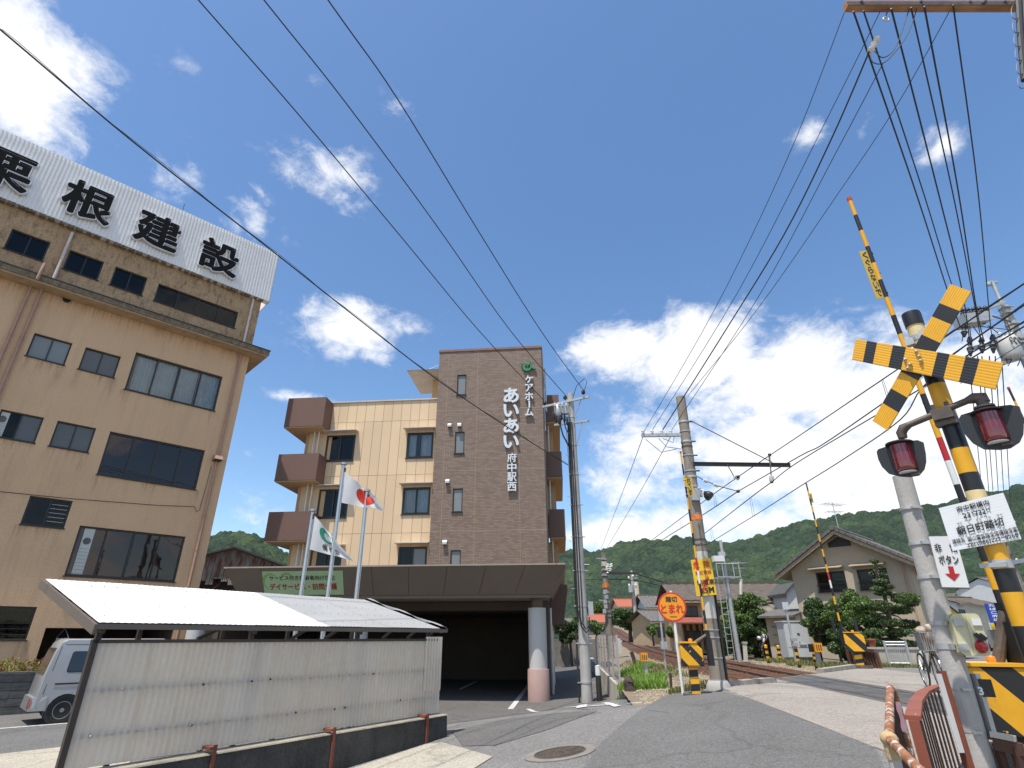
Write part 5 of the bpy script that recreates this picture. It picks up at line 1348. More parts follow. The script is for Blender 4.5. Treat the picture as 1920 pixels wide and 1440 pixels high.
for i in range(6):
    q = sw+V((-.26+i*.1, -.1+.06*(i % 2), -.42-.10*(i % 3)))
    part('bushing', M_BLKC, swb, lambda b: b.lathe(q, [(.02,.28),(.04,.2),(.045,0),(.02,-.05)], 8), smooth=40)
for i in range(4):
    q = sw+V((-.2+i*.14, -.12, .04))
    part('insulator', M_INS, swb, lambda b: b.lathe(q, [(.03,0),(.05,.03),(.03,.06),(.05,.09),(.02,.13)], 8), smooth=40)
part('cable_loop', M_BLKC, pu, lambda b: b.tube([sw+V((.0,-.05,-.4)), sw+V((-.02,-.1,-.75)), sw+V((.05,-.15,-1.1)), sw+V((.2,-.15,-1.42)), V((UX-rad(5),UY-.12,sw.z-1.5))], .03, 6), smooth=40)
part('cable_loop', M_BLKC, pu, lambda b: b.tube([sw+V((.1,-.05,-.42)), sw+V((.16,-.1,-.8)), sw+V((.25,-.15,-1.05)), V((UX-rad(5),UY-.14,sw.z-1.15))], .022, 6), smooth=40)
i1, i2, i3 = P(1095,733,UY-.5), P(1061,743,UY), P(1023,753,UY+.45)
for q in (i1, i2, i3):
    part('dead_end_insulator', M_BLKC, pu, lambda b: b.lathe(q+V((-.03,0,-.14)), [(.03,0),(.075,.05),(.075,.12),(.035,.18)], 10), smooth=40)
part('jumper', M_BLKC, pu, lambda b: b.tube([i1, i1+V((.12,-.05,.32)), i1+V((.05,-.05,.5)), i1+V((-.25,.1,.25)), i2+V((.3,.1,.05)), sw+V((.3,0,.1))], .012, 5))
bol = thing('bollard', 'black post with a white cap at the foot of the utility pole', 'bollard', (UX+.33, UY-.25, uz0))
bb = V((UX+.36, UY-.1, uz0))
part('post', mat('black_rubber', (.02,.02,.02), rough=.6), bol, lambda b: b.lathe(bb, [(.085,-.05),(.08,.72)], 14), smooth=40)
part('cap', mat('white_band', (.65,.65,.62), rough=.5), bol, lambda b: b.lathe(bb, [(.082,.72),(.082,.98),(.03,.99)], 14), smooth=40)
# ================================================================== warehouse behind, left of the care home
fwr = Fr(P(330, 1100, 36), (.94, .34), (.34, -.94))
wh = thing('warehouse', 'old gabled warehouse of rusty corrugated sheets behind the brown canopy', 'building', fwr.pt(0, -.5))
M_RSH = mat('rusty_sheet', (.34,.34,.32), rough=.75, var=.12, scale=1.5, stain=.95, stain_col=(.17,.065,.025), stain_scale=(2.2,2.2,.45), fine=.15, thr=(.42,.60))
za, zb_ = fwr.px(385, 1047)[1], fwr.px(432, 1028)[1]
sp = fwr.px(440, 1028)[0]; s_end = fwr.px(540, 1062)[0]; ze = fwr.px(540, 1066)[1]
sl_ = sp-(s_end-sp); zmid = fwr.px(450, 1085)[1]
i_ = 0
n = 16
for i in range(n):
    a, c = sl_+(s_end-sl_)*i/n, sl_+(s_end-sl_)*(i+1)/n
    zr = lambda s: zb_-(zb_-ze)*abs(s-sp)/(s_end-sp)
    def sheet(b):
        m = 8
        for j in range(m):
            x0, x1 = a+(c-a)*j/m, a+(c-a)*(j+1)/m; dd = .015*((j % 2)*2-1)
            b.poly([fwr.pt(x0,zmid-.2*(i % 3),dd), fwr.pt(x1,zmid-.2*(i % 3),-dd), fwr.pt(x1,zr(x1)-.05,-dd), fwr.pt(x0,zr(x0)-.05,dd)])
    part('wall_sheet', M_RSH, wh, sheet)
M_ROOFD = mat('dark_roof', (.075,.072,.068), rough=.8, var=.2)
part('roof', M_ROOFD, wh, lambda b: (b.prism([fwr.pt(sp,zb_+.02,.35), fwr.pt(s_end+.5,ze-.12,.35), fwr.pt(s_end+.5,ze-.02,.35), fwr.pt(sp,zb_+.12,.35)], -fwr.n*10), b.prism([fwr.pt(sl_-.5,ze-.12,.35), fwr.pt(sp,zb_+.02,.35), fwr.pt(sp,zb_+.12,.35), fwr.pt(sl_-.5,ze-.02,.35)], -fwr.n*10)))
part('lower_wall', mat('dark_timber', (.05,.04,.034), rough=.9, var=.3), wh, lambda b: b.fbox(fwr, sl_, s_end, -.6, zmid, -3, -.4))
part('red_truss', mat('faded_red_steel', (.14,.045,.035), rough=.8), wh, lambda b: [b.bar(fwr.pt(sl_+i*1.2, zmid-.8, -.1), fwr.pt(sl_+i*1.2+.6, zmid-.3, -.1), .08, .08) for i in range(8)])
# ================================================================== LEVEL CROSSING EQUIPMENT
def stripe_mat(name, ca, cb, axis=(0,0,1), period=.5, phase=0., duty=.5, rough=.45):
    """painted diagonal bands in object space"""
    if name in MATS: return MATS[name]
    m = mat(name, ca, rough=rough, var=.10, scale=5, stain=.3, stain_col=(.10,.05,.02), stain_scale=(6,6,2), thr=(.58,.75))
    t = m.node_tree; b = [n for n in t.nodes if n.type == 'BSDF_PRINCIPLED'][0]; cur = b.inputs['Base Color'].links[0].from_socket
    tcx = [n for n in t.nodes if n.type == 'TEX_COORD'][0]
    dp = N(t, 'ShaderNodeVectorMath', operation='DOT_PRODUCT'); L(t, tcx.outputs['Object'], dp.inputs[0]); dp.inputs[1].default_value = axis
    fr = math_(t, 'FRACT', math_(t, 'ADD', math_(t, 'DIVIDE', dp.outputs['Value'], period), phase))
    st = math_(t, 'GREATER_THAN', fr, duty)
    nz = N(t, 'ShaderNodeTexNoise', i_Scale=14.0, i_Detail=5.0); L(t, tcx.outputs['Object'], nz.inputs[0])
    wear = math_(t, 'MULTIPLY', st, math_(t, 'LESS_THAN', nz.outputs[0], .68))
    mx_ = N(t, 'ShaderNodeMix', data_type='RGBA'); L(t, wear, mx_.inputs[0]); L(t, cur, mx_.inputs[6]); mx_.inputs[7].default_value = (*cb, 1)
    L(t, mx_.outputs[2], b.inputs['Base Color'])
    return m
YEL = (.72,.36,.012); BLKP = (.014,.014,.015)
M_YEL = mat('signal_yellow', YEL, rough=.42, var=.06, scale=4, stain=.25, stain_col=(.42,.22,.05), stain_scale=(5,5,2), thr=(.6,.78))
M_YELF = mat('faded_yellow', (.70,.55,.27), rough=.6, var=.12, scale=6, stain=.4, stain_col=(.35,.22,.10), stain_scale=(7,7,3))
M_BLP = mat('signal_black', BLKP, rough=.38, var=.2)
M_REDP = mat('signal_red', (.42,.015,.018), rough=.4); M_WHP = mat('signal_white', (.70,.70,.68), rough=.45, var=.04)
M_OLDST = mat('old_steel', (.13,.105,.085), rough=.6, metal=.5, var=.35, scale=8, stain=.5, stain_col=(.16,.07,.035), stain_scale=(6,6,6))
# ---- crossing signal
SY = 4.6; SX = .865*SY; SG = gz(SX, SY)
ph = radians(50); fsg = Fr(V((SX, SY, 0)), (cos(ph), -sin(ph)), (-sin(ph), -cos(ph)))
sig = thing('crossing_signal', 'yellow and black crossing signal post with crossbuck and two red lamps', 'railway signal', (SX, SY, SG))
vz = lambda v: P(1800, v, SY).z
PR = .070
segs = [(vz(598),vz(640),M_YELF),(vz(640),vz(684),M_YELF),(vz(684),vz(722),M_BLP),(vz(722),vz(784),M_YEL),(vz(784),vz(842),M_BLP),(vz(842),vz(888),M_YEL),(vz(888),vz(921),M_BLP),(vz(921),vz(980),M_YELF),(vz(980),vz(1018),M_BLP),(vz(1018),vz(1067),M_YEL),(vz(1067),vz(1111),M_BLP),(vz(1111),vz(1174),M_YEL),(vz(1174),1.18,M_BLP),(1.18,.85,M_YEL),(.85,SG-.05,M_BLP)]
for z1_, z0_, m_ in segs:
    part('post_band', m_, sig, lambda b: b.lathe((SX,SY,0), [(PR,z0_),(PR,z1_)], 28), smooth=40)
part('post_cap', M_BLP, sig, lambda b: b.lathe((SX,SY,0), [(PR+.008,vz(612)),(PR+.010,vz(592)),(PR+.006,vz(588)),(.02,vz(586))], 24), smooth=40)
part('clamp_band', M_GALV, sig, lambda b: (b.lathe((SX,SY,0), [(PR+.004,vz(640)),(PR+.004,vz(630))], 20), b.fbox(fsg, .02, .09, vz(641), vz(628), .06, .10), b.fbox(fsg, -.10, -.03, vz(648), vz(636), .04, .11)))
fcb = Fr(V((SX,SY,0))+fsg.n*.17, fsg.e, fsg.n)
q2w = lambda u, v, d=0: (lambda p: fcb.pt(p[0], p[1], d))(fcb.px(u, v, d))
def xboard(c4, d, cuts, th=.02):
    """ribbed board from four corner pixels (start lower, start upper, end upper, end lower), split into painted stripes"""
    A, B, C_, D = [q2w(u, v, d) for u, v in c4]
    for i, (t0, t1) in enumerate(zip(cuts, cuts[1:])):
        def bd(b):
            n = 9
            for j in range(n):
                w0, w1 = j/n, (j+1)/n; rd = .0011
                for (x0, x1, h0, h1) in ((w0, w0+.35/n, 0, rd), (w0+.35/n, w0+.65/n, rd, rd), (w0+.65/n, w1, rd, 0)):
                    f = lambda t, w, h: A.lerp(D, t).lerp(B.lerp(C_, t), w)+fcb.n*(h+th)
                    b.poly([f(t0,x0,h0), f(t1,x0,h0), f(t1,x1,h1), f(t0,x1,h1)])
            g_ = lambda t, w, h: A.lerp(D, t).lerp(B.lerp(C_, t), w)+fcb.n*h
            b.poly([g_(t0,0,0), g_(t0,1,0), g_(t1,1,0), g_(t1,0,0)])
            for w in (0, 1): b.poly([g_(t0,w,0), g_(t1,w,0), g_(t1,w,th), g_(t0,w,th)])
            if t0 == 0: b.poly([g_(0,0,0), g_(0,1,0), g_(0,1,th), g_(0,0,th)])
            if t1 == 1: b.poly([g_(1,0,0), g_(1,1,0), g_(1,1,th), g_(1,0,th)])
        part('crossbuck_stripe', M_YEL if i % 2 == 0 else M_BLP, sig, bd)
xboard([(1599,675),(1606,637),(1882,681),(1867,731)], .03, [0,.09,.17,.29,.385,.60,.68,.78,.865,1])
xboard([(1637,790),(1665,808),(1822,548),(1783,534)], -.005, [0,.135,.245,.37,.475,.505,.64,.77,.865,1])
for u, v in ((1719,660),(1707,684),(1727,677),(1698,675),(1724,669),(1703,691)):
    part('bolt', M_GALV, sig, lambda b: b.lathe(q2w(u,v,.05), [(.016,0),(.016,.012),(.008,.03),(.002,.032)], 8, fcb.n))
part('bolt_plate', M_YEL, sig, lambda b: [b.bar(q2w(*a,.058), q2w(*c,.058), .03, .006, fcb.n) for a, c in (((1719,655),(1727,682)),((1699,672),(1707,693)))])
part('crossbuck_bracket', M_OLDST, sig, lambda b: b.fbox(fsg, -.05, .05, vz(700), vz(672), .05, .165))
# lamps on a pipe
def spx(u, v, d): return fsg.pt(*fsg.px(u, v, d), d)
pd = .12
pa, pb, pe0, pe1 = spx(1706,796,pd), spx(1812,752,pd), spx(1690,812,pd), spx(1842,746,pd)
lp0, lp1 = spx(1688,836,pd), spx(1845,762,pd)
M_PIPEO = mat('weathered_pipe', (.12,.10,.085), rough=.55, metal=.5, var=.3, scale=9, stain=.5, stain_col=(.20,.10,.05), stain_scale=(6,6,6))
part('lamp_pipe', M_PIPEO, sig, lambda b: b.tube([pe0-V((0,0,.05)), pe0, pe0.lerp(pa,.35)+V((0,0,.02)), pa, pa.lerp(pb,.5), pb, pb.lerp(pe1,.5)+V((0,0,.012)), pe1, pe1-V((0,0,.04))], [.036,.042,.042,.028,.028,.028,.046,.050,.044], 14), smooth=50)
part('pipe_clamp', M_PIPEO, sig, lambda b: (b.fbox(fsg, -.085, .065, vz(791), vz(772), -.02, pd+.030), b.fbox(fsg, -.09, .07, vz(800), vz(790), .02, pd-.01)))
for s in (-.06, .04): part('clamp_bolt', M_PIPEO, sig, lambda b: b.lathe(fsg.pt(s, vz(768), pd), [(.018,-.02),(.018,.03)], 6))
M_LENS = mat('red_lens', (.155,.006,.010), rough=.12, var=.1, coat=1, spec=.6)
M_VIS = mat('lamp_black', (.020,.022,.023), rough=.5)
def lamp(out, lens, topc):
    pts = [spx(u, v, pd-.02) for u, v in out]
    c = sum(pts, V((0,0,0)))/len(pts)
    k = part('lamp', M_VIS, sig, lambda b: b.prism(pts, fsg.n*.02))
    L_ = [fsg.px(u, v, pd+.05) for u, v in lens]   # tl, tr, br, bl
    sA = (L_[0][0]+L_[3][0])/2; sB = (L_[1][0]+L_[2][0])/2; zT = (L_[0][1]+L_[1][1])/2; zB = (L_[2][1]+L_[3][1])/2
    rr = (sB-sA)/2*.86; cs = (sA+sB)/2
    nn = 22
    def lens_(b):
        prof = [(rr*.93, zT),(rr*.97, zT-(zT-zB)*.3),(rr*1.0, zT-(zT-zB)*.85),(rr*.94, zB+.01),(rr*.7, zB)]
        k_ = len(b.v)
        for r_, z in prof:
            for j in range(nn+1):
                a = pi*j/nn; wob = 1+.012*cos(a*24)
                b.v.append(tuple(fsg.pt(cs-r_*wob*cos(a), z, pd+.0+r_*wob*sin(a)*1.15)))
        for i in range(len(prof)-1):
            for j in range(nn): b.f.append((k_+i*(nn+1)+j, k_+i*(nn+1)+j+1, k_+(i+1)*(nn+1)+j+1, k_+(i+1)*(nn+1)+j))
        b.f.append(tuple(k_+4*(nn+1)+j for j in range(nn+1)))
    part('lens', M_LENS, k, lens_, smooth=50)
    part('hood', M_VIS, k, lambda b: b.prism([fsg.pt(cs-rr*1.25*cos(pi*j/14), zT+.004, pd+rr*1.5*sin(pi*j/14)) for j in range(15)], V((0,0,.012))))
    part('lens_base', M_WHP, k, lambda b: b.prism([fsg.pt(cs-rr*.8*cos(pi*j/12), zB-.012, pd+rr*.9*sin(pi*j/12)) for j in range(13)], V((0,0,.010))))
    part('name_plate', M_OLDST, k, lambda b: b.fbox(fsg, cs+rr*.2, cs+rr*.95, zB-.045, zB-.02, pd+.001, pd+.008))
    part('lamp_socket', M_PIPEO, k, lambda b: b.lathe(topc, [(.05,-.045),(.055,-.02),(.075,-.015),(.075,.0),(.045,.01),(.045,.05)], 14), smooth=40)
lamp([(1645,848),(1648,843),(1690,829),(1722,826),(1732,830),(1736,850),(1737,866),(1734,880),(1724,892),(1706,895),(1688,894),(1668,889),(1655,876),(1648,862)], [(1662,833),(1712,830),(1721,880),(1671,886)], lp0)
lamp([(1799,786),(1803,779),(1850,765),(1895,760),(1912,763),(1919,785),(1920,800),(1919,815),(1912,830),(1895,841),(1875,844),(1845,843),(1825,832),(1810,815)], [(1820,775),(1880,768),(1896,820),(1838,832)], lp1)
# white name board
phb = radians(32); fbd = Fr(V((SX,SY,0))+V((-sin(phb),-cos(phb),0))*.085, (cos(phb),-sin(phb)), (-sin(phb),-cos(phb)))
bc = [fbd.pt(*fbd.px(u, v), 0) for u, v in ((1760,953),(1881,924),(1915,1011),(1786,1033))]
def sgn(x, y, d=.0): return bc[0].lerp(bc[1], x).lerp(bc[3].lerp(bc[2], x), y)+fbd.n*d
M_BOARD = mat('white_board', (.70,.71,.71), rough=.45, var=.03, scale=3, stain=.15, stain_col=(.5,.49,.46), stain_scale=(4,4,1))
M_INK = mat('board_ink', (.012,.012,.013), rough=.5)
def board(b):
    n = 14
    for i in range(n):
        y0_, y1_ = i/n, (i+1)/n
        for (a, c, h0, h1) in ((y0_, y0_+.4/n, 0, .0002), (y0_+.4/n, y0_+.6/n, .0002, .0002), (y0_+.6/n, y1_, .0002, 0)):
            b.poly([sgn(0,a,.006+h0), sgn(0,c,.006+h1), sgn(1,c,.006+h1), sgn(1,a,.006+h0)])
    b.prism([sgn(0,0), sgn(0,1), sgn(1,1), sgn(1,0)], fbd.n*.006)
bo = part('name_board', M_BOARD, sig, board)
bex = (bc[1]-bc[0]).normalized(); bez = (bc[0]-bc[3]).normalized(); BW = (bc[1]-bc[0]).length; BH = (bc[0]-bc[3]).length
def stext(b, t, x, y, h, w, off=.012): text_into(b, t, sgn(x, y, .0125), bex, bez, h*BH, 0, off, w*BW, fbd.n, 6)
for t, x, y, h, w, off in (('府中駅構内',.50,.125,.125,.50,.014),('23',.37,.30,.12,.115,.02),('K',.475,.275,.07,.04,.02),('732',.575,.30,.12,.165,.02),('M',.70,.272,.07,.055,.02),
        ('あさ',.23,.438,.045,.07,.006),('ひ',.375,.438,.045,.035,.006),('まち',.52,.44,.045,.075,.006),('ふみ',.66,.44,.045,.08,.006),('きり',.83,.44,.045,.08,.006),
        ('朝日町踏切',.50,.59,.19,.70,.022),('連絡先',.13,.80,.10,.19,.010),('岡山電気指令信通指令室',.63,.80,.115,.73,.010),('TEL(086)222−8268',.60,.935,.10,.76,.016)):
    part('board_text', M_INK, bo, lambda b: stext(b, t, x, y, h, w, off))
part('board_strap', M_GALV, sig, lambda b: [b.lathe((SX,SY,0), [(PR+.004,z),(PR+.004,z+.03)], 20) for z in (vz(960), vz(1008))])
part('bracket_arm', M_GALV, sig, lambda b: (b.lathe((SX,SY,0), [(PR+.005,vz(1066)),(PR+.005,vz(1050))], 20), b.bar(spx(1838,1061,.04), spx(1888,1058,.08), .03, .035), b.bar(V((SX+.05,SY-.02,vz(1056))), V((SX+.45,SY-.1,vz(1040))), .05, .03)))
# ---- boom gate builder
M_STR = None
def boom_gate(name, label, base, tip, cab_c, rz, first, seed, sign_at=None, cab=True, phase=0.0, scale=1.0):
    """base, tip of the raised boom; cab_c ground point under the yellow cabinet"""
    t = thing(name, label, 'crossing gate', cab_c, 'crossing gates with raised booms')
    base, tip = V(base), V(tip); L_ = (tip-base).length; n = max(10, int(L_/.27))
    for i in range(n):
        p, q = base.lerp(tip, i/n), base.lerp(tip, (i+1)/n)
        k = (i+int(phase)) % 2
        m_ = M_YEL if k else M_BLP
        if i == n//3: m_ = M_REDP
        if i == n//3-1: m_ = M_WHP
        r0 = .030-.008*i/n
        part('boom_stripe', m_, t, lambda b: b.tube([p, q], [r0*scale, (r0-.008/n)*scale], 10), smooth=40)
    part('boom_tip', mat('tip_red', (.5,.03,.025), rough=.5), t, lambda b: b.tube([tip, tip+(tip-base).normalized()*.05], .027*scale, 10))
    R_ = Matrix.Rotation(rz, 3, 'Z')
    if cab:
        c = V(cab_c)+V((0,0,.78)); w, d, h = .52*scale, .44*scale, .50*scale
        def cb(b):
            prof = [(-w/2,-h/2),(w/2,-h/2),(w/2,h/2-.12),(w/2-.12,h/2),(-w/2+.05,h/2),(-w/2,h/2-.05)]
            b.prism([c+R_ @ V((x,-d/2,z)) for x, z in prof], R_ @ V((0,d,0)))
        ax = (R_ @ V((.75,.2,.65))).normalized()
        cbo = part('cabinet', stripe_mat('hazard_stripes_'+str(seed) if False else 'hazard_'+['wide','near','far','side'][seed], YEL, BLKP, tuple(ax), .36*scale, .15+.2*seed, .55), t, cb)
        bv = cbo.modifiers.new('bevel', 'BEVEL'); bv.width = .02; bv.segments = 2
        part('cabinet_lid', M_YEL, t, lambda b: b.prism([c+R_ @ V((x,-d/2-.015,h/2+.001+z)) for x, z in ((-w/2-.0,-.0),(w/2-.10,-.0),(w/2-.10,.03),(-w/2,.03))], R_ @ V((0,d+.03,0))))
        part('lamp_knob', mat('orange_plastic', (.7,.22,.01), rough=.4), t, lambda b: b.lathe(c+R_ @ V((.02,-.02,h/2+.032)), [(.045,0),(.045,.04),(.035,.055),(0,.06)], 14), smooth=40)
        part('post', stripe_mat('hazard_post', YEL, BLKP, (0,.3,1), .26, .2, .5), t, lambda b: b.fbox(Fr(V(cab_c), (cos(rz), sin(rz))), -.10*scale, .10*scale, cab_c[2]+.06, cab_c[2]+.535, -.12*scale, .12*scale))
        part('base_plate', M_OLDST, t, lambda b: b.fbox(Fr(V(cab_c), (cos(rz), sin(rz))), -.30*scale, .30*scale, cab_c[2]-.03, cab_c[2]+.06, -.22*scale, .22*scale))
        part('axle', M_OLDST, t, lambda b: b.tube([base+V((0,0,.06)), c+V((0,0,.16))], .045*scale, 10))
        part('counterweight', M_BLP, t, lambda b: (b.box(base-V((0,0,.28)), (.12*scale,.16*scale,.5)), b.box(base-V((0,0,.10)), (.08,.10,.5))))
    if sign_at:
        u0, u1, side, txt = sign_at
        a, c2 = base.lerp(tip, u0), base.lerp(tip, u1); sd_ = V(side)
        nn = (c2-a).normalized().cross(sd_.normalized()); nn = -nn if nn.y > 0 else nn
        sp_ = part('boom_sign', mat('sign_yellow', (.50,.34,.05), rough=.5, var=.06), t, lambda b: b.prism([a+sd_*.12, c2+sd_*.12, c2+sd_, a+sd_], nn*.006))
        upv = (c2-a).normalized()
        def tx(b):
            m = len(txt)
            for i, ch in enumerate(txt):
                text_into(b, ch, a.lerp(c2, 1-(i+.6)/(m+.3))+sd_*.55+nn*.008, sd_.normalized() if sd_.x > 0 else -sd_.normalized(), upv, (c2-a).length/(m+1.2), 0, .02, sd_.length*.5, nn, 6)
        part('sign_text', M_INK, sp_, tx)
        part('sign_clip', M_BLP, sp_, lambda b: [b.tube([base.lerp(tip, u)+sd_*.2, base.lerp(tip, u)-sd_.normalized()*.03], .02, 6) for u in (u0+.012, (u0+u1)/2, u1-.012)])
    return t
GYA = 6.0
gA = gz(4.6, 5.0)
cabA = V((P(1878,1310,6.15).x, 6.15, 0)); cabA.z = P(1878,1312,6.15).z-.78
boom_gate('crossing_gate', 'nearest crossing gate with a big yellow and black cabinet at the right edge', (.842*GYA, GYA, P(1890,1160,GYA).z), (.8185*GYA, GYA, P(1592,376,GYA).z), cabA, radians(-22), True, 1, (.70,.84,(-.115,.03,0),'くぐらないで'), phase=0, scale=1.18)
bB = P(1324, 1292, 12.95); bB.z = gz(bB.x, 12.95); cabB = V((bB.x-.22, bB.y-.0, bB.z-.06))
boom_gate('crossing_gate', 'crossing gate with raised striped boom at the foot of the leaning railway pole', P(1327,1196,bB.y), P(1276.5,850,bB.y), cabB, radians(-12), False, 0, (.74,.85,(.155,-.05,0),'おりています'), phase=1, scale=.86)
YC = 21.5
cabC = V((P(1602,1204,YC).x, YC, P(1602,1204,YC).z-.78))
boom_gate('crossing_gate', 'crossing gate across the track behind the rusty steel fence, boom raised', P(1578,1180,YC), P(1512,908,YC), cabC, radians(-25), False, 2, (.86,.93,(.10,-.02,0),'注意'), phase=0, scale=1.2)
YD = 11.0; pD = P(1892,730,YD)
boom_gate('crossing_gate', 'farther raised boom with a red tip at the right edge beside the red lamp', (pD.x+.25, YD, 1.3), pD, V((pD.x+.6, YD, .42)), radians(30), False, 3, None, phase=1)
# ---- concrete post with emergency button
EY = 5.6
eb = V((.7234*EY, EY, gz(.7234*EY, EY))); et = V((.7398*EY, EY, P(1692,893,EY).z))
ebp = thing('concrete_post', 'grey concrete post carrying the emergency button box and its white sign', 'post', eb)
part('post', M_CONC, ebp, lambda b: b.tube([eb-V((0,0,.1)), eb.lerp(et,.5), et], [.102,.094,.086], 24), smooth=40)
ex_ = (et-eb).normalized()
ep = lambda v: eb.lerp(et, (P(1800, v, EY).z-eb.z)/(et.z-eb.z))
for v, w in ((1020,.03),(1083,.03),(1169,.035),(1212,.05),(1291,.02),(1370,.02),(955,.02)):
    part('steel_band', M_GALV, ebp, lambda b: (b.lathe(ep(v), [(.101,-w/2),(.101,w/2)], 22, ex_), b.box(ep(v)+V((-.03,-.105,0)), (.07,.03,w))), smooth=40)
ph2 = radians(18); fem = Fr(V((eb.x+.02, EY-.10, 0)), (cos(ph2), -sin(ph2)), (-sin(ph2), -cos(ph2)))
ec = [fem.pt(*fem.px(u, v, .0), 0) for u, v in ((1741,1006),(1790,1005),(1817,1102),(1766,1101))]
def egn(x, y, d=0): return ec[0].lerp(ec[1], x).lerp(ec[3].lerp(ec[2], x), y)+fem.n*d
es = part('emergency_sign', M_BOARD, ebp, lambda b: b.prism([egn(0,0), egn(0,1), egn(1,1), egn(1,0)], fem.n*.012))
eex = (ec[1]-ec[0]).normalized(); eez = (ec[0]-ec[3]).normalized(); EWd = (ec[1]-ec[0]).length; EH = (ec[0]-ec[3]).length
part('sign_text', M_INK, es, lambda b: [text_into(b, ch, egn(x, y, .0155), eex, eez, h*EH, 0, .02, w*EWd, fem.n, 6) for ch, x, y, h, w in (('非',.22,.24,.18,.26),('常',.80,.24,.18,.26),('ボタン',.50,.47,.18,.74))])
part('sign_arrow', M_REDP, es, lambda b: b.poly([egn(x,y,.016) for x, y in ((.40,.60),(.60,.60),(.60,.74),(.78,.74),(.50,.88),(.22,.74),(.40,.74))]))
for y_, s_ in ((0,1),(1,-1)): part('sign_rim', M_OLDST, es, lambda b: b.bar(egn(0,y_,.006)+V((0,0,.006*s_)), egn(1,y_,.006)+V((0,0,.006*s_)), .014, .010))
ph3 = radians(12); fbx = Fr(V((eb.x+.02, EY-.16, 0)), (cos(ph3), -sin(ph3)), (-sin(ph3), -cos(ph3)))
bx4 = [fbx.pt(*fbx.px(u, v, 0), 0) for u, v in ((1778,1151),(1833,1150),(1858,1230),(1801,1229))]
def bxp(x, y, d=0): return bx4[0].lerp(bx4[1], x).lerp(bx4[3].lerp(bx4[2], x), y)+fbx.n*d
M_CREAM = mat('cream_box', (.56,.53,.34), rough=.4, var=.05, scale=3, stain=.25, stain_col=(.30,.27,.15), stain_scale=(5,5,2))
def rr_(r=.1, d=0): return [bxp(x, y, d) for x, y in ((r,0),(1-r,0),(1-r*.3,r*.25),(1,r*.8),(1,1-r*.8),(1-r*.3,1-r*.25),(1-r,1),(r,1),(0,1-r*.6),(0,r*.6))]
ebx = part('button_box', M_CREAM, ebp, lambda b: b.prism([p-fbx.n*.12 for p in rr_(.12)], fbx.n*.12))
part('box_door', M_CREAM, ebx, lambda b: (b.prism(rr_(.14,.002), fbx.n*.016), b.prism([bxp(.50,.02,.016), bxp(.60,.02,.016), bxp(.56,.98,.016), bxp(.44,.98,.016)], fbx.n*.012)))
part('door_seal', M_BLP, ebx, lambda b: b.prism([p for p in rr_(.12,.0003)], fbx.n*.0015))
part('hinge', M_GALV, ebx, lambda b: b.prism([bxp(.05,.13,.018), bxp(.36,.13,.018), bxp(.36,.30,.018), bxp(.05,.30,.018)], fbx.n*.014))
part('hinge', M_GALV, ebx, lambda b: b.prism([bxp(-.05,.72,.018), bxp(.30,.72,.018), bxp(.30,.88,.018), bxp(-.05,.88,.018)], fbx.n*.014))
lpl = part('label_plate', M_BOARD, ebx, lambda b: b.prism([bxp(.66,.14,.020), bxp(.96,.14,.020), bxp(.96,.29,.020), bxp(.66,.29,.020)], fbx.n*.012))
part('latch', M_BLP, ebx, lambda b: (b.bar(bxp(.64,.48,.03), bxp(.80,.66,.045), .035, .03), b.bar(bxp(.76,.50,.035), bxp(.92,.62,.035), .04, .03)))
part('red_button', mat('red_dome', (.40,.008,.012), rough=.25, coat=.6), ebx, lambda b: b.lathe(bxp(.72,.79,.018), [(.052,0),(.052,.012),(.046,.016),(.045,.03),(.036,.045),(.015,.052),(0,.053)], 22, fbx.n), smooth=40)
part('box_strap', M_OLDST, ebp, lambda b: [b.bar(ep(v)+V((-.0,-.10,0)), bxp(.05,y,-.03), .04, .03) for v, y in ((1169,.2),(1212,.8))])
part('cable_channel', M_GALV, ebp, lambda b: b.prism([ep(1262)+V((.10,-.10,0)), ep(1262)+V((.155,-.08,0)), ep(1262)+V((.155,.02,0)), ep(1262)+V((.10,.02,0))], ep(1385)-ep(1262)))
npl = part('number_plate', M_BLP, ebp, lambda b: b.bar(ep(1272)+V((.165,-.10,0)), ep(1305)+V((.165,-.10,0)), .11, .008, V((0,-1,0))))
q = fem.px(1836,1295,.09)
part('number_text', M_WHP, npl, lambda b: text_into(b, '3', fem.pt(q[0], q[1], .12), fem.e, (0,0,1), .065, 0, .04, None, fem.n, 6))
asp = thing('steel_post', 'narrow red brown steel angle post with a pale strip left of the concrete post', 'post', V((P(1795,1440,5.0).x, 5.0, gz(3.6,5))))
ax0 = P(1768,1258,5.0); gg = gz(ax0.x, 5.0)
part('angle', M_REDO, asp, lambda b: (b.bar((ax0.x,5.0,gg-.05),(ax0.x,5.0,ax0.z),.045,.008,(0,1,0)), b.bar((ax0.x-.02,5.025,gg-.05),(ax0.x-.02,5.025,ax0.z),.008,.045,(0,1,0))))
part('strip', mat('pale_strip', (.55,.54,.52), rough=.6), asp, lambda b: b.bar((ax0.x-.05,4.99,.60),(ax0.x-.05,4.99,ax0.z-.02),.045,.006,(0,1,0)))
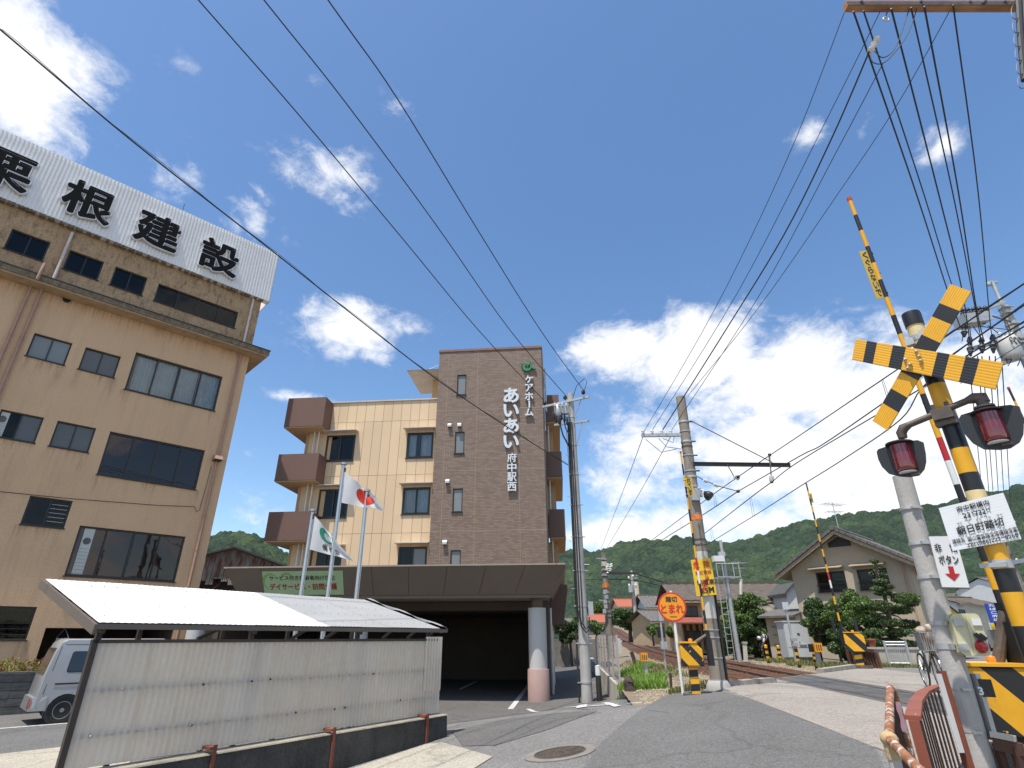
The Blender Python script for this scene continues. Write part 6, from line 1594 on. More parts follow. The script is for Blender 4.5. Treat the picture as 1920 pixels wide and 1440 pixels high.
# ---- rust red fence in the corner
M_RFB = mat('red_brown_steel', (.23,.062,.034), rough=.6, var=.12, scale=4, stain=.25, stain_col=(.12,.04,.02))
M_RFD = mat('dark_brown_steel', (.075,.035,.024), rough=.6, var=.25, scale=4)
rf0 = [V((2.24,3.5,1.0)), V((2.79,4.28,1.005)), V((3.27,4.9,1.01)), V((3.68,5.36,1.01)), V((4.03,5.72,1.0))]
rfn = thing('steel_fence', 'red brown steel slat fence curving in from the bottom right corner', 'fence', (2.2,3.5,gz(2.2,3.5)))
def along(pts, t):
    L_ = [(b_-a).length for a, b_ in zip(pts, pts[1:])]; T = t*sum(L_)
    for a, b_, l in zip(pts, pts[1:], L_):
        if T <= l: return a.lerp(b_, T/l)
        T -= l
    return pts[-1].copy()
for a, c in zip(rf0, rf0[1:]):
    part('top_rail', M_RFB, rfn, lambda b: b.bar(a-(c-a).normalized()*.004, c+(c-a).normalized()*.004, .075, .022))
part('rail_screw', mat('brass', (.5,.35,.12), rough=.4, metal=.8), rfn, lambda b: b.lathe(rf0[0]+V((.05,.05,.011)), [(.008,0),(.006,.004)], 8))
nsl = 16
for i in range(nsl):
    p = along(rf0, i/(nsl-1)); dr = (along(rf0, min(1, i/(nsl-1)+.03))-along(rf0, max(0, i/(nsl-1)-.03))).normalized(); nr = V((-dr.y, dr.x, 0))
    w = .008 if i else .05; hd = .03
    g0 = gz(p.x, p.y)
    part('slat', M_RFB if i in (0,) else M_RFD, rfn, lambda b: b.prism([p+nr*(w/2)-dr*hd-V((0,0,.012)), p-nr*(w/2)-dr*hd-V((0,0,.012)), p-nr*(w/2)+dr*hd-V((0,0,.012)), p+nr*(w/2)+dr*hd-V((0,0,.012))], V((0,0,-(p.z-g0-.06)))))
# rusty pipe fence with netting
M_RPIPE = mat('flaking_rusty_pipe', (.26,.105,.042), rough=.8, var=.25, scale=10, bump=.4, stain=.85, stain_col=(.62,.58,.52), stain_scale=(9,9,9), thr=(.52,.60))
rp = [P(1669,1291,4.8), P(1667.5,1386,3.45), P(1722,1443,2.95), P(1790,1500,2.5)]
rpt = thing('pipe_railing', 'flaking rusty pipe railing with dark netting at the bottom right corner', 'railing', (rp[1].x, rp[1].y, gz(rp[1].x, rp[1].y)))
part('pipe', M_RPIPE, rpt, lambda b: b.tube([rp[0], rp[1]], .025, 14), smooth=40)
part('pipe', M_RPIPE, rpt, lambda b: b.tube([rp[1], rp[2], rp[3]], .024, 14), smooth=40)
part('pipe_end', M_RPIPE, rpt, lambda b: b.tube([rp[0]+V((0,0,.01)), rp[0]+V((.03,.02,-.02)), rp[0]+V((.045,.03,-.10)), V((rp[0].x+.05, rp[0].y+.03, gz(rp[0].x, rp[0].y)))], .024, 12), smooth=40)
part('pipe_joint', mat('tape_wrap', (.46,.33,.17), rough=.9, var=.2, bump=.5), rpt, lambda b: (b.ball(rp[1], .043, 12, (1,1.1,.9)), b.tube([rp[1]-V((.0,.0,.0)), rp[1]-V((0,0,.09))], .034, 12)), smooth=60)
part('post', mat('pale_post', (.42,.40,.36), rough=.8, var=.15, stain=.4), rpt, lambda b: b.tube([rp[1]-V((0,0,.08)), V((rp[1].x, rp[1].y, gz(rp[1].x, rp[1].y)-.05))], .03, 12), smooth=40)
def net(b):
    A, B = rp[0]+V((.01,.0,-.03)), rp[1]+V((.01,.0,-.03))
    for i in range(30):
        for s_ in (1, -1):
            t0 = i/29; t1 = t0+s_*.32
            h0, h1 = .0, .62
            if t1 < 0: h1 = .62*(t0/.32); t1 = 0
            if t1 > 1: h1 = .62*((1-t0)/.32); t1 = 1
            b.bar(A.lerp(B, t0)-V((0,0,h0)), A.lerp(B, t1)-V((-.0,0,h1)), .008, .008)
stuff(part('netting', M_RFD, rpt, net))
part('net_tie', mat('pink_cloth', (.15,.09,.11), rough=.9, var=.15), rpt, lambda b: b.grid(lambda u, w: P(1678+9*u+15*w, 1316+56*w, 4.5-.6*w)+V((.0,.008*sin(u*4+w*9),0)), 4, 16), smooth=60)
# timber / concrete bits around the near cabinet
tb = thing('timber_rail', 'rusty low rail frame with a whitish timber on top under the yellow cabinet', 'frame', V((cabA.x, 4.9, gz(cabA.x, 4.9))))
tA, tB = P(1857,1376,5.5), P(1897,1384,5.4)
part('timber', mat('bleached_timber', (.55,.52,.46), rough=.9, var=.2, scale=8, stain=.4, stain_col=(.2,.16,.12)), tb, lambda b: b.bar(tA, tB+(tB-tA)*.2, .06, .04))
part('frame_bar', M_RFD, tb, lambda b: (b.bar(tA-V((0,0,.07)), tB-V((0,0,.07))+(tB-tA)*.4, .05, .09), b.bar(tA-V((-.03,0,.07)), V((tA.x+.03, tA.y, gz(tA.x, tA.y))), .05, .05), b.bar(tB-V((0,0,.07)), V((tB.x, tB.y, gz(tB.x, tB.y))), .06, .06)))
part('rubble_panel', mat('gravel_concrete', (.16,.14,.11), rough=.95, var=.3, bump=.8, fine=.4, fscale=60), tb, lambda b: b.box8([V((tA.x-.1,5.62,.3)),V((tB.x+.5,5.55,.3)),V((tB.x+.5,5.8,.3)),V((tA.x-.1,5.8,.3)),V((tA.x-.1,5.62,tA.z-.12)),V((tB.x+.5,5.55,tA.z-.12)),V((tB.x+.5,5.8,tA.z-.12)),V((tA.x-.1,5.8,tA.z-.12))]))
# ================================================================== STOP SIGN
sb = GP(1281, 1303); fst = Fr(V((sb.x, sb.y-.03, 0)), (.98,-.12), (-.12,-.98))
st = thing('stop_sign', 'round orange railway stop sign with a red rim on a white pole', 'sign', sb)
sc = fst.px(1260, 1138); sr = abs(fst.px(1287.5,1138)[0]-fst.px(1232.5,1138)[0])/2*1.0
rz_ = abs(fst.px(1260,1111)[1]-fst.px(1260,1165)[1])/2; sr = (sr+rz_)/2
scp = fst.pt(sc[0], sc[1], 0)
part('pole', M_WHP, st, lambda b: b.tube([sb-V((0,0,.1)), V((sb.x,sb.y,sc[1]+sr+.03))], .032, 14), smooth=40)
dsc = part('disc', mat('sign_rim_red', (.55,.03,.02), rough=.45), st, lambda b: b.lathe(scp, [(sr,0.005),(sr,.012),(sr-.004,.016),(.0,.016)], 48, fst.n), smooth=30)
part('disc_face', mat('sign_orange', (.78,.30,.015), rough=.45, var=.05), dsc, lambda b: b.lathe(scp, [(sr*.885,.0163),(sr*.885,.018),(0,.018)], 48, fst.n), smooth=30)
part('disc_text', M_INK, dsc, lambda b: text_into(b, '踏切', scp+fst.n*.0195+V((0,0,sr*.52)), fst.e, (0,0,1), sr*.40, 0, .022, sr*.82, fst.n, 6))
part('disc_text', mat('sign_text_red', (.55,.02,.015), rough=.45), dsc, lambda b: text_into(b, 'とまれ', scp+fst.n*.0195+V((0,0,-sr*.13)), fst.e, (0,0,1), sr*.62, 0, .03, sr*1.62, fst.n, 6))
part('disc_text', M_INK, dsc, lambda b: text_into(b, 'JR西日本', scp+fst.n*.0195+V((0,0,-sr*.66)), fst.e, (0,0,1), sr*.11, 0, .01, sr*.52, fst.n, 4))
# ================================================================== RAILWAY POLE
RY = 13.6; RX = .343*RY; RG = gz(RX, RY)
rtop = P(1276, 745, RY); rbx = P(1347, 1285, RY).x
rpl = thing('railway_pole', 'thick weathered concrete railway pole with a yellow warning plate and overhead wire bracket', 'railway pole', (rbx, RY, RG))
rpt_ = lambda z: V((rbx+(rtop.x-rbx)*(z-RG)/(rtop.z-RG), RY, z))
rrad = lambda z: .165-.045*(z-RG)/(rtop.z-RG)
rz2 = lambda v: P(1310, v, RY).z
def polseg(b, z0, z1, o=0): b.tube([rpt_(z) for z in (z0, (z0+z1)/2, z1)], [rrad(z)+o for z in (z0, (z0+z1)/2, z1)], 26)
part('pole', M_CONCD, rpl, lambda b: polseg(b, RG-.1, rtop.z), smooth=40)
M_PWH = mat('old_white_paint', (.52,.50,.44), rough=.8, var=.12, stain=.3, stain_col=(.3,.26,.2))
part('white_band', M_PWH, rpl, lambda b: polseg(b, rz2(1160), rz2(1117), .003), smooth=40)
part('white_band', M_PWH, rpl, lambda b: polseg(b, rz2(1050), rz2(1035), .003), smooth=40)
part('pole_base', M_CONC, rpl, lambda b: b.lathe((rbx, RY, RG), [(.26,-.05),(.25,.06),(.20,.14)], 20), smooth=40)
part('orange_band', mat('orange_tape', (.75,.20,.03), rough=.6), rpl, lambda b: polseg(b, rz2(976), rz2(967), .004), smooth=40)
for v in (792,810,829,838,855,884,895,913,1012,1022,1181,1195,1233,1275):
    w = .05 if v in (792,895,829,913) else .025
    part('steel_band', M_GALV if v not in (1012,1022,838) else M_OLDST, rpl, lambda b: polseg(b, rz2(v)-w/2, rz2(v)+w/2, .012), smooth=40)
for v in (792,829,855,884): part('band_bolt', M_OLDST, rpl, lambda b: b.bar(rpt_(rz2(v))+V((.12,-.06,0)), rpt_(rz2(v))+V((.22,-.06,0)), .03, .03))
# warning plate
fwp = Fr(V((rbx-.0, RY-.19, 0)), (.985,-.17), (-.17,-.985))
wc = [fwp.pt(*fwp.px(u, v), 0) for u, v in ((1295,1050),(1332,1046),(1344,1115),(1306,1118))]
def wpt(x, y, d=0): return wc[0].lerp(wc[1], x).lerp(wc[3].lerp(wc[2], x), y)+fwp.n*d
M_WPL = mat('warning_yellow', (.74,.47,.02), rough=.5, var=.05)
wpl = part('warning_plate', M_WPL, rpl, lambda b: b.prism([wpt(0,0), wpt(0,1), wpt(1,1), wpt(1,0)], fwp.n*.008))
wex = (wc[1]-wc[0]).normalized(); wez = (wc[0]-wc[3]).normalized(); WWd = (wc[1]-wc[0]).length; WH = (wc[0]-wc[3]).length
M_WRED = mat('warning_red', (.55,.03,.02), rough=.5)
wt = lambda b, s, x, y, h, w, off: text_into(b, s, wpt(x, y, .0115), wex, wez, h*WH, 0, off, w*WWd, fwp.n, 6)
for c_, x_ in (('危',.22),('険',.76)): part('plate_text', M_WRED, wpl, lambda b: wt(b,c_,x_,.16,.20,.30,.02))
part('plate_text', mat('warning_pink', (.50,.06,.04), rough=.5), wpl, lambda b: wt(b,'高圧電線',.52,.38,.11,.80,.012))
for a_ in (('制限高',.56,.65,.16,.86,.018), ('4.5',.40,.87,.14,.40,.03), ('M',.78,.86,.17,.26,.07)): part('plate_text', M_INK, wpl, lambda b: wt(b,*a_))
part('plate_arrow', M_WRED, wpl, lambda b: b.poly([wpt(x,y,.0118) for x, y in ((.28,.90),(.44,.70),(.36,.66),(.66,.54),(.72,.44),(.78,.62),(.66,.60),(.54,.78),(.50,.76),(.40,.92),(.34,.98))]))
# bracket beam towards the track, with strut, stay and insulators
bz = rz2(872); a0 = rpt_(bz); a1 = V((P(1474,872,RY-.1).x, RY-.3, P(1474,872,RY-.3).z))
M_BEAM = mat('dark_beam', (.05,.048,.045), rough=.6, metal=.3)
part('bracket_beam', M_BEAM, rpl, lambda b: (b.bar(a0+V((.05,-.1,0)), a1, .012, .085), b.bar(a0+V((.05,-.1,.042)), a1+V((0,0,.042)), .07, .010), b.bar(a0+V((.05,-.1,-.042)), a1-V((0,0,.042)), .07, .010)))
stay0, stay1 = rpt_(rz2(791))+V((.14,-.1,0)), a0.lerp(a1,.83)+V((0,0,.07))
part('stay_rod', M_OLDST, rpl, lambda b: b.tube([stay0, stay1], .012, 6))
def insu(b, p, q, n=3, r=.055):
    p, q = V(p), V(q); d = (q-p); 
    for i in range(n):
        c = p+d*((i+.3)/n); b.lathe(c, [(.02,-.01),(r,.0),(r*.9,.03),(.025,.045)], 12, d)
    b.tube([p-d*.1, q+d*.1], .014, 6)
ia = [(P(1376,893,RY-.2), P(1385,898,RY-.2)), (P(1319,900,RY-.15), P(1326,903,RY-.15)), (P(1338,908,RY-.15), P(1346,911,RY-.15)), (P(1446,893,RY-.3), P(1447,902,RY-.3))]
for p, q in ia: part('insulator', M_INS, rpl, lambda b: insu(b, p, q, 3, .06 if p is ia[3][0] else .045), smooth=40)
part('insulator_rod', M_OLDST, rpl, lambda b: (b.tube([P(1363,870,RY-.2), P(1376,893,RY-.2)], .012, 5), b.tube([P(1385,898,RY-.2), P(1386,893,RY-.2)], .02, 5), b.tube([rpt_(rz2(895))+V((.13,-.1,0)), P(1319,900,RY-.15), P(1346,911,RY-.15), P(1383,921,RY-.15)], .012, 6), b.tube([P(1443,853,RY-.3), P(1446,893,RY-.3)], .014, 6), b.tube([P(1441,854,RY-.3), P(1444,876,RY-.3)], .010, 5)))
part('clamp', M_BLP, rpl, lambda b: [b.ball(P(u,v,RY-.25), .045, 8) for u, v in ((1384,894),(1443,853),(1447,903),(1384,921))])
flp = P(1327, 928, RY-.3)
fl2 = part('floodlight', M_BLP, rpl, lambda b: b.lathe(flp, [(.04,-.10),(.10,-.03),(.12,.05),(.11,.09),(.0,.09)], 16, V((.5,-.3,-.6))), smooth=40)
part('lamp_arm', M_GALV, fl2, lambda b: b.tube([rpt_(rz2(916))+V((.1,-.1,0)), flp+V((-.05,.05,.1))], .018, 6))
part('junction_box', M_GALV, rpl, lambda b: (b.box(rpt_(rz2(930))+V((-.02,-.17,0)), (.2,.1,.3)), b.box(rpt_(rz2(926))+V((.12,-.15,0)), (.09,.08,.22))))
# left crossarm with four insulators
lc0, lc1 = P(1203,817,RY-.05), P(1276,815,RY-.1); lc1.z = lc0.z = (lc0.z+lc1.z)/2
part('crossarm', M_GALV, rpl, lambda b: b.bar(lc0, lc1, .07, .08))
for u in (1206,1223,1241,1258):
    c = P(u, 812, RY-.08)
    part('pin_insulator', M_INS, rpl, lambda b: b.lathe(V((c.x,c.y,lc0.z+.04)), [(.012,0),(.04,.02),(.035,.05),(.045,.07),(.02,.10)], 10), smooth=40)
for (a, c, e) in (((1211,824),(1240,848),(1268,842)),((1235,822),(1250,838),(1278,842)),((1243,822),(1262,830),(1265,815))):
    part('drop_wire', M_WIRE, rpl, lambda b: b.tube([P(*a,RY-.1), P(*c,RY-.1), P(*e,RY-.1)], .008, 4))
for j, x in enumerate((-.06, .02)):
    part('riser_cable', M_BLKC, rpl, lambda b: b.tube([rpt_(z)+V((rrad(z)+.03, x*1.0, 0)) for z in rng(RG, rz2(1080), .5)], .02, 6))
# ================================================================== TRACKSIDE BITS
def ez(o_u, v, z): return GZ(o_u, v, z)
def post_thing(name, label, cat, u, v, z, group=None):
    p = GZ(u, v, z); return thing(name, label, cat, p, group), p
t, p = post_thing('marker_post', 'short grey post with an orange ribbed box among weeds left of the track', 'marker post', 1213, 1272, .22)
M_ORB = mat('orange_box', (.74,.30,.015), rough=.5, var=.1)
bxp0 = P(1206, 1232, p.y)
part('post', M_GALV, t, lambda b: b.bar(p-V((0,0,.1)), V((p.x, p.y, bxp0.z-.05)), .10, .06, (0,1,0)))
part('box', M_ORB, t, lambda b: b.box(bxp0+V((.02,0,0)), (.22,.2,.24)))
part('box_slots', M_BLP, t, lambda b: [b.box(bxp0+V((.02+dx,-.10,-.01)), (.025,.006,.14)) for dx in (-.06,0,.06)])
t, p = post_thing('marker_post', 'yellow slotted box on a grey post beside the grey relay cabinet', 'marker post', 1538, 1252, .34)
bxp0 = P(1530, 1215, p.y)
part('post', M_GALV, t, lambda b: b.bar(p-V((0,0,.1)), V((p.x, p.y, bxp0.z)), .16, .10, (0,1,0)))
part('box', M_ORB, t, lambda b: b.box(bxp0+V((0,-.12,.02)), (.30,.2,.32)))
part('box_slots', M_BLP, t, lambda b: [b.box(bxp0+V((dx,-.222,.02)), (.03,.006,.2)) for dx in (-.08,0,.08)])
part('box_back', M_BLP, t, lambda b: b.box(bxp0+V((-.22,-.05,0)), (.1,.2,.28)))
t, p = post_thing('signal_post', 'thin grey post with a small box behind the round stop sign', 'post', 1250, 1270, .25)
tz = P(1238, 1155, p.y)
part('post', M_GALV, t, lambda b: b.tube([p-V((0,0,.1)), V((p.x, p.y, tz.z))], .035, 10), smooth=40)
part('box', M_GALV, t, lambda b: b.box(V((p.x, p.y-.06, P(1245,1210,p.y).z)), (.2,.12,.22)))
part('head', M_GALV, t, lambda b: b.box(V((p.x, p.y, tz.z)), (.12,.1,.3)))
M_BARK = mat('rotten_wood', (.055,.042,.033), rough=.95, var=.4, scale=6, bump=1.0, bscale=18, stain=.5, stain_col=(.16,.13,.10), stain_scale=(6,6,2))
t, p = post_thing('timber_stump', 'dark rotten timber stump standing in the grass by the retaining wall', 'stump', 1182, 1309, .0)
tp2 = P(1177, 1268, p.y)
part('stump', M_BARK, t, lambda b: b.tube([p-V((0,0,.1)), p+V((.02,0,.15)), p+V((-.03,0,.36)), V((p.x+.01, p.y, tp2.z-.12)), V((p.x, p.y, tp2.z))], [.13,.15,.12,.14,.08], 9))
t, p = post_thing('timber_stake', 'leaning dark timber stake above the grass patch beside the track', 'stake', 1194, 1250, .2)
part('stake', M_BARK, t, lambda b: b.bar(p-V((0,0,.1)), P(1184,1222,p.y), .16, .08, (0,1,0)))
t, p = post_thing('timber_stake', 'short grey stake in the gravel just left of the stop sign', 'stake', 1258, 1292, .2)
part('stake', M_BARK, t, lambda b: b.bar(p-V((0,0,.1)), P(1257,1262,p.y), .06, .05, (0,1,0)))
# retaining wall with mesh fence along the alley
RW0, RW1 = V((3.05,16.9,0)), V((5.0,36,0))
rwd = (RW1-RW0).normalized(); frw = Fr(RW0, rwd, (-rwd.y, rwd.x) if False else (-rwd.y, rwd.x))
rw = thing('retaining_wall', 'pale concrete retaining wall with grey mesh fence between alley and railway', 'wall', V((3.05,16.9,-.3)))
M_RW = mat('retaining_concrete', (.40,.37,.31), rough=.9, var=.1, scale=1.5, bump=.2, stain=.6, stain_col=(.16,.14,.11), stain_scale=(3,3,.35), fine=.1)
for a, c in ((0,2.35),(2.40,8.9),(8.95,19)):
    part('wall_section', M_RW, rw, lambda b: b.box8([frw.pt(a,-.7,.10), frw.pt(c,-.7,.10), frw.pt(c,-.7,-.22), frw.pt(a,-.7,-.22), frw.pt(a,.22+.006*a,.0), frw.pt(c,.22+.006*c,.0), frw.pt(c,.22+.006*c,-.2), frw.pt(a,.22+.006*a,-.2)]))
M_FEN = mat('grey_fence', (.40,.37,.35), rough=.6, metal=.2)
FH = 1.2
for k in range(7):
    s = .12+k*2.0
    part('fence_post', M_FEN, rw, lambda b: b.bar(frw.pt(s,.20,-.1), frw.pt(s,.26+FH,-.1), .05, .05, (0,1,0)))
for k in range(6):
    s0_, s1_ = .15+k*2.0, 2.09+k*2.0
    for i in range(10):
        z = .30+FH*i/9.3
        part('fence_rail', M_FEN, rw, lambda b: b.bar(frw.pt(s0_,z,-.09), frw.pt(s1_,z,-.09), .012, .014))
    stuff(part('fence_wires', M_FEN, rw, lambda b: [b.bar(frw.pt(s0_+(s1_-s0_)*i/14,.28,-.08), frw.pt(s0_+(s1_-s0_)*i/14,.24+FH,-.08), .009, .009, (0,1,0)) for i in range(1, 15, 3)]))
wps = thing('white_post', 'short white notched post at the end of the mesh fence', 'post', V((4.35,20.3,.3)))
wq = P(1161, 1230, 19.0)
part('post', M_PWH, wps, lambda b: b.bar(P(1163,1225,19.0), P(1159,1197,19.0), .10, .08, (0,1,0)))
part('arm', M_PWH, wps, lambda b: [b.bar(P(1156,v,19.0), P(1166,v+3,19.0), .05, .09) for v in (1200,1208)])
# grass and weeds
def grass(name, label, spots, n, hgt, m, seed):
    rs = random.Random(seed); vs, fs_ = [], []
    for (c, rx, ry), k in zip(spots, [n//len(spots)]*len(spots)):
        for i in range(k):
            a, r = rs.uniform(0, 6.283), sqrt(rs.random())
            x, y = c[0]+rx*r*cos(a), c[1]+ry*r*sin(a); z = c[2] if len(c) > 2 and c[2] is not None else 0
            o = (x-xc(y))/1.008; z = max(gz(x, y), emb(o, y) if y > y0(o)-.1 and -4.8 < o < 13 else -9)
            h = hgt*rs.uniform(.4, 1.2)*(1-.5*r*r); w = .012*rs.uniform(.6,1.5); b_ = rs.uniform(0, 6.283); dx, dy = cos(b_), sin(b_); ln = h*rs.uniform(.1,.6)
            k0 = len(vs)
            vs += [(x-dy*w, y+dx*w, z-.02), (x+dy*w, y-dx*w, z-.02), (x+dx*ln*.4+dy*w*.7, y+dy*ln*.4-dx*w*.7, z+h*.6), (x+dx*ln*.4-dy*w*.7, y+dy*ln*.4+dx*w*.7, z+h*.6), (x+dx*ln, y+dy*ln, z+h)]
            fs_ += [(k0,k0+1,k0+2,k0+3), (k0+3,k0+2,k0+4)]
    b = MB(); b.v, b.f = vs, fs_; o = b.build(name, m); stuff(o); return tag(o, label, 'grass')
M_GRASS = mat('grass', (.20,.33,.05), rough=.6, var=.3, scale=3, trans=.3)
M_GRASSD = mat('dry_grass', (.16,.17,.05), rough=.7, var=.3, scale=3, trans=.2)
g1 = GZ(1205,1300,.05); g2 = GZ(1185,1270,.15); g3 = GZ(1225,1283,.15); g4 = GZ(1240,1265,.2); g5=GZ(1200,1260,.2)
grass('grass_patch', 'bright green tall grass between the retaining wall and the track', [((g1.x,g1.y),.7,.6),((g2.x,g2.y),.5,1.8),((g3.x-.1,g3.y),.45,1.0),((g5.x,g5.y),.5,1.4),((3.55,16.6),.32,.5)], 12000, .24, M_GRASS, 5)
grass('dry_weeds', 'sparse dull weeds on the gravel verge beside the track', [((g4.x,g4.y),.5,1.2),((4.3,14.6),.5,.6),((5.0,20),.6,3),((5.6,26),.6,4)], 1600, .16, M_GRASSD, 6)
wsp = [GZ(u, v, .33) for u, v in ((1450,1243),(1480,1246),(1515,1250),(1556,1252),(1575,1254),(1600,1256),(1655,1254),(1680,1256),(1700,1256))]
grass('kerb_weeds', 'low green weeds along the far verge and rusty fence foot', [((p.x,p.y),.8,.7) for p in wsp], 3600, .17, M_GRASSD, 7)
# striped bollards, relay cabinet, poles on the far side
for i, (u, v0, v1) in enumerate(((1441,1241,1210),(1464,1240,1211),(1498,1248,1210),(1532,1252,1221))):
    p = GZ(u, v0, .33); h = P(u, v1, p.y).z-p.z
    lab = ['striped bollard in front of the bending worker','striped bollard between the worker and the grey relay cabinet','striped bollard in front of the grey relay cabinet door','striped bollard beside the yellow slotted box'][i]
    t = thing('striped_bollard', lab, 'bollard', p, 'yellow and black bollards across the track')
    for j in range(6):
        part('band', M_YEL if j % 2 else M_BLP, t, lambda b: b.lathe(p, [(.075,h*j/6-(.08 if j == 0 else 0)),(.075,h*(j+1)/6)], 12), smooth=40)
    part('cap', M_YEL, t, lambda b: b.lathe(p, [(.075,h),(.05,h+.03),(0,h+.035)], 12), smooth=40)
cbp = GZ(1498, 1243, .38); ph4 = radians(8)
fcab = Fr(V((P(1470,1240,cbp.y).x, cbp.y, 0)), (cos(ph4), -sin(ph4)))
cab = thing('relay_cabinet', 'tall light grey steel relay cabinet beside the railway track', 'cabinet', fcab.pt(.8, .38))
s0_, s1_ = fcab.px(1474,1200)[0], fcab.px(1519,1200)[0]; zt_, zb_ = fcab.px(1492,1166)[1], fcab.px(1500,1233)[1]
M_CAB = mat('cabinet_grey', (.50,.515,.52), rough=.45, var=.04)
part('body', M_CAB, cab, lambda b: b.fbox(fcab, s0_, s1_, zb_, zt_, -1.0, 0))
part('top', M_CAB, cab, lambda b: b.fbox(fcab, s0_-.05, s1_+.05, zt_, zt_+.05, -1.05, .05))
zm = zb_+(zt_-zb_)*.26
for a, c, e, f in ((s0_+.03,s0_+(s1_-s0_)*.28,zm+.03,zt_-.06),(s0_+(s1_-s0_)*.30,s1_-.03,zm+.03,zt_-.06),(s0_+.03,s1_-.03,zb_+.03,zm)):
    part('door', M_CAB, cab, lambda b: b.fbox(fcab, a, c, e, f, .001, .025))
part('handle', M_BLP, cab, lambda b: (b.fbox(fcab, s0_+(s1_-s0_)*.50, s0_+(s1_-s0_)*.60, zt_-.52, zt_-.46, .026, .045),))
part('handle', M_GALV, cab, lambda b: (b.fbox(fcab, s1_-.5, s1_-.2, zt_-.95, zt_-.90, .026, .06), b.fbox(fcab, s1_-.5, s1_-.45, zt_-.90, zt_-.78, .026, .05)))
part('plinth', M_CONCD, cab, lambda b: b.fbox(fcab, s0_+.1, s1_-.02, .2, zb_, -.95, -.05))
t, p = post_thing('signal_post', 'thin grey post with a small square plate in front of the relay cabinet', 'post', 1494, 1248, .33)
tz = P(1472, 1135, p.y)
part('post', M_GALV, t, lambda b: b.bar(p-V((0,0,.1)), V((p.x+.02, p.y, tz.z)), .08, .05, (0,1,0)))
part('plate', M_CAB, t, lambda b: b.box(V((p.x, p.y-.05, tz.z-.02)), (.26,.03,.30)))
part('clamp', M_GALV, t, lambda b: [b.box(V((p.x+.06, p.y-.05, tz.z-h)), (.26,.10,.12)) for h in (1.35,1.55)])
t, p = post_thing('track_sign_post', 'white stubby trackside post near the steel ladder pole', 'post', 1398, 1236, .33)
part('post', M_PWH, t, lambda b: b.bar(p-V((0,0,.1)), P(1396,1206,p.y), .18, .14, (0,1,0)))
part('cap', M_CONC, t, lambda b: b.box(P(1396,1205,p.y), (.24,.2,.10)))
# steel pole with platform, box and ladder
t, p = post_thing('steel_pole', 'slender grey steel pole with a small platform, white box and ladder', 'pole', 1387, 1240, .34)
zt_ = P(1346, 1013, p.y).z
part('pole', M_GALV, t, lambda b: b.tube([p-V((0,0,.1)), V((p.x,p.y,zt_))], [.12,.08], 12), smooth=40)
z1_, z2_ = P(1355,1062,p.y).z, P(1358,1083,p.y).z
part('platform', M_GALV, t, lambda b: [b.bar(V((p.x-.55,p.y+dy,z2_)), V((p.x+.6,p.y+dy,z2_)), .05, .05) for dy in (-.35,.35)]+[b.bar(V((p.x-.55+i*.28,p.y-.35,z2_)), V((p.x-.55+i*.28,p.y+.35,z2_)), .04, .03) for i in range(5)])
part('guard_rail', M_GALV, t, lambda b: [b.tube([V((p.x+x,p.y-.35,z2_)), V((p.x+x,p.y-.35,z1_+.1))], .025, 6) for x in (-.55,-.25,.3,.6)]+[b.tube([V((p.x-.55,p.y-.35,z1_+.1)), V((p.x+.6,p.y-.35,z1_+.1))], .025, 6)])
part('white_box', M_WHP, t, lambda b: b.box(V((p.x-.35,p.y-.2,z1_+.35)), (.55,.35,.28)))
part('lamp_head', M_GALV, t, lambda b: b.box(V((p.x-.05,p.y,z1_+.62)), (.32,.2,.22)))
part('loud_speaker', M_PWH, t, lambda b: b.bar(V((p.x+.62,p.y-.3,z2_-.1)), V((p.x+.45,p.y-.4,z2_-.85)), .12, .08))
lx = P(1366, 1190, p.y).x-p.x
for x in (-.55, -.25): part('ladder_rail', M_GALV, t, lambda b: b.bar(V((p.x+x,p.y-.1,p.z)), V((p.x+x+.05,p.y-.1,z2_)), .03, .03, (0,1,0)))
for i in range(11): part('ladder_rung', M_GALV, t, lambda b: b.bar(V((p.x-.55+.004*i,p.y-.1,p.z+.3+i*.3)), V((p.x-.25+.004*i,p.y-.1,p.z+.3+i*.3)), .025, .025))
# rusty slat fence across the track and grey mesh gate
fa, fb2 = GZ(1597, 1252, .40), GZ(1654, 1253, .42)
t = thing('rusty_fence', 'low rusty steel slat fence in front of the far crossing gate cabinet', 'fence', fa)
hz = P(1592,1219,fa.y).z
part('top_rail', M_RFD, t, lambda b: b.bar(V((fa.x,fa.y,hz)), V((fb2.x-.15,fb2.y,hz)), .08, .10))
part('low_rail', M_RFD, t, lambda b: b.bar(V((fa.x,fa.y+.03,fa.z+.35)), V((fb2.x,fb2.y+.03,fb2.z+.35)), .03, .06))
for i in range(12):
    q = fa.lerp(fb2, i/11)
    part('slat', M_RUST, t, lambda b: b.bar(q-V((0,0,.05)), V((q.x-.05,q.y,hz-.05)), .085, .03, (0,1,0)))
ma, mb_ = GZ(1670, 1252, .4), GZ(1683, 1252, .4)
t = thing('mesh_gate', 'narrow grey galvanised mesh gate standing right of the rusty fence', 'gate', ma)
hz = P(1660,1201,ma.y).z; mb_ = ma+V((.62,-.25,0))
for q in (ma, mb_): part('gate_post', M_GALV, t, lambda b: b.tube([q-V((0,0,.05)), V((q.x,q.y,hz))], .045, 8), smooth=40)
for h in (.15,.75,hz-ma.z-.05): part('gate_rail', M_GALV, t, lambda b: b.tube([ma+V((0,0,h)), mb_+V((0,0,h))], .03, 6))
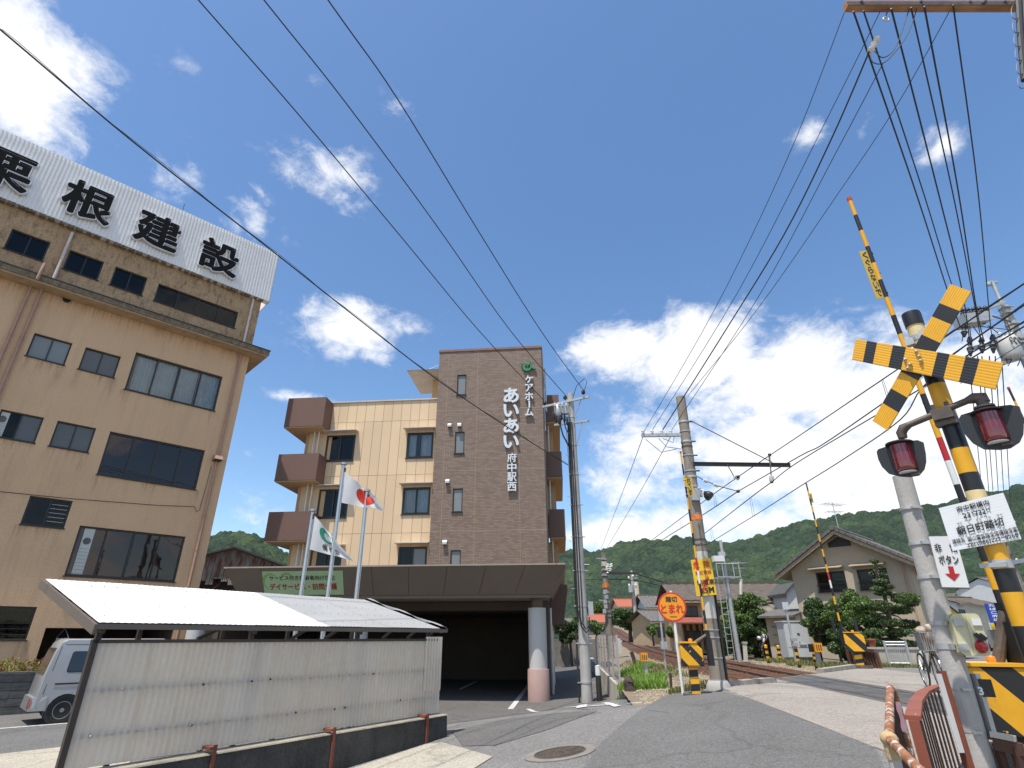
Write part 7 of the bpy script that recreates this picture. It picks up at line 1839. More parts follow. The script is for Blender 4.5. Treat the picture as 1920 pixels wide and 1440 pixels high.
stuff(part('gate_mesh', M_GALV, t, lambda b: [b.bar(ma.lerp(mb_,i/9)+V((0,0,.1)), ma.lerp(mb_,(i+3)/12)+V((0,0,hz-ma.z-.05)), .012, .012, (0,1,0)) for i in range(9)]+[b.bar(ma.lerp(mb_,(i+3)/12)+V((0,0,.1)), ma.lerp(mb_,i/9)+V((0,0,hz-ma.z-.05)), .012, .012, (0,1,0)) for i in range(9)]))
# black fence along the far side of the railway
M_FBLK = mat('black_fence', (.022,.022,.022), rough=.55)
tf = thing('track_fence', 'long black fence with tall posts along the far side of the railway', 'fence', tp(4.9, 30, .3))
fy = 22.6; k = 0; fpts = []
while fy < 108:
    q = tp(4.6, fy); q.z = emb(4.6, fy); fpts.append(q)
    part('post', M_FBLK, tf, lambda b: b.bar(q-V((0,0,.1)), q+V((0,0,1.85)), .09, .07, (0,1,0)))
    fy += 2.0 if fy < 50 else 3.0
for a, c in zip(fpts, fpts[1:]):
    for h in ((.25,1.0,1.6) if a.y > 33 else (.3,.8,1.25,1.65)):
        part('rail', M_FBLK, tf, lambda b: b.bar(a+V((0,0,h)), c+V((0,0,h)), .03, .03))
def pick(b):
    for a, c in zip(fpts, fpts[1:]):
        if a.y < 33: continue
        n = int((c-a).length/.13)
        for i in range(n):
            q = a.lerp(c, i/n); b.bar(q+V((0,0,.12)), q+V((0,0,1.66)), .02, .02, (0,1,0))
stuff(part('pickets', M_FBLK, tf, pick))
kerb('path_kerb', tp(4.15,22.5,.22), tp(4.15,36,.22), .14, .10, 'thin pale kerb along the foot of the black railway fence')
path = [tp(5.0,22,0), tp(7.4,24,0), tp(7.4,105,0), tp(5.0,105,0)]
struct(drape('footpath', path, M_LANE, .03, zf=lambda x, y: zt(y)-.43+.30, step=2.0))
# ================================================================== BENDING WORKER
wk = GZ(1449, 1233, .38); wkz = .38
def person():
    t = thing('person', 'person in dark vest with white stripes and white helmet bending over by the fence', 'person', wk)
    def skin(name, joints, edges, radii, m, sub=2):
        me = bpy.data.meshes.new(name); me.from_pydata([tuple(V(j)) for j in joints], edges, [])
        me.materials.append(m); o = link(name, me, t)
        md = o.modifiers.new('skin', 'SKIN'); sv = me.skin_vertices[0].data
        for i, r in enumerate(radii): sv[i].radius = (r, r)
        sv[0].use_root = True
        s_ = o.modifiers.new('sub', 'SUBSURF'); s_.levels = sub; s_.render_levels = sub
        for p_ in me.polygons: p_.use_smooth = True
        return o
    # bent at the hips, head to the left (-x); x to the right, z up
    sk = mat('skin', (.42,.26,.18), rough=.6)
    # body: pelvis, spine, neck, head, arms, legs
    J = [(.10,0,.92),(-.08,0,1.02),(-.28,0,1.03),(-.42,0,1.0),(-.50,0,.98),(-.58,0,.96),
         (-.36,-.19,.99),(-.46,-.21,.72),(-.56,-.17,.50),(-.59,-.15,.42),
         (-.36,.19,.99),(-.42,.22,.72),(-.55,.16,.50),(-.58,.14,.42),
         (.10,-.11,.88),(.06,-.13,.48),(.12,-.13,.09),(.0,-.13,.04),
         (.12,.11,.88),(.16,.13,.48),(.20,.13,.09),(.08,.13,.04)]
    E = [(0,1),(1,2),(2,3),(3,4),(4,5),(3,6),(6,7),(7,8),(8,9),(3,10),(10,11),(11,12),(12,13),(0,14),(14,15),(15,16),(16,17),(0,18),(18,19),(19,20),(20,21)]
    R_ = [.13,.125,.14,.13,.05,.085,.065,.05,.035,.03,.065,.05,.035,.03,.095,.068,.045,.045,.095,.068,.045,.045]
    skin('body', J, E, R_, mat('grey_trousers', (.10,.11,.12), rough=.9, var=.1))
    skin('vest', [(.02,0,.99),(-.10,0,1.03),(-.28,0,1.04),(-.40,0,1.01)], [(0,1),(1,2),(2,3)], [.14,.145,.155,.12], mat('navy_vest', (.02,.025,.06), rough=.8))
    skin('sleeve', [(-.36,-.19,.99),(-.41,-.21,.86),(-.45,-.215,.74)], [(0,1),(1,2)], [.08,.07,.062], mat('white_shirt', (.6,.6,.6), rough=.9))
    skin('face', [(-.58,0,.95),(-.60,0,.91),(-.615,0,.90)], [(0,1),(1,2)], [.08,.07,.04], sk)
    for y in (-1, 1):
        hb_ = V((-.59, y*.15, .42))
        for i in range(5):
            q = hb_+V((-.02+.012*i-.02, y*(.03-.012*i)*.8, -.05-.02*(1 if 0 < i < 4 else .5)))
            part('finger', sk, t, lambda b: b.tube([hb_, hb_.lerp(q,.6)+V((-.01,0,0)), q], [.013,.011,.008], 6))
    hc = V((-.60,0,.985))
    hm = part('helmet', mat('white_helmet', (.75,.75,.75), rough=.3), t, lambda b: (b.ball(hc, .125, 16, (1.1,.95,.9)), b.lathe(hc+V((-.01,0,-.02)), [(.14,-.01),(.165,0),(.14,.012)], 18, V((.3,0,1)))), smooth=60)
    for dx in (-.02, -.2, -.33):
        part('reflective_stripe', mat('white_stripe', (.75,.75,.72), rough=.5), t, lambda b: b.lathe(V((dx,0,1.03)), [(.168,-.018),(.172,0),(.168,.018)], 18, V((1,0,-.02))), smooth=60)
    for y in (-.13,.13):
        part('boot', M_BLP, t, lambda b: b.ball((.05 if y < 0 else .13, y, .045), .085, 10, (1.5,.75,.6)), smooth=60)
    t.location = wk; t.scale = (1,1,1)
BASE_SAVE = None
def person_wrap():
    # parts are authored around the origin of the figure
    person()
_old = thing
def thing_local(*a, **k):
    k['local'] = True; return _old(*a, **k)
thing = thing_local; person_wrap(); thing = _old
# ================================================================== BEIGE HOUSE across the track
fh = Fr(V((15.9, 32, 0)), (.68, -.733), (-.733, -.68))
HB = .3
HWd = fh.px(1722,1120)[0]
hou = thing('house', 'beige two storey gabled house with grey tiled roof behind garden trees', 'house', fh.pt(HWd/2, HB))
M_HW = mat('beige_render', (.42,.36,.27), rough=.9, var=.05, scale=.8, bump=.2, bscale=20, stain=.35, stain_col=(.26,.21,.15), stain_scale=(2.5,2.5,.35), spec=.2, thr=(.55,.8))
M_TILE2 = mat('grey_roof_tile', (.115,.105,.095), rough=.7, var=.3, scale=4, stain=.4, stain_col=(.19,.15,.11), stain_scale=(3,3,3), fine=.15, fscale=14)
M_RAFT = mat('eave_board', (.34,.275,.19), rough=.85, var=.1)
zeL = fh.px(1493,1068)[1]; zeR = fh.px(1718,1052)[1]; ze_ = (zeL+zeR)/2; zp_ = fh.px(1570,1000)[1]
hw = [rect(fh, (1528,1073), (1590,1104)), rect(fh, (1605,1069), (1673,1107))]
lo = (hw[0][2]+hw[1][2])/2; hi = (hw[0][3]+hw[1][3])/2
for h in hw: h[2], h[3] = lo, hi
DPT = 5.2
def hwall(b):
    wall_with_holes(b, fh, 0, HWd, HB, ze_, hw, 0, .12)
    b.poly([fh.pt(0,ze_,0), fh.pt(HWd,ze_,0), fh.pt(HWd/2,zp_,0)])
    b.poly([fh.pt(0,HB,-DPT), fh.pt(HWd,HB,-DPT), fh.pt(HWd,ze_,-DPT), fh.pt(HWd/2,zp_,-DPT), fh.pt(0,ze_,-DPT)])
    for s in (0, HWd): b.poly([fh.pt(s,HB,0), fh.pt(s,HB,-DPT), fh.pt(s,ze_,-DPT), fh.pt(s,ze_,0)])
part('wall', M_HW, hou, hwall)
OH = .62
def slope(b, sgn, up):
    s0, s1 = HWd/2, (HWd/2+sgn*(HWd/2+.7)); z1 = zp_+.12; z0 = zp_+.12-(zp_-ze_)*(HWd/2+.7)/(HWd/2)
    n = 26; k = len(b.v); m = 9
    for i in range(n+1):
        d = OH-(DPT+2*OH)*i/n
        for j in range(m+1):
            for q in (0, 1):
                t = min(1, (j+q*.98)/m) if j < m else 1
                b.v.append(tuple(fh.pt(s0+(s1-s0)*t, z1+(z0-z1)*t+.05+.045*abs(sin(pi*i/2))+.035*(1-q), d)))
    w = 2*(m+1)
    for i in range(n):
        for j in range(w-1): b.f.append((k+i*w+j, k+(i+1)*w+j, k+(i+1)*w+j+1, k+i*w+j+1))
for sgn in (-1, 1):
    rf = part('roof', M_TILE2, hou, lambda b: slope(b, sgn, 0))
    s0, s1 = HWd/2, (HWd/2+sgn*(HWd/2+.72)); z1 = zp_+.10; z0 = zp_+.10-(zp_-ze_)*(HWd/2+.72)/(HWd/2)
    part('barge_board', M_RAFT, rf, lambda b: b.prism([fh.pt(s0,z1-.02,OH), fh.pt(s1,z0-.02,OH), fh.pt(s1,z0-.20,OH), fh.pt(s0,z1-.20,OH)], -fh.n*.05))
    part('eave_soffit', M_RAFT, rf, lambda b: b.prism([fh.pt(s0,z1-.03,OH-.06), fh.pt(s1,z0-.03,OH-.06), fh.pt(s1,z0-.07,OH-.06), fh.pt(s0,z1-.07,OH-.06)], -fh.n*(DPT+2*OH-.1)))
    for i in range(12):
        t = (i+.5)/12; part('verge_tile', M_TILE2, rf, lambda b: b.bar(fh.pt(s0+(s1-s0)*(t-.038),z1+(z0-z1)*(t-.038)+.09,OH+.02), fh.pt(s0+(s1-s0)*(t+.038),z1+(z0-z1)*(t+.038)+.075,OH+.02), .10, .13))
part('ridge', M_TILE2, hou, lambda b: b.tube([fh.pt(HWd/2, zp_+.22, OH+.1), fh.pt(HWd/2, zp_+.22, -DPT-OH)], .13, 8))
for h in hw:
    window(hou, fh, *h, n=2, glass=G_DARK, curt=[(.03,.97,M_SHADE,.45)], bars=0, fw=.07, inset=.10, transom=.42)
    part('grille', M_SASH, hou, lambda b: [b.fbox(fh, h[0]-.05, h[1]+.05, h[2]+z, h[2]+z+.025, .10, .125) for z in (.05,.32)]+[b.fbox(fh, h[0]+(h[1]-h[0])*i/14-.008, h[0]+(h[1]-h[0])*i/14+.008, h[2]-.12, h[2]+.33, .10, .115) for i in range(15)])
    part('window_hood', M_RAFT, hou, lambda b: b.box8([fh.pt(h[0]-.16,h[3]+.12,.55), fh.pt(h[1]+.05,h[3]+.12,.55), fh.pt(h[1]+.05,h[3]+.20,0), fh.pt(h[0]-.16,h[3]+.20,0), fh.pt(h[0]-.16,h[3]+.16,.55), fh.pt(h[1]+.05,h[3]+.16,.55), fh.pt(h[1]+.05,h[3]+.28,0), fh.pt(h[0]-.16,h[3]+.28,0)]))
cvs, cvz = fh.px(1573, 1017)
part('gable_vent', M_SASH, hou, lambda b: b.prism([fh.pt(cvs-.55,cvz-.22,0), fh.pt(cvs+.55,cvz-.22,0), fh.pt(cvs+.55,cvz+.02,0), fh.pt(cvs,cvz+.28,0), fh.pt(cvs-.55,cvz+.02,0)], fh.n*.03))
fside = Fr(fh.pt(HWd, 0), -fh.n, fh.e)
for s, z0_, z1_, w in ((1.0, lo-.1, hi, 1.3),(3.4, lo-.1, hi, 1.3),(1.2, HB+.7, HB+2.1, 1.8),(4.2, HB+.2, HB+2.1, 1.6)):
    window(hou, fside, s, s+w, z0_, z1_, n=2, glass=G_DARK, fw=.06, inset=-.05, deep=.02)
part('downpipe', M_PIPE, hou, lambda b: b.tube([fh.pt(HWd-.25,HB,.08), fh.pt(HWd-.25,ze_-.1,.08)], .04, 8))
part('lean_to_roof', M_TILE2, hou, lambda b: b.box8([fh.pt(-1.8,2.35,1.2), fh.pt(.1,2.35,1.2), fh.pt(.1,2.75,-1), fh.pt(-1.8,2.75,-1), fh.pt(-1.8,2.45,1.2), fh.pt(.1,2.45,1.2), fh.pt(.1,2.85,-1), fh.pt(-1.8,2.85,-1)]))
part('lean_to_wall', M_HW, hou, lambda b: b.fbox(fh, -1.6, -.005, HB, 2.5, -1, .7))
def antenna(parent, c, h, n=7, yaw=.4):
    c = V(c)
    part('antenna', M_GALV, parent, lambda b: (b.tube([c, c+V((0,0,h))], .02, 6), b.tube([c+V((-.7*cos(yaw),-.7*sin(yaw),h-.1)), c+V((.7*cos(yaw),.7*sin(yaw),h-.1))], .014, 5), [b.tube([c+V((x*cos(yaw)-.35*sin(yaw),x*sin(yaw)+.35*cos(yaw),h-.1)), c+V((x*cos(yaw)+.35*sin(yaw),x*sin(yaw)-.35*cos(yaw),h-.1))], .009, 4) for x in [-.65+1.3*i/(n-1) for i in range(n)]], [b.tube([c+V((x,-.3,h-.5)), c+V((x,.3,h-.5))], .009, 4) for x in (-.4,-.2,0,.2,.4)], b.tube([c+V((-.45,0,h-.5)), c+V((.45,0,h-.5))], .012, 5)))
antenna(hou, fh.pt(HWd/2, zp_+.2, -.4), 1.5)
# ---------------------------------------------------------------- generic far houses
M_WALLC = {'white': mat('white_wall', (.62,.61,.58), rough=.85, var=.05, stain=.2, stain_col=(.4,.38,.35)), 'tan': mat('tan_wall_far', (.46,.34,.20), rough=.9, var=.1), 'brown': mat('timber_wall', (.085,.058,.042), rough=.9, var=.25, scale=3), 'grey': mat('grey_wall', (.30,.30,.29), rough=.85, var=.1), 'cream': mat('cream_wall', (.55,.49,.37), rough=.85, var=.08)}
M_ROOFC = {'grey': M_TILE2, 'orange': mat('orange_roof', (.33,.10,.055), rough=.7, var=.12, scale=3), 'brown': mat('brown_tile_roof', (.095,.075,.058), rough=.8, var=.3, scale=3, fine=.2, fscale=10), 'dark': M_ROOFD}
def far_house(label, u0, u1, v_eave, v_ridge, Y, wall, roof, base, depth=7, yaw=0.0, gable=False, wins=3, storeys=2, cat='house', ov=.5, name='house'):
    """box house with pitched roof; front spans u0..u1 at distance Y"""
    a, c = P(u0, v_eave, Y), P(u1, v_eave, Y); w = (c.x-a.x); ze = a.z; zr = P((u0+u1)/2, v_ridge, Y+(0 if gable else depth/2)).z
    f_ = Fr(V((a.x, Y, 0)), (cos(yaw), sin(yaw)), (sin(yaw), -cos(yaw)))
    t = thing(name, label, cat, f_.pt(w/2, base))
    part('wall', M_WALLC[wall], t, lambda b: b.fbox(f_, 0, w, base-.3, ze, -depth, 0))
    if gable:
        part('gable_wall', M_WALLC[wall], t, lambda b: b.prism([f_.pt(0,ze,0), f_.pt(w,ze,0), f_.pt(w/2,zr,0)], -f_.n*depth))
        for sg in (0, 1):
            s1 = -ov if sg == 0 else w+ov; zz = ze-(zr-ze)*ov/(w/2)
            part('roof', M_ROOFC[roof], t, lambda b: b.prism([f_.pt(w/2,zr+.02,ov), f_.pt(s1,zz+.02,ov), f_.pt(s1,zz+.16,ov), f_.pt(w/2,zr+.18,ov)], -f_.n*(depth+2*ov)))
    else:
        for sg in (0, 1):
            d1 = ov if sg == 0 else -depth-ov
            def rf(b):
                n = max(8, int(w/.55)); m = 8; k = len(b.v)
                for i in range(n*2+1):
                    s = -ov+(w+2*ov)*i/(n*2)
                    for j in range(m+1): 
                        tt = j/m; b.v.append(tuple(f_.pt(s, zr+(ze-.15-zr)*tt+.06+(.05 if i % 2 else 0)+(.02 if j % 2 else 0), -depth/2+(d1+depth/2)*tt)))
                for i in range(n*2):
                    for j in range(m): q = k+i*(m+1)+j; b.f.append((q, q+m+1, q+m+2, q+1))
            part('roof', M_ROOFC[roof], t, rf)
        part('ridge', M_ROOFC[roof], t, lambda b: b.bar(f_.pt(-ov,zr+.10,-depth/2), f_.pt(w+ov,zr+.10,-depth/2), .3, .2))
        part('eave_fascia', M_RAFT, t, lambda b: b.bar(f_.pt(-ov,ze-.17,ov-.05), f_.pt(w+ov,ze-.17,ov-.05), .04, .14))
        for s in (0, w): part('gable_wall', M_WALLC[wall], t, lambda b: b.prism([f_.pt(s,ze-.02,0), f_.pt(s,ze-.02,-depth), f_.pt(s,zr-.1,-depth/2)], f_.e*(.03 if s == 0 else -.03)))
    H = ze-base
    for st_ in range(storeys):
        for i in range(wins):
            s = w*(i+.5)/wins; ww = min(1.6, w/wins*.6); zc_ = base+H*(st_+.5)/storeys; hh = min(1.2, H/storeys*.42)
            wn = part('window', M_SASH, t, lambda b: b.fbox(f_, s-ww/2, s+ww/2, zc_-hh/2, zc_+hh/2, .005, .05))
            for j in (0, 1): part('pane', G_FROST2, wn, lambda b: b.fbox(f_, s-ww/2+.05+j*(ww/2-.03), s-.02+j*(ww/2-.03), zc_-hh/2+.05, zc_+hh/2-.05, .051, .056))
    return t, f_, w, ze, zr
t, f_, w, ze, zr = far_house('long dark timber house with brown tiled roof behind the railway pole', 1272, 1476, 1124, 1097, 42, 'tan', 'brown', .7, 6, radians(-4), False, 5, 2)
part('lower_roof', mat('faded_red_roof', (.24,.07,.045), rough=.8, var=.2), t, lambda b: b.box8([f_.pt(-.6,1.55+.7,1.5), f_.pt(4.2,2.25,1.5), f_.pt(4.2,2.6,0.003), f_.pt(-.6,2.6,.003), f_.pt(-.6,2.32,1.5), f_.pt(4.2,2.32,1.5), f_.pt(4.2,2.72,.003), f_.pt(-.6,2.72,.003)]))
for i in range(10): part('lattice_board', M_WALLC['brown'], t, lambda b: b.fbox(f_, .1+i*.42, .3+i*.42, .6, 2.2, .004, .05))
antenna(t, f_.pt(5.6, zr+.1, -3), 1.6)
far_house('small white gabled outbuilding wedged left of the beige house', 1474, 1506, 1112, 1097, 39, 'white', 'dark', .4, 2.2, 0, True, 1, 1, ov=.2)
far_house('white walled house with dark grey roof seen behind the round stop sign', 1216, 1262, 1138, 1118, 66, 'white', 'grey', 1, 6, 0, False, 2, 2)
far_house('brown low house with grey roof left of the stop sign', 1226, 1272, 1163, 1146, 56, 'tan', 'grey', .8, 6, radians(8), False, 2, 1)
far_house('pale house with an orange roof beyond the large tree', 1163, 1198, 1137, 1124, 108, 'cream', 'orange', 2, 8, 0, False, 2, 2)
t, f_, w, ze, zr = far_house('white tower house with an orange cap and arched window', 1192, 1208, 1138, 1119, 100, 'white', 'orange', 2, 2.2, 0, False, 0, 1, ov=.15)
part('arched_window', M_SASH, t, lambda b: b.prism([f_.pt(w*.5+w*.22*cos(pi*i/10), ze-.3+w*.3*sin(pi*i/10)+.5, .0) for i in range(11)]+[f_.pt(w*.28, ze-1.2, 0), f_.pt(w*.72, ze-1.2, 0)], f_.n*.05))
part('tower_cap', M_ROOFC['orange'], t, lambda b: b.fbox(f_, -.1, w+.1, ze-.2, zr+.1, -2.3, -.003))
part('chimney', M_WALLC['cream'], t, lambda b: b.lathe(f_.pt(w*.45, zr, -1), [(.45,-.5),(.42,2.4)], 12), smooth=40)
far_house('small grey house with a bright orange roof left of the far railway pole', 1103, 1134, 1166, 1153, 92, 'grey', 'orange', 1.6, 6, 0, False, 2, 1)
far_house('low dark roofed house deep behind the alley', 1062, 1098, 1172, 1160, 84, 'grey', 'grey', 1, 6, 0, False, 2, 1)
# street on the right, beyond the crossing
far_house('dark grey two storey house right of the beige house on the street', 1752, 1792, 1128, 1108, 44, 'grey', 'dark', .45, 8, radians(50), False, 2, 2)
far_house('white street house with a brown roof above the cream button box', 1792, 1838, 1130, 1108, 55, 'white', 'brown', .5, 7, radians(40), False, 3, 2)
far_house('cream shop with a flat pale roof at the end of the street', 1846, 1884, 1136, 1122, 66, 'cream', 'brown', .5, 8, radians(10), False, 2, 2, 'shop', .8, 'shop')
far_house('white three storey building right of the signal post', 1893, 1950, 1098, 1084, 72, 'white', 'grey', .5, 8, radians(5), False, 4, 3, 'building', .2, 'building')
far_house('brown roofed house under the hill at the street corner', 1818, 1852, 1126, 1112, 78, 'grey', 'brown', .6, 8, radians(20), True, 2, 2)
bs = thing('shop_sign', 'tall blue vertical street sign with white characters by the shop', 'sign', V((P(1866,1170,52).x, 52, .42)))
fb_ = Fr(V((P(1851,1150,52).x, 52, 0)), (1,0)); z1_, z0_ = P(1850,1132,52).z, P(1865,1172,52).z
part('post', M_GALV, bs, lambda b: b.tube([fb_.pt(.45,.4,-.1), fb_.pt(.45,z1_,-.1)], .08, 8))
sgn_ = part('panel', mat('blue_sign', (.02,.06,.36), rough=.4), bs, lambda b: b.fbox(fb_, 0, .95, z0_, z1_, 0, .2))
part('sign_text', M_WHP, sgn_, lambda b: [text_into(b, ch, fb_.pt(.47, z1_-(z1_-z0_)*(i+.5)/6, .205), fb_.e, (0,0,1), (z1_-z0_)/6*.74, 0, .03, .6, fb_.n, 6) for i, ch in enumerate('たばこ売店前')])
by = thing('shop_banner', 'yellow vertical banner on a pole under the blue street sign', 'banner', V((P(1866,1200,49).x, 49, .42)))
fy_ = Fr(V((P(1862,1190,49).x, 49, 0)), (1,0))
part('pole', M_WHP, by, lambda b: b.tube([fy_.pt(0,.4,0), fy_.pt(0,P(1862,1166,49).z,0)], .03, 6))
part('cloth', mat('banner_yellow', (.6,.42,.04), rough=.8), by, lambda b: b.grid(lambda u, w: fy_.pt(.04+.5*u, 1.0+(P(1862,1168,49).z-1.0)*w, .05*sin(w*9)), 4, 8), smooth=60)
aw = thing('awning', 'yellow sloping awning on the street side behind the concrete post', 'awning', V((P(1790,1150,30).x, 30, 2.4)))
fa_ = Fr(V((P(1770,1150,30).x, 30, 0)), (.9,.43)); z1_, z0_ = P(1772,1126,30).z, P(1810,1150,30).z
part('sheet', mat('yellow_sheet', (.66,.37,.02), rough=.6, var=.1), aw, lambda b: b.prism([fa_.pt(0,z0_,0), fa_.pt(1.25,z0_,0), fa_.pt(.1,z1_,0)], -fa_.n*.06))
part('edge_bar', M_BLP, aw, lambda b: b.bar(fa_.pt(.08,z1_+.02,.03), fa_.pt(1.3,z0_,.03), .05, .06))
part('leg', M_GALV, aw, lambda b: b.tube([fa_.pt(.2,.42,-.03), fa_.pt(.2,z0_,-.03)], .04, 6))
cr = thing('parked_car', 'small dark car parked at the roadside far down the street', 'car', V((P(1881,1196,46).x, 46, .42)), rz=radians(70), local=True)
part('body', mat('car_dark', (.03,.035,.045), rough=.3, coat=1), cr, lambda b: b.prism([V((-1.7,-.7,.25)),V((1.7,-.7,.25)),V((1.7,-.7,.8)),V((1.0,-.7,.95)),V((.4,-.7,1.5)),V((-1.5,-.7,1.52)),V((-1.75,-.7,.9))], V((0,1.4,0))))
part('windscreen', G_FROST2, cr, lambda b: b.box8([V((-1.76,-.6,.95)),V((-1.76,.6,.95)),V((-1.72,.6,.95)),V((-1.72,-.6,.95)),V((-1.58,-.55,1.42)),V((-1.58,.55,1.42)),V((-1.54,.55,1.42)),V((-1.54,-.55,1.42))]))
for x in (-1.1,1.1):
    for y in (-.71,.55): part('wheel', M_TYRE, cr, lambda b: b.lathe((x,y,.3), [(.3,0),(.3,.16)], 14, (0,1,0)))
# ---------------------------------------------------------------- bicycle behind the concrete post
bw = GZ(1770, 1298, .43)
bic = thing('bicycle', 'bicycle seen end on with a grey box basket holding tan and white things', 'bicycle', bw, rz=radians(-112), local=True)
M_BK = mat('bike_black', (.02,.02,.022), rough=.4); M_CHR = mat('chrome', (.55,.55,.56), rough=.25, metal=1)
for x in (0, -1.08):
    wl_ = part('wheel', M_TYRE, bic, lambda b: b.tube([V((x+.32*cos(a),0,.335+.32*sin(a))) for a in [2*pi*i/32 for i in range(33)]], .018, 8, False), smooth=60)
    part('rim', M_CHR, wl_, lambda b: b.tube([V((x+.295*cos(a),0,.335+.295*sin(a))) for a in [2*pi*i/32 for i in range(33)]], .010, 6, False), smooth=60)
    stuff(part('spokes', M_CHR, wl_, lambda b: [b.bar(V((x,.02*(-1)**i,.335)), V((x+.29*cos(2*pi*i/20),0,.335+.29*sin(2*pi*i/20))), .004, .004) for i in range(20)]))
part('frame', M_BK, bic, lambda b: (b.tube([V((0,0,.335)), V((-.12,0,.72)), V((-.16,0,.98))], .018, 8), b.tube([V((-.13,0,.74)), V((-.62,0,.32)), V((-.72,0,.62)), V((-.78,0,.82))], .018, 8), b.tube([V((-.62,0,.32)), V((-1.08,0,.335)), V((-.72,0,.62))], .013, 8)))
part('handlebar', M_CHR, bic, lambda b: b.tube([V((-.32,-.28,1.0)), V((-.16,-.24,1.02)), V((-.14,0,.98)), V((-.16,.24,1.02)), V((-.32,.28,1.0))], .012, 8))
part('saddle', M_BK, bic, lambda b: b.ball((-.82,0,.86), .12, 10, (1.1,.75,.4)), smooth=60)
part('mudguard', M_CHR, bic, lambda b: b.tube([V((.37*cos(a),0,.335+.37*sin(a))) for a in [.3+2.3*i/12 for i in range(13)]], .022, 5))
part('basket', mat('basket_grey', (.30,.30,.29), rough=.5, var=.2), bic, lambda b: [b.bar(V((x,y,.74)), V((x*1.12+.008,y*1.12,1.06)), .010, .010, (0,1,0)) for x, y in [(-.05+.036*i,-.19) for i in range(12)]+[(-.05+.036*i,.19) for i in range(12)]+[(.36,-.19+.035*i) for i in range(12)]+[(-.05,-.19+.035*i) for i in range(12)]]+[b.box((.16,0,.735), (.42,.40,.01))]+[b.bar(V((-.06,s*.215,1.06)), V((.41,s*.215,1.06)), .014, .014) for s in (-1,1)]+[b.bar(V((x,-.22,1.06)), V((x,.22,1.06)), .014, .014) for x in (-.06,.41)])
bdl = thing('bundle', 'tan and white soft bundle lying in the bicycle basket', 'bundle', bw+V((0,0,.75)), rz=radians(-112), local=True)
part('cloth', mat('tan_white_cloth', (.30,.17,.09), rough=.9, col2=(.52,.46,.40), scale=9), bdl, lambda b: [b.ball((.16+dx, dy, .24+dz), r, 12, (1,1,.9)) for dx, dy, dz, r in ((0,0,0,.17),(.06,-.13,.10,.10),(-.02,.12,.10,.10),(.08,.02,.13,.11))], smooth=60)
# ---------------------------------------------------------------- trees and shrubs
M_TRUNK = mat('bark', (.115,.085,.06), rough=.95, var=.3, scale=5, bump=.7)
M_PINE = mat('pine_leaf', (.085,.135,.038), rough=.55, var=.2, scale=2, attr='tint', trans=.2)
M_DARKL = mat('dark_leaf', (.062,.108,.030), rough=.5, var=.25, scale=2, attr='tint', trans=.2)
M_MIDL = mat('mid_leaf', (.105,.17,.042), rough=.5, var=.25, scale=2, attr='tint', trans=.25)
def limbs(b, root, tops, r):
    root = V(root)
    for t_ in tops:
        t_ = V(t_); m_ = root.lerp(t_, .5)+V((random.uniform(-.1,.1), random.uniform(-.1,.1), .1))
        b.tube([root, m_, t_], [r, r*.6, r*.2], 6)
def tree_px(name, label, cat, base_uvz, Y, pads, n, size, m, trunk_r=.12, group=None, squash=1.0, seed=1, dep=1.0, lean_pts=None):
    """crown from clumps given at (u, v, ru, rv, dY) seen at distance Y"""
    g0 = P(base_uvz[0], base_uvz[1], Y); g0 = V((g0.x, Y, base_uvz[2]))
    t = thing(name, label, cat, g0, group)
    bl = []
    for (u, v, ru, rv, dy) in pads:
        c = P(u, v, Y+dy); rx = abs(P(u+ru, v, Y+dy).x-c.x); rz2_ = abs(P(u, v-rv, Y+dy).z-c.z)
        bl.append((tuple(c), rx, (rx if rx < 2 else 2)*dep, rz2_))
    leaves('crown', bl, n, size, m, t, seed, .5)
    def tr(b):
        ctr = V((sum(x[0][0] for x in bl)/len(bl), sum(x[0][1] for x in bl)/len(bl), 0))
        zmid = (min(x[0][2] for x in bl)+max(x[0][2] for x in bl))/2
        if lean_pts: pts = [P(u, v, Y) for u, v in lean_pts]; pts[0] = g0-V((0,0,.1)); b.tube(pts, [trunk_r*(1-.75*i/(len(pts)-1)) for i in range(len(pts))], 8)
        else: b.tube([g0-V((0,0,.1)), g0.lerp(V((ctr.x,ctr.y,zmid)),.5), V((ctr.x,ctr.y,zmid))], [trunk_r, trunk_r*.8, trunk_r*.4], 8)
        sp_ = [V(g0).lerp(V((ctr.x,ctr.y,zmid)), .6)] if not lean_pts else [P(u, v, Y) for u, v in lean_pts[1:]]
        for x in bl:
            c = V(x[0]); s_ = min(sp_, key=lambda q: (q-c).length); limbs(b, s_, [c], trunk_r*.35)
    part('trunk', M_TRUNK, t, tr, smooth=50)
    return t
Z = lambda x, y: (1340+x/3.79, 940+y/3.79)
pz = [(1137,428,26,20),(1160,465,34,16),(1128,512,30,15),(1192,522,36,14),(1178,566,48,17),(1232,606,46,17),(1150,618,44,16),(1195,650,60,20),(1355,690,95,42),(1400,720,50,30),(1168,742,90,40),(1262,772,75,32),(1330,768,75,36),(1130,832,85,34),(1232,862,95,34),(1372,872,75,34),(1150,932,75,32),(1300,932,85,32),(1392,932,52,27),(1352,1012,95,27),(1262,990,65,27),(1402,1060,75,24),(1120,1000,70,30),(1210,1050,80,35)]
pp = [(*Z(x,y), rx/3.79, ry/3.79, random.uniform(-.5,.5)) for x, y, rx, ry in pz]
tree_px('pine_tree', 'pruned garden pine with flat cloud clumps in front of the beige house', 'tree', (1680,1246,.45), 24.6, pp, 21000, .040, M_PINE, .13, seed=11, dep=.9, lean_pts=[Z(1285,1140),Z(1265,980),Z(1235,800),Z(1205,660),Z(1150,500),Z(1138,430)])
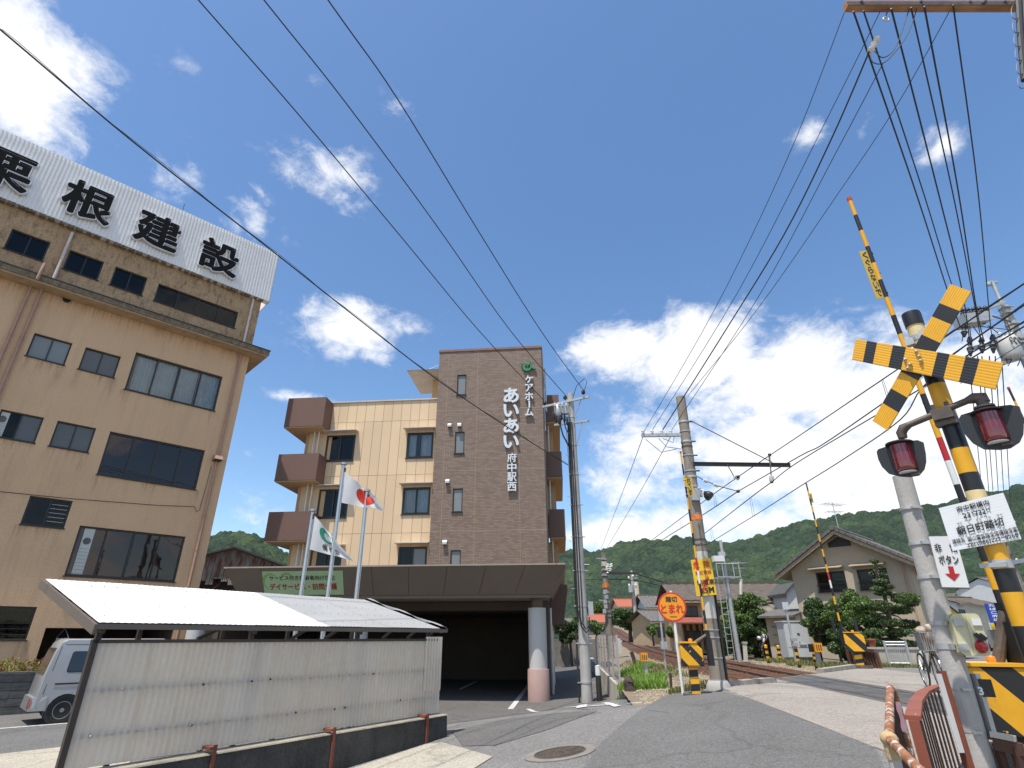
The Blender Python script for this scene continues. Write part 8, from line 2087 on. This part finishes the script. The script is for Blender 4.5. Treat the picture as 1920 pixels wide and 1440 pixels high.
def blobs(u0, u1, v0, v1, k, r, seed, dy=.8):
    rs = random.Random(seed); o = []
    for i in range(k):
        a, q = rs.uniform(0, 6.283), sqrt(rs.random())*.82
        o.append(((u0+u1)/2+(u1-u0)/2*q*cos(a), (v0+v1)/2+(v1-v0)/2*q*sin(a), r*rs.uniform(.7,1.2), r*rs.uniform(.55,.95), rs.uniform(-dy,dy)))
    return o
tree_px('broadleaf_tree', 'rounded dark green tree in front of the left window of the beige house', 'tree', (1592,1240,.45), 25.6, blobs(1545,1640,1104,1206,30,15,2), 22000, .05, M_MIDL, .10, seed=21)
tree_px('broadleaf_tree', 'low bushy tree just right of the grey relay cabinet', 'tree', (1532,1238,.45), 26.4, blobs(1500,1572,1122,1216,26,14,3), 19000, .05, M_DARKL, .10, seed=22)
tree_px('shrub', 'dense dark shrub behind the far crossing gate cabinet', 'shrub', (1612,1242,.45), 25.2, blobs(1548,1660,1152,1238,28,14,4), 19000, .045, M_DARKL, .08, seed=23)
tree_px('broadleaf_tree', 'leafy tree behind the steel ladder pole and white post', 'tree', (1400,1232,.6), 36, blobs(1346,1446,1114,1208,30,17,5), 20000, .075, M_MIDL, .14, seed=24)
tree_px('shrub', 'bushy shrub at the foot of the ladder pole garden', 'shrub', (1375,1236,.6), 34.6, blobs(1342,1440,1168,1234,22,14,6), 14000, .06, M_DARKL, .08, seed=25)
tree_px('broadleaf_tree', 'big dark round tree beside the railway beyond the far pole', 'tree', (1182,1192,1.0), 70, blobs(1148,1216,1136,1180,20,14,7,2), 12000, .13, M_DARKL, .25, seed=26)
tree_px('shrub', 'light green shrub at the end of the mesh fence', 'shrub', (1122,1192,.6), 58, blobs(1104,1132,1160,1186,9,8,8), 4000, .10, M_MIDL, .1, seed=27)
tree_px('shrub', 'dark overgrown shrub filling the far end of the alley', 'shrub', (1072,1215,-.3), 37.5, blobs(1040,1092,1150,1208,15,12,9), 8000, .07, M_DARKL, .1, seed=28)
tree_px('broadleaf_tree', 'mid green tree rising over the roofs behind the utility pole', 'tree', (1100,1190,1), 100, blobs(1088,1140,1134,1160,10,12,10,3), 6000, .16, M_MIDL, .25, seed=29)
tree_px('shrub', 'green shrub under the round stop sign in front of the timber house', 'shrub', (1262,1206,.6), 46, blobs(1252,1278,1168,1200,8,8,12), 4000, .08, M_MIDL, .1, seed=30)
tree_px('shrub', 'small light shrub beside the brown low house', 'shrub', (1225,1200,.8), 54, blobs(1212,1234,1172,1188,7,7,13), 3000, .09, M_MIDL, .1, seed=31)
tree_px('broadleaf_tree', 'row of dark garden trees between the timber house and beige house', 'tree', (1470,1225,.5), 40, blobs(1446,1506,1136,1196,14,13,14), 8000, .08, M_DARKL, .14, seed=32)
tree_px('broadleaf_tree', 'dark tree on the left below the wooded hill behind the warehouse', 'tree', (400,1200,-.4), 60, blobs(380,470,1085,1150,14,18,15,2), 6000, .12, M_DARKL, .25, seed=33)
# garden wall, timber shed with tarpaulin
fgw = Fr(V((P(1655,1240,23.6).x, 23.6, 0)), (.9,-.44))
gw = thing('garden_wall', 'low pale concrete garden wall below the pruned pine', 'wall', fgw.pt(1.5, .4))
part('wall', M_RW, gw, lambda b: b.fbox(fgw, -.35, 2.6, .2, .98, -.15, 0)); part('coping', M_RW, gw, lambda b: b.fbox(fgw, -.40, 2.65, .98, 1.06, -.19, .04))
for s in (1.1, 1.75): part('buttress', M_PWH, gw, lambda b: b.bar(fgw.pt(s,.3,.16), fgw.pt(s+.25,.98,.02), .14, .1))
fts = Fr(V((P(1438,1235,36).x, 36, 0)), (.97,-.24))
ts = thing('timber_shed', 'dark plank lean to with a torn tarpaulin heap on top left of the cabinet', 'shed', fts.pt(.5, .4))
z1_ = P(1450,1150,36).z
for i in range(7): part('plank', M_WALLC['brown'], ts, lambda b: b.fbox(fts, .15+i*.16, .29+i*.16, .35, z1_-.05*(i % 3), -.9, .0+.02*(i % 2)))
def tarp(b):
    b.grid(lambda u, w: fts.pt(-.2+1.5*u+.35*noise.noise(V((u*3,w*4,9))), z1_-.1+.55*(sin(pi*u)**.5 if 0 < u < 1 else 0)*sin(pi*(.12+.88*w)*.9)+.38*noise.noise(V((u*4.5,w*4.5,1))), .45-1.3*w+.4*noise.noise(V((u*4,w*4,4)))), 30, 20)
part('tarpaulin', mat('torn_tarp', (.27,.24,.19), rough=.95, var=.35, scale=3, col2=(.12,.11,.09)), ts, tarp)
part('ragged_flap', mat('pale_plank', (.50,.40,.30), rough=.9, var=.2), ts, lambda b: [b.bar(fts.pt(-.1,z1_+.05-.05*i,.3), fts.pt(-1.0+.22*i,z1_-.28-.03*i,.45), .10, .05) for i in range(4)])
part('post', M_WALLC['brown'], ts, lambda b: b.bar(fts.pt(-.3,.35,-.3), fts.pt(-.3,z1_,-.3), .10, .10, (0,1,0)))
fp_ = thing('flower_pot', 'terracotta pot under the pine beside the grey mesh gate', 'pot', GZ(1652,1222,.9))
q = GZ(1652,1224,.98); part('pot', mat('terracotta', (.33,.095,.05), rough=.8), fp_, lambda b: b.lathe(V((q.x,23.7,1.06)) if False else fgw.pt(-.2,1.06,-.08), [(.10,0),(.15,.24),(.17,.24),(.17,.29),(.13,.29)], 16), smooth=40)
# ================================================================== OVERHEAD: right utility pole, timber crossarm, far poles, all wires
QY = 16.0; QX = 1.069*QY
rpole = thing('utility_pole', 'tall grey utility pole with transformer and switch boxes at the right edge', 'utility pole', (QX, QY, .42))
qz = lambda v: P(1890, v, QY).z
part('pole', M_CONC, rpole, lambda b: b.tube([(QX,QY,.3),(QX,QY,qz(575))], [.21,.15], 20), smooth=40)
part('top_pipe', M_GALV, rpole, lambda b: b.tube([(QX,QY,qz(578)),(QX,QY,qz(529))], .065, 12), smooth=40)
tpz = qz(529)
part('top_fitting', M_GALV, rpole, lambda b: (b.box((QX,QY,tpz), (.34,.09,.07)), b.lathe((QX-.17,QY-.02,tpz-.18), [(.03,0),(.07,.04),(.07,.12),(.03,.16)], 10)))
for v in (580,590,611,640,646):
    z = qz(v); part('steel_band', M_GALV, rpole, lambda b: (b.lathe((QX,QY,z), [(.175,0),(.175,.05)], 16), b.box((QX-.02,QY-.2,z), (.36,.06,.04))))
def px_arm(u0, v0, u1, v1, dY=0.0, w=.09):
    return P(u0, v0, QY+dY), P(u1, v1, QY+dY)
a, c = P(1836,584,QY-.15), P(1882,567,QY-.15)
part('crossarm', M_GALV, rpole, lambda b: b.bar(a, c, .09, .09))
part('crossarm', M_GALV, rpole, lambda b: b.bar(P(1838,582,QY+.15), P(1884,565,QY+.15), .05, .09))
part('arm_brace', M_OLDST, rpole, lambda b: b.bar(P(1842,587,QY-.2), P(1895,603,QY-.2), .03, .04))
a2, c2 = P(1815,655,QY-.2), P(1922,629,QY-.2)
part('crossarm', M_GALV, rpole, lambda b: b.bar(a2, c2, .09, .11))
part('crossarm', M_GALV, rpole, lambda b: b.bar(P(1880,682,QY-.2), P(1925,668,QY-.2), .09, .10))
swq = P(1827, 600, QY-.25)
sbx = part('switch_box', M_GALV, rpole, lambda b: b.box8([swq+V(q) for q in ((-.52,-.25,-.26),(.38,-.25,-.12),(.38,.25,-.12),(-.52,.25,-.26),(-.55,-.25,.10),(.42,-.25,.22),(.42,.25,.22),(-.55,.25,.10))]))
for i in range(5): part('bushing', M_BLKC, sbx, lambda b: b.lathe(swq+V((-.46+i*.2,-.18,.08+i*.025)), [(.05,0),(.09,.06),(.05,.12),(.08,.17),(.03,.26)], 8), smooth=40)
tq = P(1891, 650, QY-.3)
trf = part('transformer', mat('transformer_grey', (.52,.52,.50), rough=.5, var=.05), rpole, lambda b: b.lathe(tq+V((0,0,-.42)), [(.02,-.02),(.27,0),(.30,.05),(.31,.62),(.27,.70),(.0,.72)], 22), smooth=40)
part('transformer_mark', M_OLDST, trf, lambda b: [b.tube([tq+V((-.14+.13*i+.05*cos(t_),-.316,.06+.11*sin(t_))) for t_ in [.5+4.4*j/8 for j in range(9)]], .016, 5) for i in range(3)])
part('transformer_bushing', M_INS, trf, lambda b: [b.lathe(tq+V((dx,-.1,.28)), [(.05,0),(.07,.05),(.04,.10),(.06,.14),(.02,.2)], 8) for dx in (-.2,.02,.2)], smooth=40)
for u, v0, v1 in ((1818,632,668),(1840,634,662),(1861,628,662),(1808,610,632)):
    p, q = P(u, v0, QY-.3), P(u+(2 if u > 1810 else 0), v1, QY-.3)
    part('cutout_fuse', M_BLKC, rpole, lambda b: b.tube([p, p.lerp(q,.2), p.lerp(q,.3), p.lerp(q,.5), p.lerp(q,.6), q], [.05,.09,.06,.06,.10,.03], 8), smooth=40)
    part('fuse_porcelain', M_INS, rpole, lambda b: b.tube([p.lerp(q,.52), p.lerp(q,.75)], .075, 8), smooth=40)
def wobble(name, pts, r, parent, m=M_BLKC): part(name, m, parent, lambda b: b.tube([P(*q) for q in pts], r, 5), smooth=50)
for pts in ([(1812,607,QY-.3),(1806,622,QY-.3),(1804,640,QY-.3)], [(1825,612,QY-.3),(1836,628,QY-.3),(1840,640,QY-.3)], [(1818,612,QY-.3),(1820,630,QY-.3),(1819,645,QY-.3)], [(1846,600,QY-.3),(1849,604,QY-.3),(1846,607,QY-.3),(1842,606,QY-.3)], [(1888,603,QY-.2),(1894,618,QY-.2),(1901,632,QY-.2)], [(1905,660,QY-.3),(1914,672,QY-.3),(1908,686,QY-.3)], [(1894,662,QY-.3),(1896,676,QY-.3),(1890,686,QY-.3)], [(1884,664,QY-.3),(1889,680,QY-.3)], [(1852,610,QY-.3),(1893,640,QY-.3)], [(1838,612,QY-.3),(1891,618,QY-.25)]): wobble('jumper', pts, .014, rpole)
# timber crossarm overhead, on a pole outside the picture
TY = 6.0
tx0, tx1 = P(1585,13,TY), P(1900,-6,TY); tx1.z = tx0.z = P(1585,12,TY).z
NPX = P(1917,60,TY).x
npole = thing('utility_pole', 'nearest utility pole at the top right corner with a timber crossarm', 'utility pole', (NPX, TY, .42))
part('pole', M_CONC, npole, lambda b: b.tube([(NPX+.5,TY+.1,.3),(NPX+.5,TY+.1,tx0.z+1.2)], [.2,.14], 18), smooth=40)
part('crossarm', mat('crossarm_timber', (.40,.20,.085), rough=.85, var=.3, scale=2, stain=.6, stain_col=(.10,.05,.03), stain_scale=(.6,6,6)), npole, lambda b: b.bar(tx0, tx1, .12, .14))
part('crossarm_plate', M_OLDST, npole, lambda b: b.bar(tx0+V((.0,-.066,-.02)), tx1+V((0,-.066,-.02)), .008, .10))
for t in (.08,.42,.70,.9): part('crossarm_bolt', M_OLDST, npole, lambda b: b.lathe(tx0.lerp(tx1,t)+V((0,-.072,0)), [(.025,0),(.025,.02)], 6, (0,-1,0)))
part('arm_knob', M_OLDST, npole, lambda b: b.ball(P(1846,4,TY-.1), .04, 8))
part('riser_cable', M_BLKC, npole, lambda b: (b.tube([P(1908,-30,TY-.1), P(1913,60,TY-.1), P(1921,150,TY-.1)], .045, 8), b.tube([P(1918,-30,TY-.1), P(1924,80,TY-.1)], .05, 8)))
stuff(part('cable_spiral', M_BLKC, npole, lambda b: [b.tube([P(1910+7*i*.35+8*cos(a)-6, 22+26*i+14*sin(a), TY-.12) for a in [.7+2*pi*j/14*.62 for j in range(15)]], .006, 4) for i in range(6)]))
# dead-end clamp hanging under the crossarm
dc = P(1661,36,TY)
part('eye_ring', M_GALV, npole, lambda b: b.tube([dc+V((.045*cos(a),0,.045*sin(a))) for a in [2*pi*i/14 for i in range(15)]], .016, 6), smooth=50)
part('hanger_rod', M_OLDST, npole, lambda b: b.tube([P(1666,16,TY), dc+V((0,0,.04))], .012, 6))
for u, v in ((1643,74),(1637,84),(1632,93)):
    c = P(u, v, TY+.15); part('porcelain_knob', M_INS, npole, lambda b: b.lathe(c-V((.0,0,.03)), [(.03,0),(.055,.015),(.03,.035),(.055,.055),(.03,.07)], 10, V((.3,0,.9))), smooth=40)
# far railway pole and far slim pole
FYR = 38.0
fp0, fp1 = P(1143,1194,FYR), P(1134,1036,FYR)
frp = thing('railway_pole', 'distant dark railway pole bristling with fittings beyond the mesh fence', 'railway pole', (fp0.x, FYR, emb(-4,FYR)))
part('pole', M_CONCD, frp, lambda b: b.tube([(fp0.x,FYR,emb(-4,FYR)-.3),(fp0.x,FYR,fp1.z)], [.24,.15], 16), smooth=40)
fz = lambda v: P(1140, v, FYR).z
part('orange_band', MATS['orange_tape'], frp, lambda b: b.lathe((fp0.x,FYR,fz(1102)), [(.215,0),(.215,.25)], 14))
part('white_band', M_PWH, frp, lambda b: b.lathe((fp0.x,FYR,fz(1062)), [(.20,0),(.20,.3)], 14))
for v in (1050,1070,1080,1112,1130,1148,1156): part('steel_band', M_GALV, frp, lambda b: b.lathe((fp0.x,FYR,fz(v)), [(.225,0),(.225,.08)], 12))
part('crossarm', M_GALV, frp, lambda b: b.bar(P(1118,1047,FYR), P(1134,1047,FYR), .07, .07))
part('crossarm', M_GALV, frp, lambda b: b.bar(P(1123,1125,FYR), P(1138,1127,FYR), .06, .06))
rs5 = random.Random(9)
for i in range(9):
    c = P(1136+rs5.uniform(2,12), 1062+rs5.uniform(0,16), FYR-.2); part('insulator', M_INS, frp, lambda b: b.lathe(c, [(.05,0),(.10,.06),(.05,.12),(.09,.18),(.03,.24)], 8), smooth=40)
for i in range(5):
    c = P(1134+rs5.uniform(-3,3), 1110+i*9, FYR-.3); part('junction_box', M_GALV, frp, lambda b: b.box(c, (.2,.16,.24)))
part('bracket_beam', M_BEAM, frp, lambda b: b.bar(P(1140,1075,FYR-.2), P(1196,1075,FYR-.2), .10, .14))
SYP = 62.0
s0p, s1p = P(1194,1178,SYP), P(1185,1070,SYP)
slp = thing('utility_pole', 'distant slim white utility pole in front of the wooded hill', 'utility pole', (s0p.x, SYP, zt(SYP)))
part('pole', M_CONC, slp, lambda b: b.tube([(s0p.x,SYP,zt(SYP)-.2),(s0p.x,SYP,s1p.z)], [.22,.13], 12), smooth=40)
for u0,v0,u1,v1 in ((1178,1087,1196,1083),(1180,1101,1194,1101)): part('crossarm', M_GALV, slp, lambda b: b.bar(P(u0,v0,SYP), P(u1,v1,SYP), .10, .10))
for u, v in ((1179,1085),(1187,1082),(1195,1080),(1180,1099),(1192,1099)): part('insulator', M_INS, slp, lambda b: b.lathe(P(u,v,SYP-.1), [(.06,0),(.12,.1),(.05,.25)], 8))
part('transformer', M_GALV, slp, lambda b: b.lathe(P(1183,1105,SYP-.3), [(.25,-.3),(.25,.4)], 12))
SY2 = 76.0; q0, q1 = P(1203,1172,SY2), P(1198,1118,SY2)
slq = thing('utility_pole', 'smallest distant pole right of the slim white one', 'utility pole', (q0.x, SY2, zt(SY2)))
part('pole', M_CONC, slq, lambda b: b.tube([(q0.x,SY2,zt(SY2)-.2),(q0.x,SY2,q1.z)], [.2,.12], 10)); part('crossarm', M_GALV, slq, lambda b: b.bar(P(1194,1124,SY2), P(1203,1124,SY2), .1, .1))
# street pole with many wires, right
SP3 = 40.0; w0, w1 = P(1900,1150,SP3), P(1886,985,SP3)
sp3 = thing('utility_pole', 'dark cluttered utility pole behind the white name board', 'utility pole', (P(1900,1100,SP3).x, SP3, .42))
wx = P(1893,1040,SP3).x
part('pole', M_CONCD, sp3, lambda b: b.tube([(wx,SP3,.3),(wx,SP3,P(1886,960,SP3).z)], [.2,.13], 12), smooth=40)
for v in (975,990,1010,1040,1062): part('crossarm', M_OLDST, sp3, lambda b: b.bar(P(1874,v+4,SP3-.2), P(1912,v-4,SP3-.2), .08, .09))
for i in range(12):
    c = P(1874+rs5.uniform(0,38), 972+rs5.uniform(0,92), SP3-.3); part('insulator', M_INS if i % 3 == 0 else M_BLKC, sp3, lambda b: b.lathe(c, [(.06,0),(.10,.08),(.04,.22)], 6))
# ---------------------------------------------------------------- wires
def spline(pts, k=8):
    o = []
    n = len(pts)
    for i in range(n-1):
        p0, p1, p2, p3 = pts[max(0,i-1)], pts[i], pts[i+1], pts[min(n-1,i+2)]
        for j in range(k):
            t = j/k
            o.append(.5*((2*p1)+(p2-p0)*t+(2*p0-5*p1+4*p2-p3)*t*t+(3*p1-p0-3*p2+p3)*t**3))
    return o+[pts[-1]]
def wire(label, pts, r, group=None, m=M_BLKC, name='power_cable', cat='cable', ext=0.0, extra=None):
    q = [P(*p) if len(p) == 3 and not isinstance(p, V) else V(p) for p in pts]
    if ext: q = [q[0]+(q[0]-q[1]).normalized()*ext]+q
    b = MB(); b.tube(spline(q, 6), r, 6)
    if extra: extra(b)
    o = b.build(name, m, smooth=50)
    o.location = (0,0,0)
    return tag(o, label, cat, group)
i1w, i2w, i3w = i1, i2, i3
b_ = 'left overhead power cables'
def lin(a, c, n=4):  # distances interpolate so that the wire stays straight in space
    pass
def Yat(u0, v0, Y0, u1, v1, Y1, t):
    """distance of the point at picture fraction t along a straight space segment"""
    k0 = 1/(Y0/ray(u0,v0).y); k1 = 1/(Y1/ray(u1,v1).y)
    return (1/(k0+(k1-k0)*t))
def wpx(pix, Y0, Y1):
    (u0, v0), (u1, v1) = pix[0], pix[-1]; L_ = sqrt((u1-u0)**2+(v1-v0)**2); o = []
    for (u, v) in pix:
        t = sqrt((u-u0)**2+(v-v0)**2)/L_; tt = Yat(u0, v0, Y0, u1, v1, Y1, t); o.append(V((0,0,EYE))+ray(u, v)*tt)
    return o
def twin(q): return lambda b: b.tube([p+V((.0,.02,.035+.02*sin(i*1.1))) for i, p in enumerate(spline(q, 6))], .006, 4)
q = wpx([(0,55),(255,270),(510,470),(668,595),(820,712),(950,800),(1065,872)], 5.5, UY); wire('lowest twisted black cable running from the left edge down to the utility pole', q, .015, b_, ext=4, extra=twin(q))
for lab, pix, Y0, Y1 in (('first of three thin parallel wires from the top edge to the utility pole crossarm', [(372,0),(560,215),(757,450),(898,620),(1021,752)], 6, UY+.45), ('middle of three thin parallel wires from the top edge to the utility pole crossarm', [(495,0),(650,195),(820,425),(957,620),(1061,742)], 6, UY), ('last of three thin parallel wires from the top edge to the utility pole crossarm', [(615,0),(745,185),(895,430),(1014,620),(1095,733)], 6, UY-.5)):
    wire(lab, wpx(pix, Y0, Y1), .0135, b_, ext=5)
g6 = 'six black wires under the timber crossarm'
for i, pix in enumerate(([(1600,21),(1717,360),(1775,540),(1800,612)], [(1619,20),(1731,360),(1784,532),(1812,600)], [(1671,16),(1759,360),(1803,540),(1819,645)], [(1708,14),(1786,360),(1826,565),(1840,640)], [(1733,12),(1797,360),(1829,568),(1845,640)], [(1787,9),(1834,360),(1856,600),(1861,630)])):
    wire(ORD[i]+' from left of the six black wires below the timber crossarm', wpx(pix, TY-.1, QY-.3), .013 if i % 2 else .015, g6, name='overhead_wire', cat='wire')
g5 = 'thin wires from the timber crossarm to the railway pole'
for lab, pix, r in (('leftmost thin wire from the timber crossarm to the railway pole arm', [(1583,24),(1475,300),(1340,580),(1207,810)], .007), ('thin wire crossing the sky second from left towards the railway pole arm', [(1650,22),(1562,200),(1385,545),(1222,808)], .007), ('thicker black drop cable clamped below the timber crossarm', [(1630,96),(1560,258),(1470,440),(1360,620),(1240,810)], .014), ('third thin wire close behind the drop cable towards the railway pole arm', [(1655,120),(1568,285),(1420,560),(1258,808)], .007), ('rightmost thin wire crossing the six black wires towards the railway pole', [(1787,9),(1680,200),(1572,362),(1420,580),(1290,742)], .007)):
    wire(lab, wpx(pix, TY, RY), r, g5, name='overhead_wire', cat='wire')
wire('slack looped wire under the porcelain knobs of the timber crossarm', [P(1710,0,TY),P(1690,62,TY),P(1675,95,TY),P(1655,108,TY),P(1640,96,TY)], .008, g5, name='overhead_wire', cat='wire')
wire('lower slack looped wire at the porcelain knobs', [P(1724,0,TY),P(1708,50,TY),P(1692,80,TY),P(1660,116,TY),P(1637,117,TY),P(1631,95,TY)], .008, g5, name='overhead_wire', cat='wire')
g4 = 'wires from the railway pole arm to the distant pole'
for i, (u0, u1, v1) in enumerate(((1206,1120,1047),(1258,1126,1047))):
    wire(['left','right'][i]+' thin wire from the railway pole arm down to the distant railway pole', wpx([(u0,818),((u0+u1)/2-2,940),(u1,v1)], RY, FYR), .009, g4, name='overhead_wire', cat='wire')
# catenary
gc = 'railway overhead line wires'
def catn(label, pix, r, Y0, Y1): wire(label, wpx(pix, Y0, Y1), r, gc, name='contact_wire', cat='wire')
catn('upper catenary wire passing over the end of the bracket beam', [(1990,490),(1920,532),(1654,712),(1500,816),(1443,854)], .010, 5.0, RY-.3)
catn('upper catenary wire continuing from the bracket beam to the hill', [(1443,854),(1384,894),(1317,942),(1208,1024),(1150,1072)], .012, RY-.3, FYR)
catn('lower catenary wire from the right edge to the insulator rod', [(1990,536),(1920,572),(1560,822),(1500,855),(1384,921)], .010, 5.0, RY-.15)
catn('lower catenary wire continuing from the insulator rod to the hill', [(1384,921),(1320,964),(1230,1020),(1150,1076)], .012, RY-.15, FYR)
catn('second messenger wire hung from the suspended insulator', [(1990,570),(1741,720),(1500,864),(1448,903)], .010, 5.4, RY-.3)
catn('second messenger wire continuing behind the railway pole', [(1448,903),(1406,934),(1324,998),(1260,1048)], .012, RY-.3, 30)
catn('lowest contact wire crossing below the others to the railway pole', [(1990,560),(1920,603),(1741,715),(1688,787),(1583,860),(1500,912),(1422,962),(1329,1019),(1262,1062)], .011, 6.0, 30)
for i, (u0, v0, u1, v1, Y) in enumerate(((1338,929,1340,950,16.5),(1275,975,1277,992,25),(1229,1010,1230,1022,36),(1406,934,1411,968,15.5),(1331,992,1335,1013,20),(1653,712,1662,742,8.4),(1722,725,1731,758,7.2))):
    wire(['dropper pair left of the leaning railway pole under the upper catenary wire','dropper pair farther along the upper catenary over the hill','most distant dropper pair above the far railway pole','dropper pair just right of the railway pole on the second messenger wire','dropper pair half hidden behind the railway pole shaft','dropper pair left of the crossbuck on the upper catenary','dropper pair right below the crossbuck board'][i], [P(u0,v0,Y), P((u0+u1)/2,(v0+v1)/2,Y), P(u1,v1,Y)], .004, 'catenary droppers', name='dropper', cat='wire', extra=lambda b: b.tube([P(u0+3,v0,Y), P(u1+4,v1,Y)], .004, 4))
# wires of the street behind the crossbuck, and across the hill
gs_ = 'wires strung along the far street'
for i, (u0, u1) in enumerate(((1815,1846),(1833,1858),(1841,1866),(1855,1875),(1866,1885),(1878,1896))):
    wire(ORD[i]+' from left of six wires falling past the right red lamp', wpx([(u0,668),((u0+u1)/2-1,800),(u1,975)], QY-.3, SP3-.2), .016, gs_, name='overhead_wire', cat='wire')
for i, pix in enumerate(([(1925,528),(1800,610),(1690,690)],[(1925,565),(1802,655),(1700,730)],[(1925,602),(1812,668),(1718,740)],[(1925,640),(1862,678),(1800,720)])):
    wire(ORD[i]+' from top of four wires slanting behind the crossbuck', wpx(pix, 13, 22), .011, 'wires slanting past the transformer', name='overhead_wire', cat='wire')
for i, pix in enumerate(([(1142,1075),(1186,1075),(1250,1093),(1330,1108)],[(1100,1086),(1188,1088),(1260,1103),(1345,1117)])):
    wire(['upper','lower'][i]+' dark cable sagging across the wooded hill from the slim white pole', wpx(pix, 60, 62), .06 if i == 0 else .045, 'cables across the hill', name='overhead_wire', cat='wire')
wire('stay cable slanting beside the utility pole from arm to ground box', [P(1062,805,UY+.2),P(1072,960,UY+.3),P(1082,1100,UY+.2)], .008, None, name='stay_wire', cat='wire')
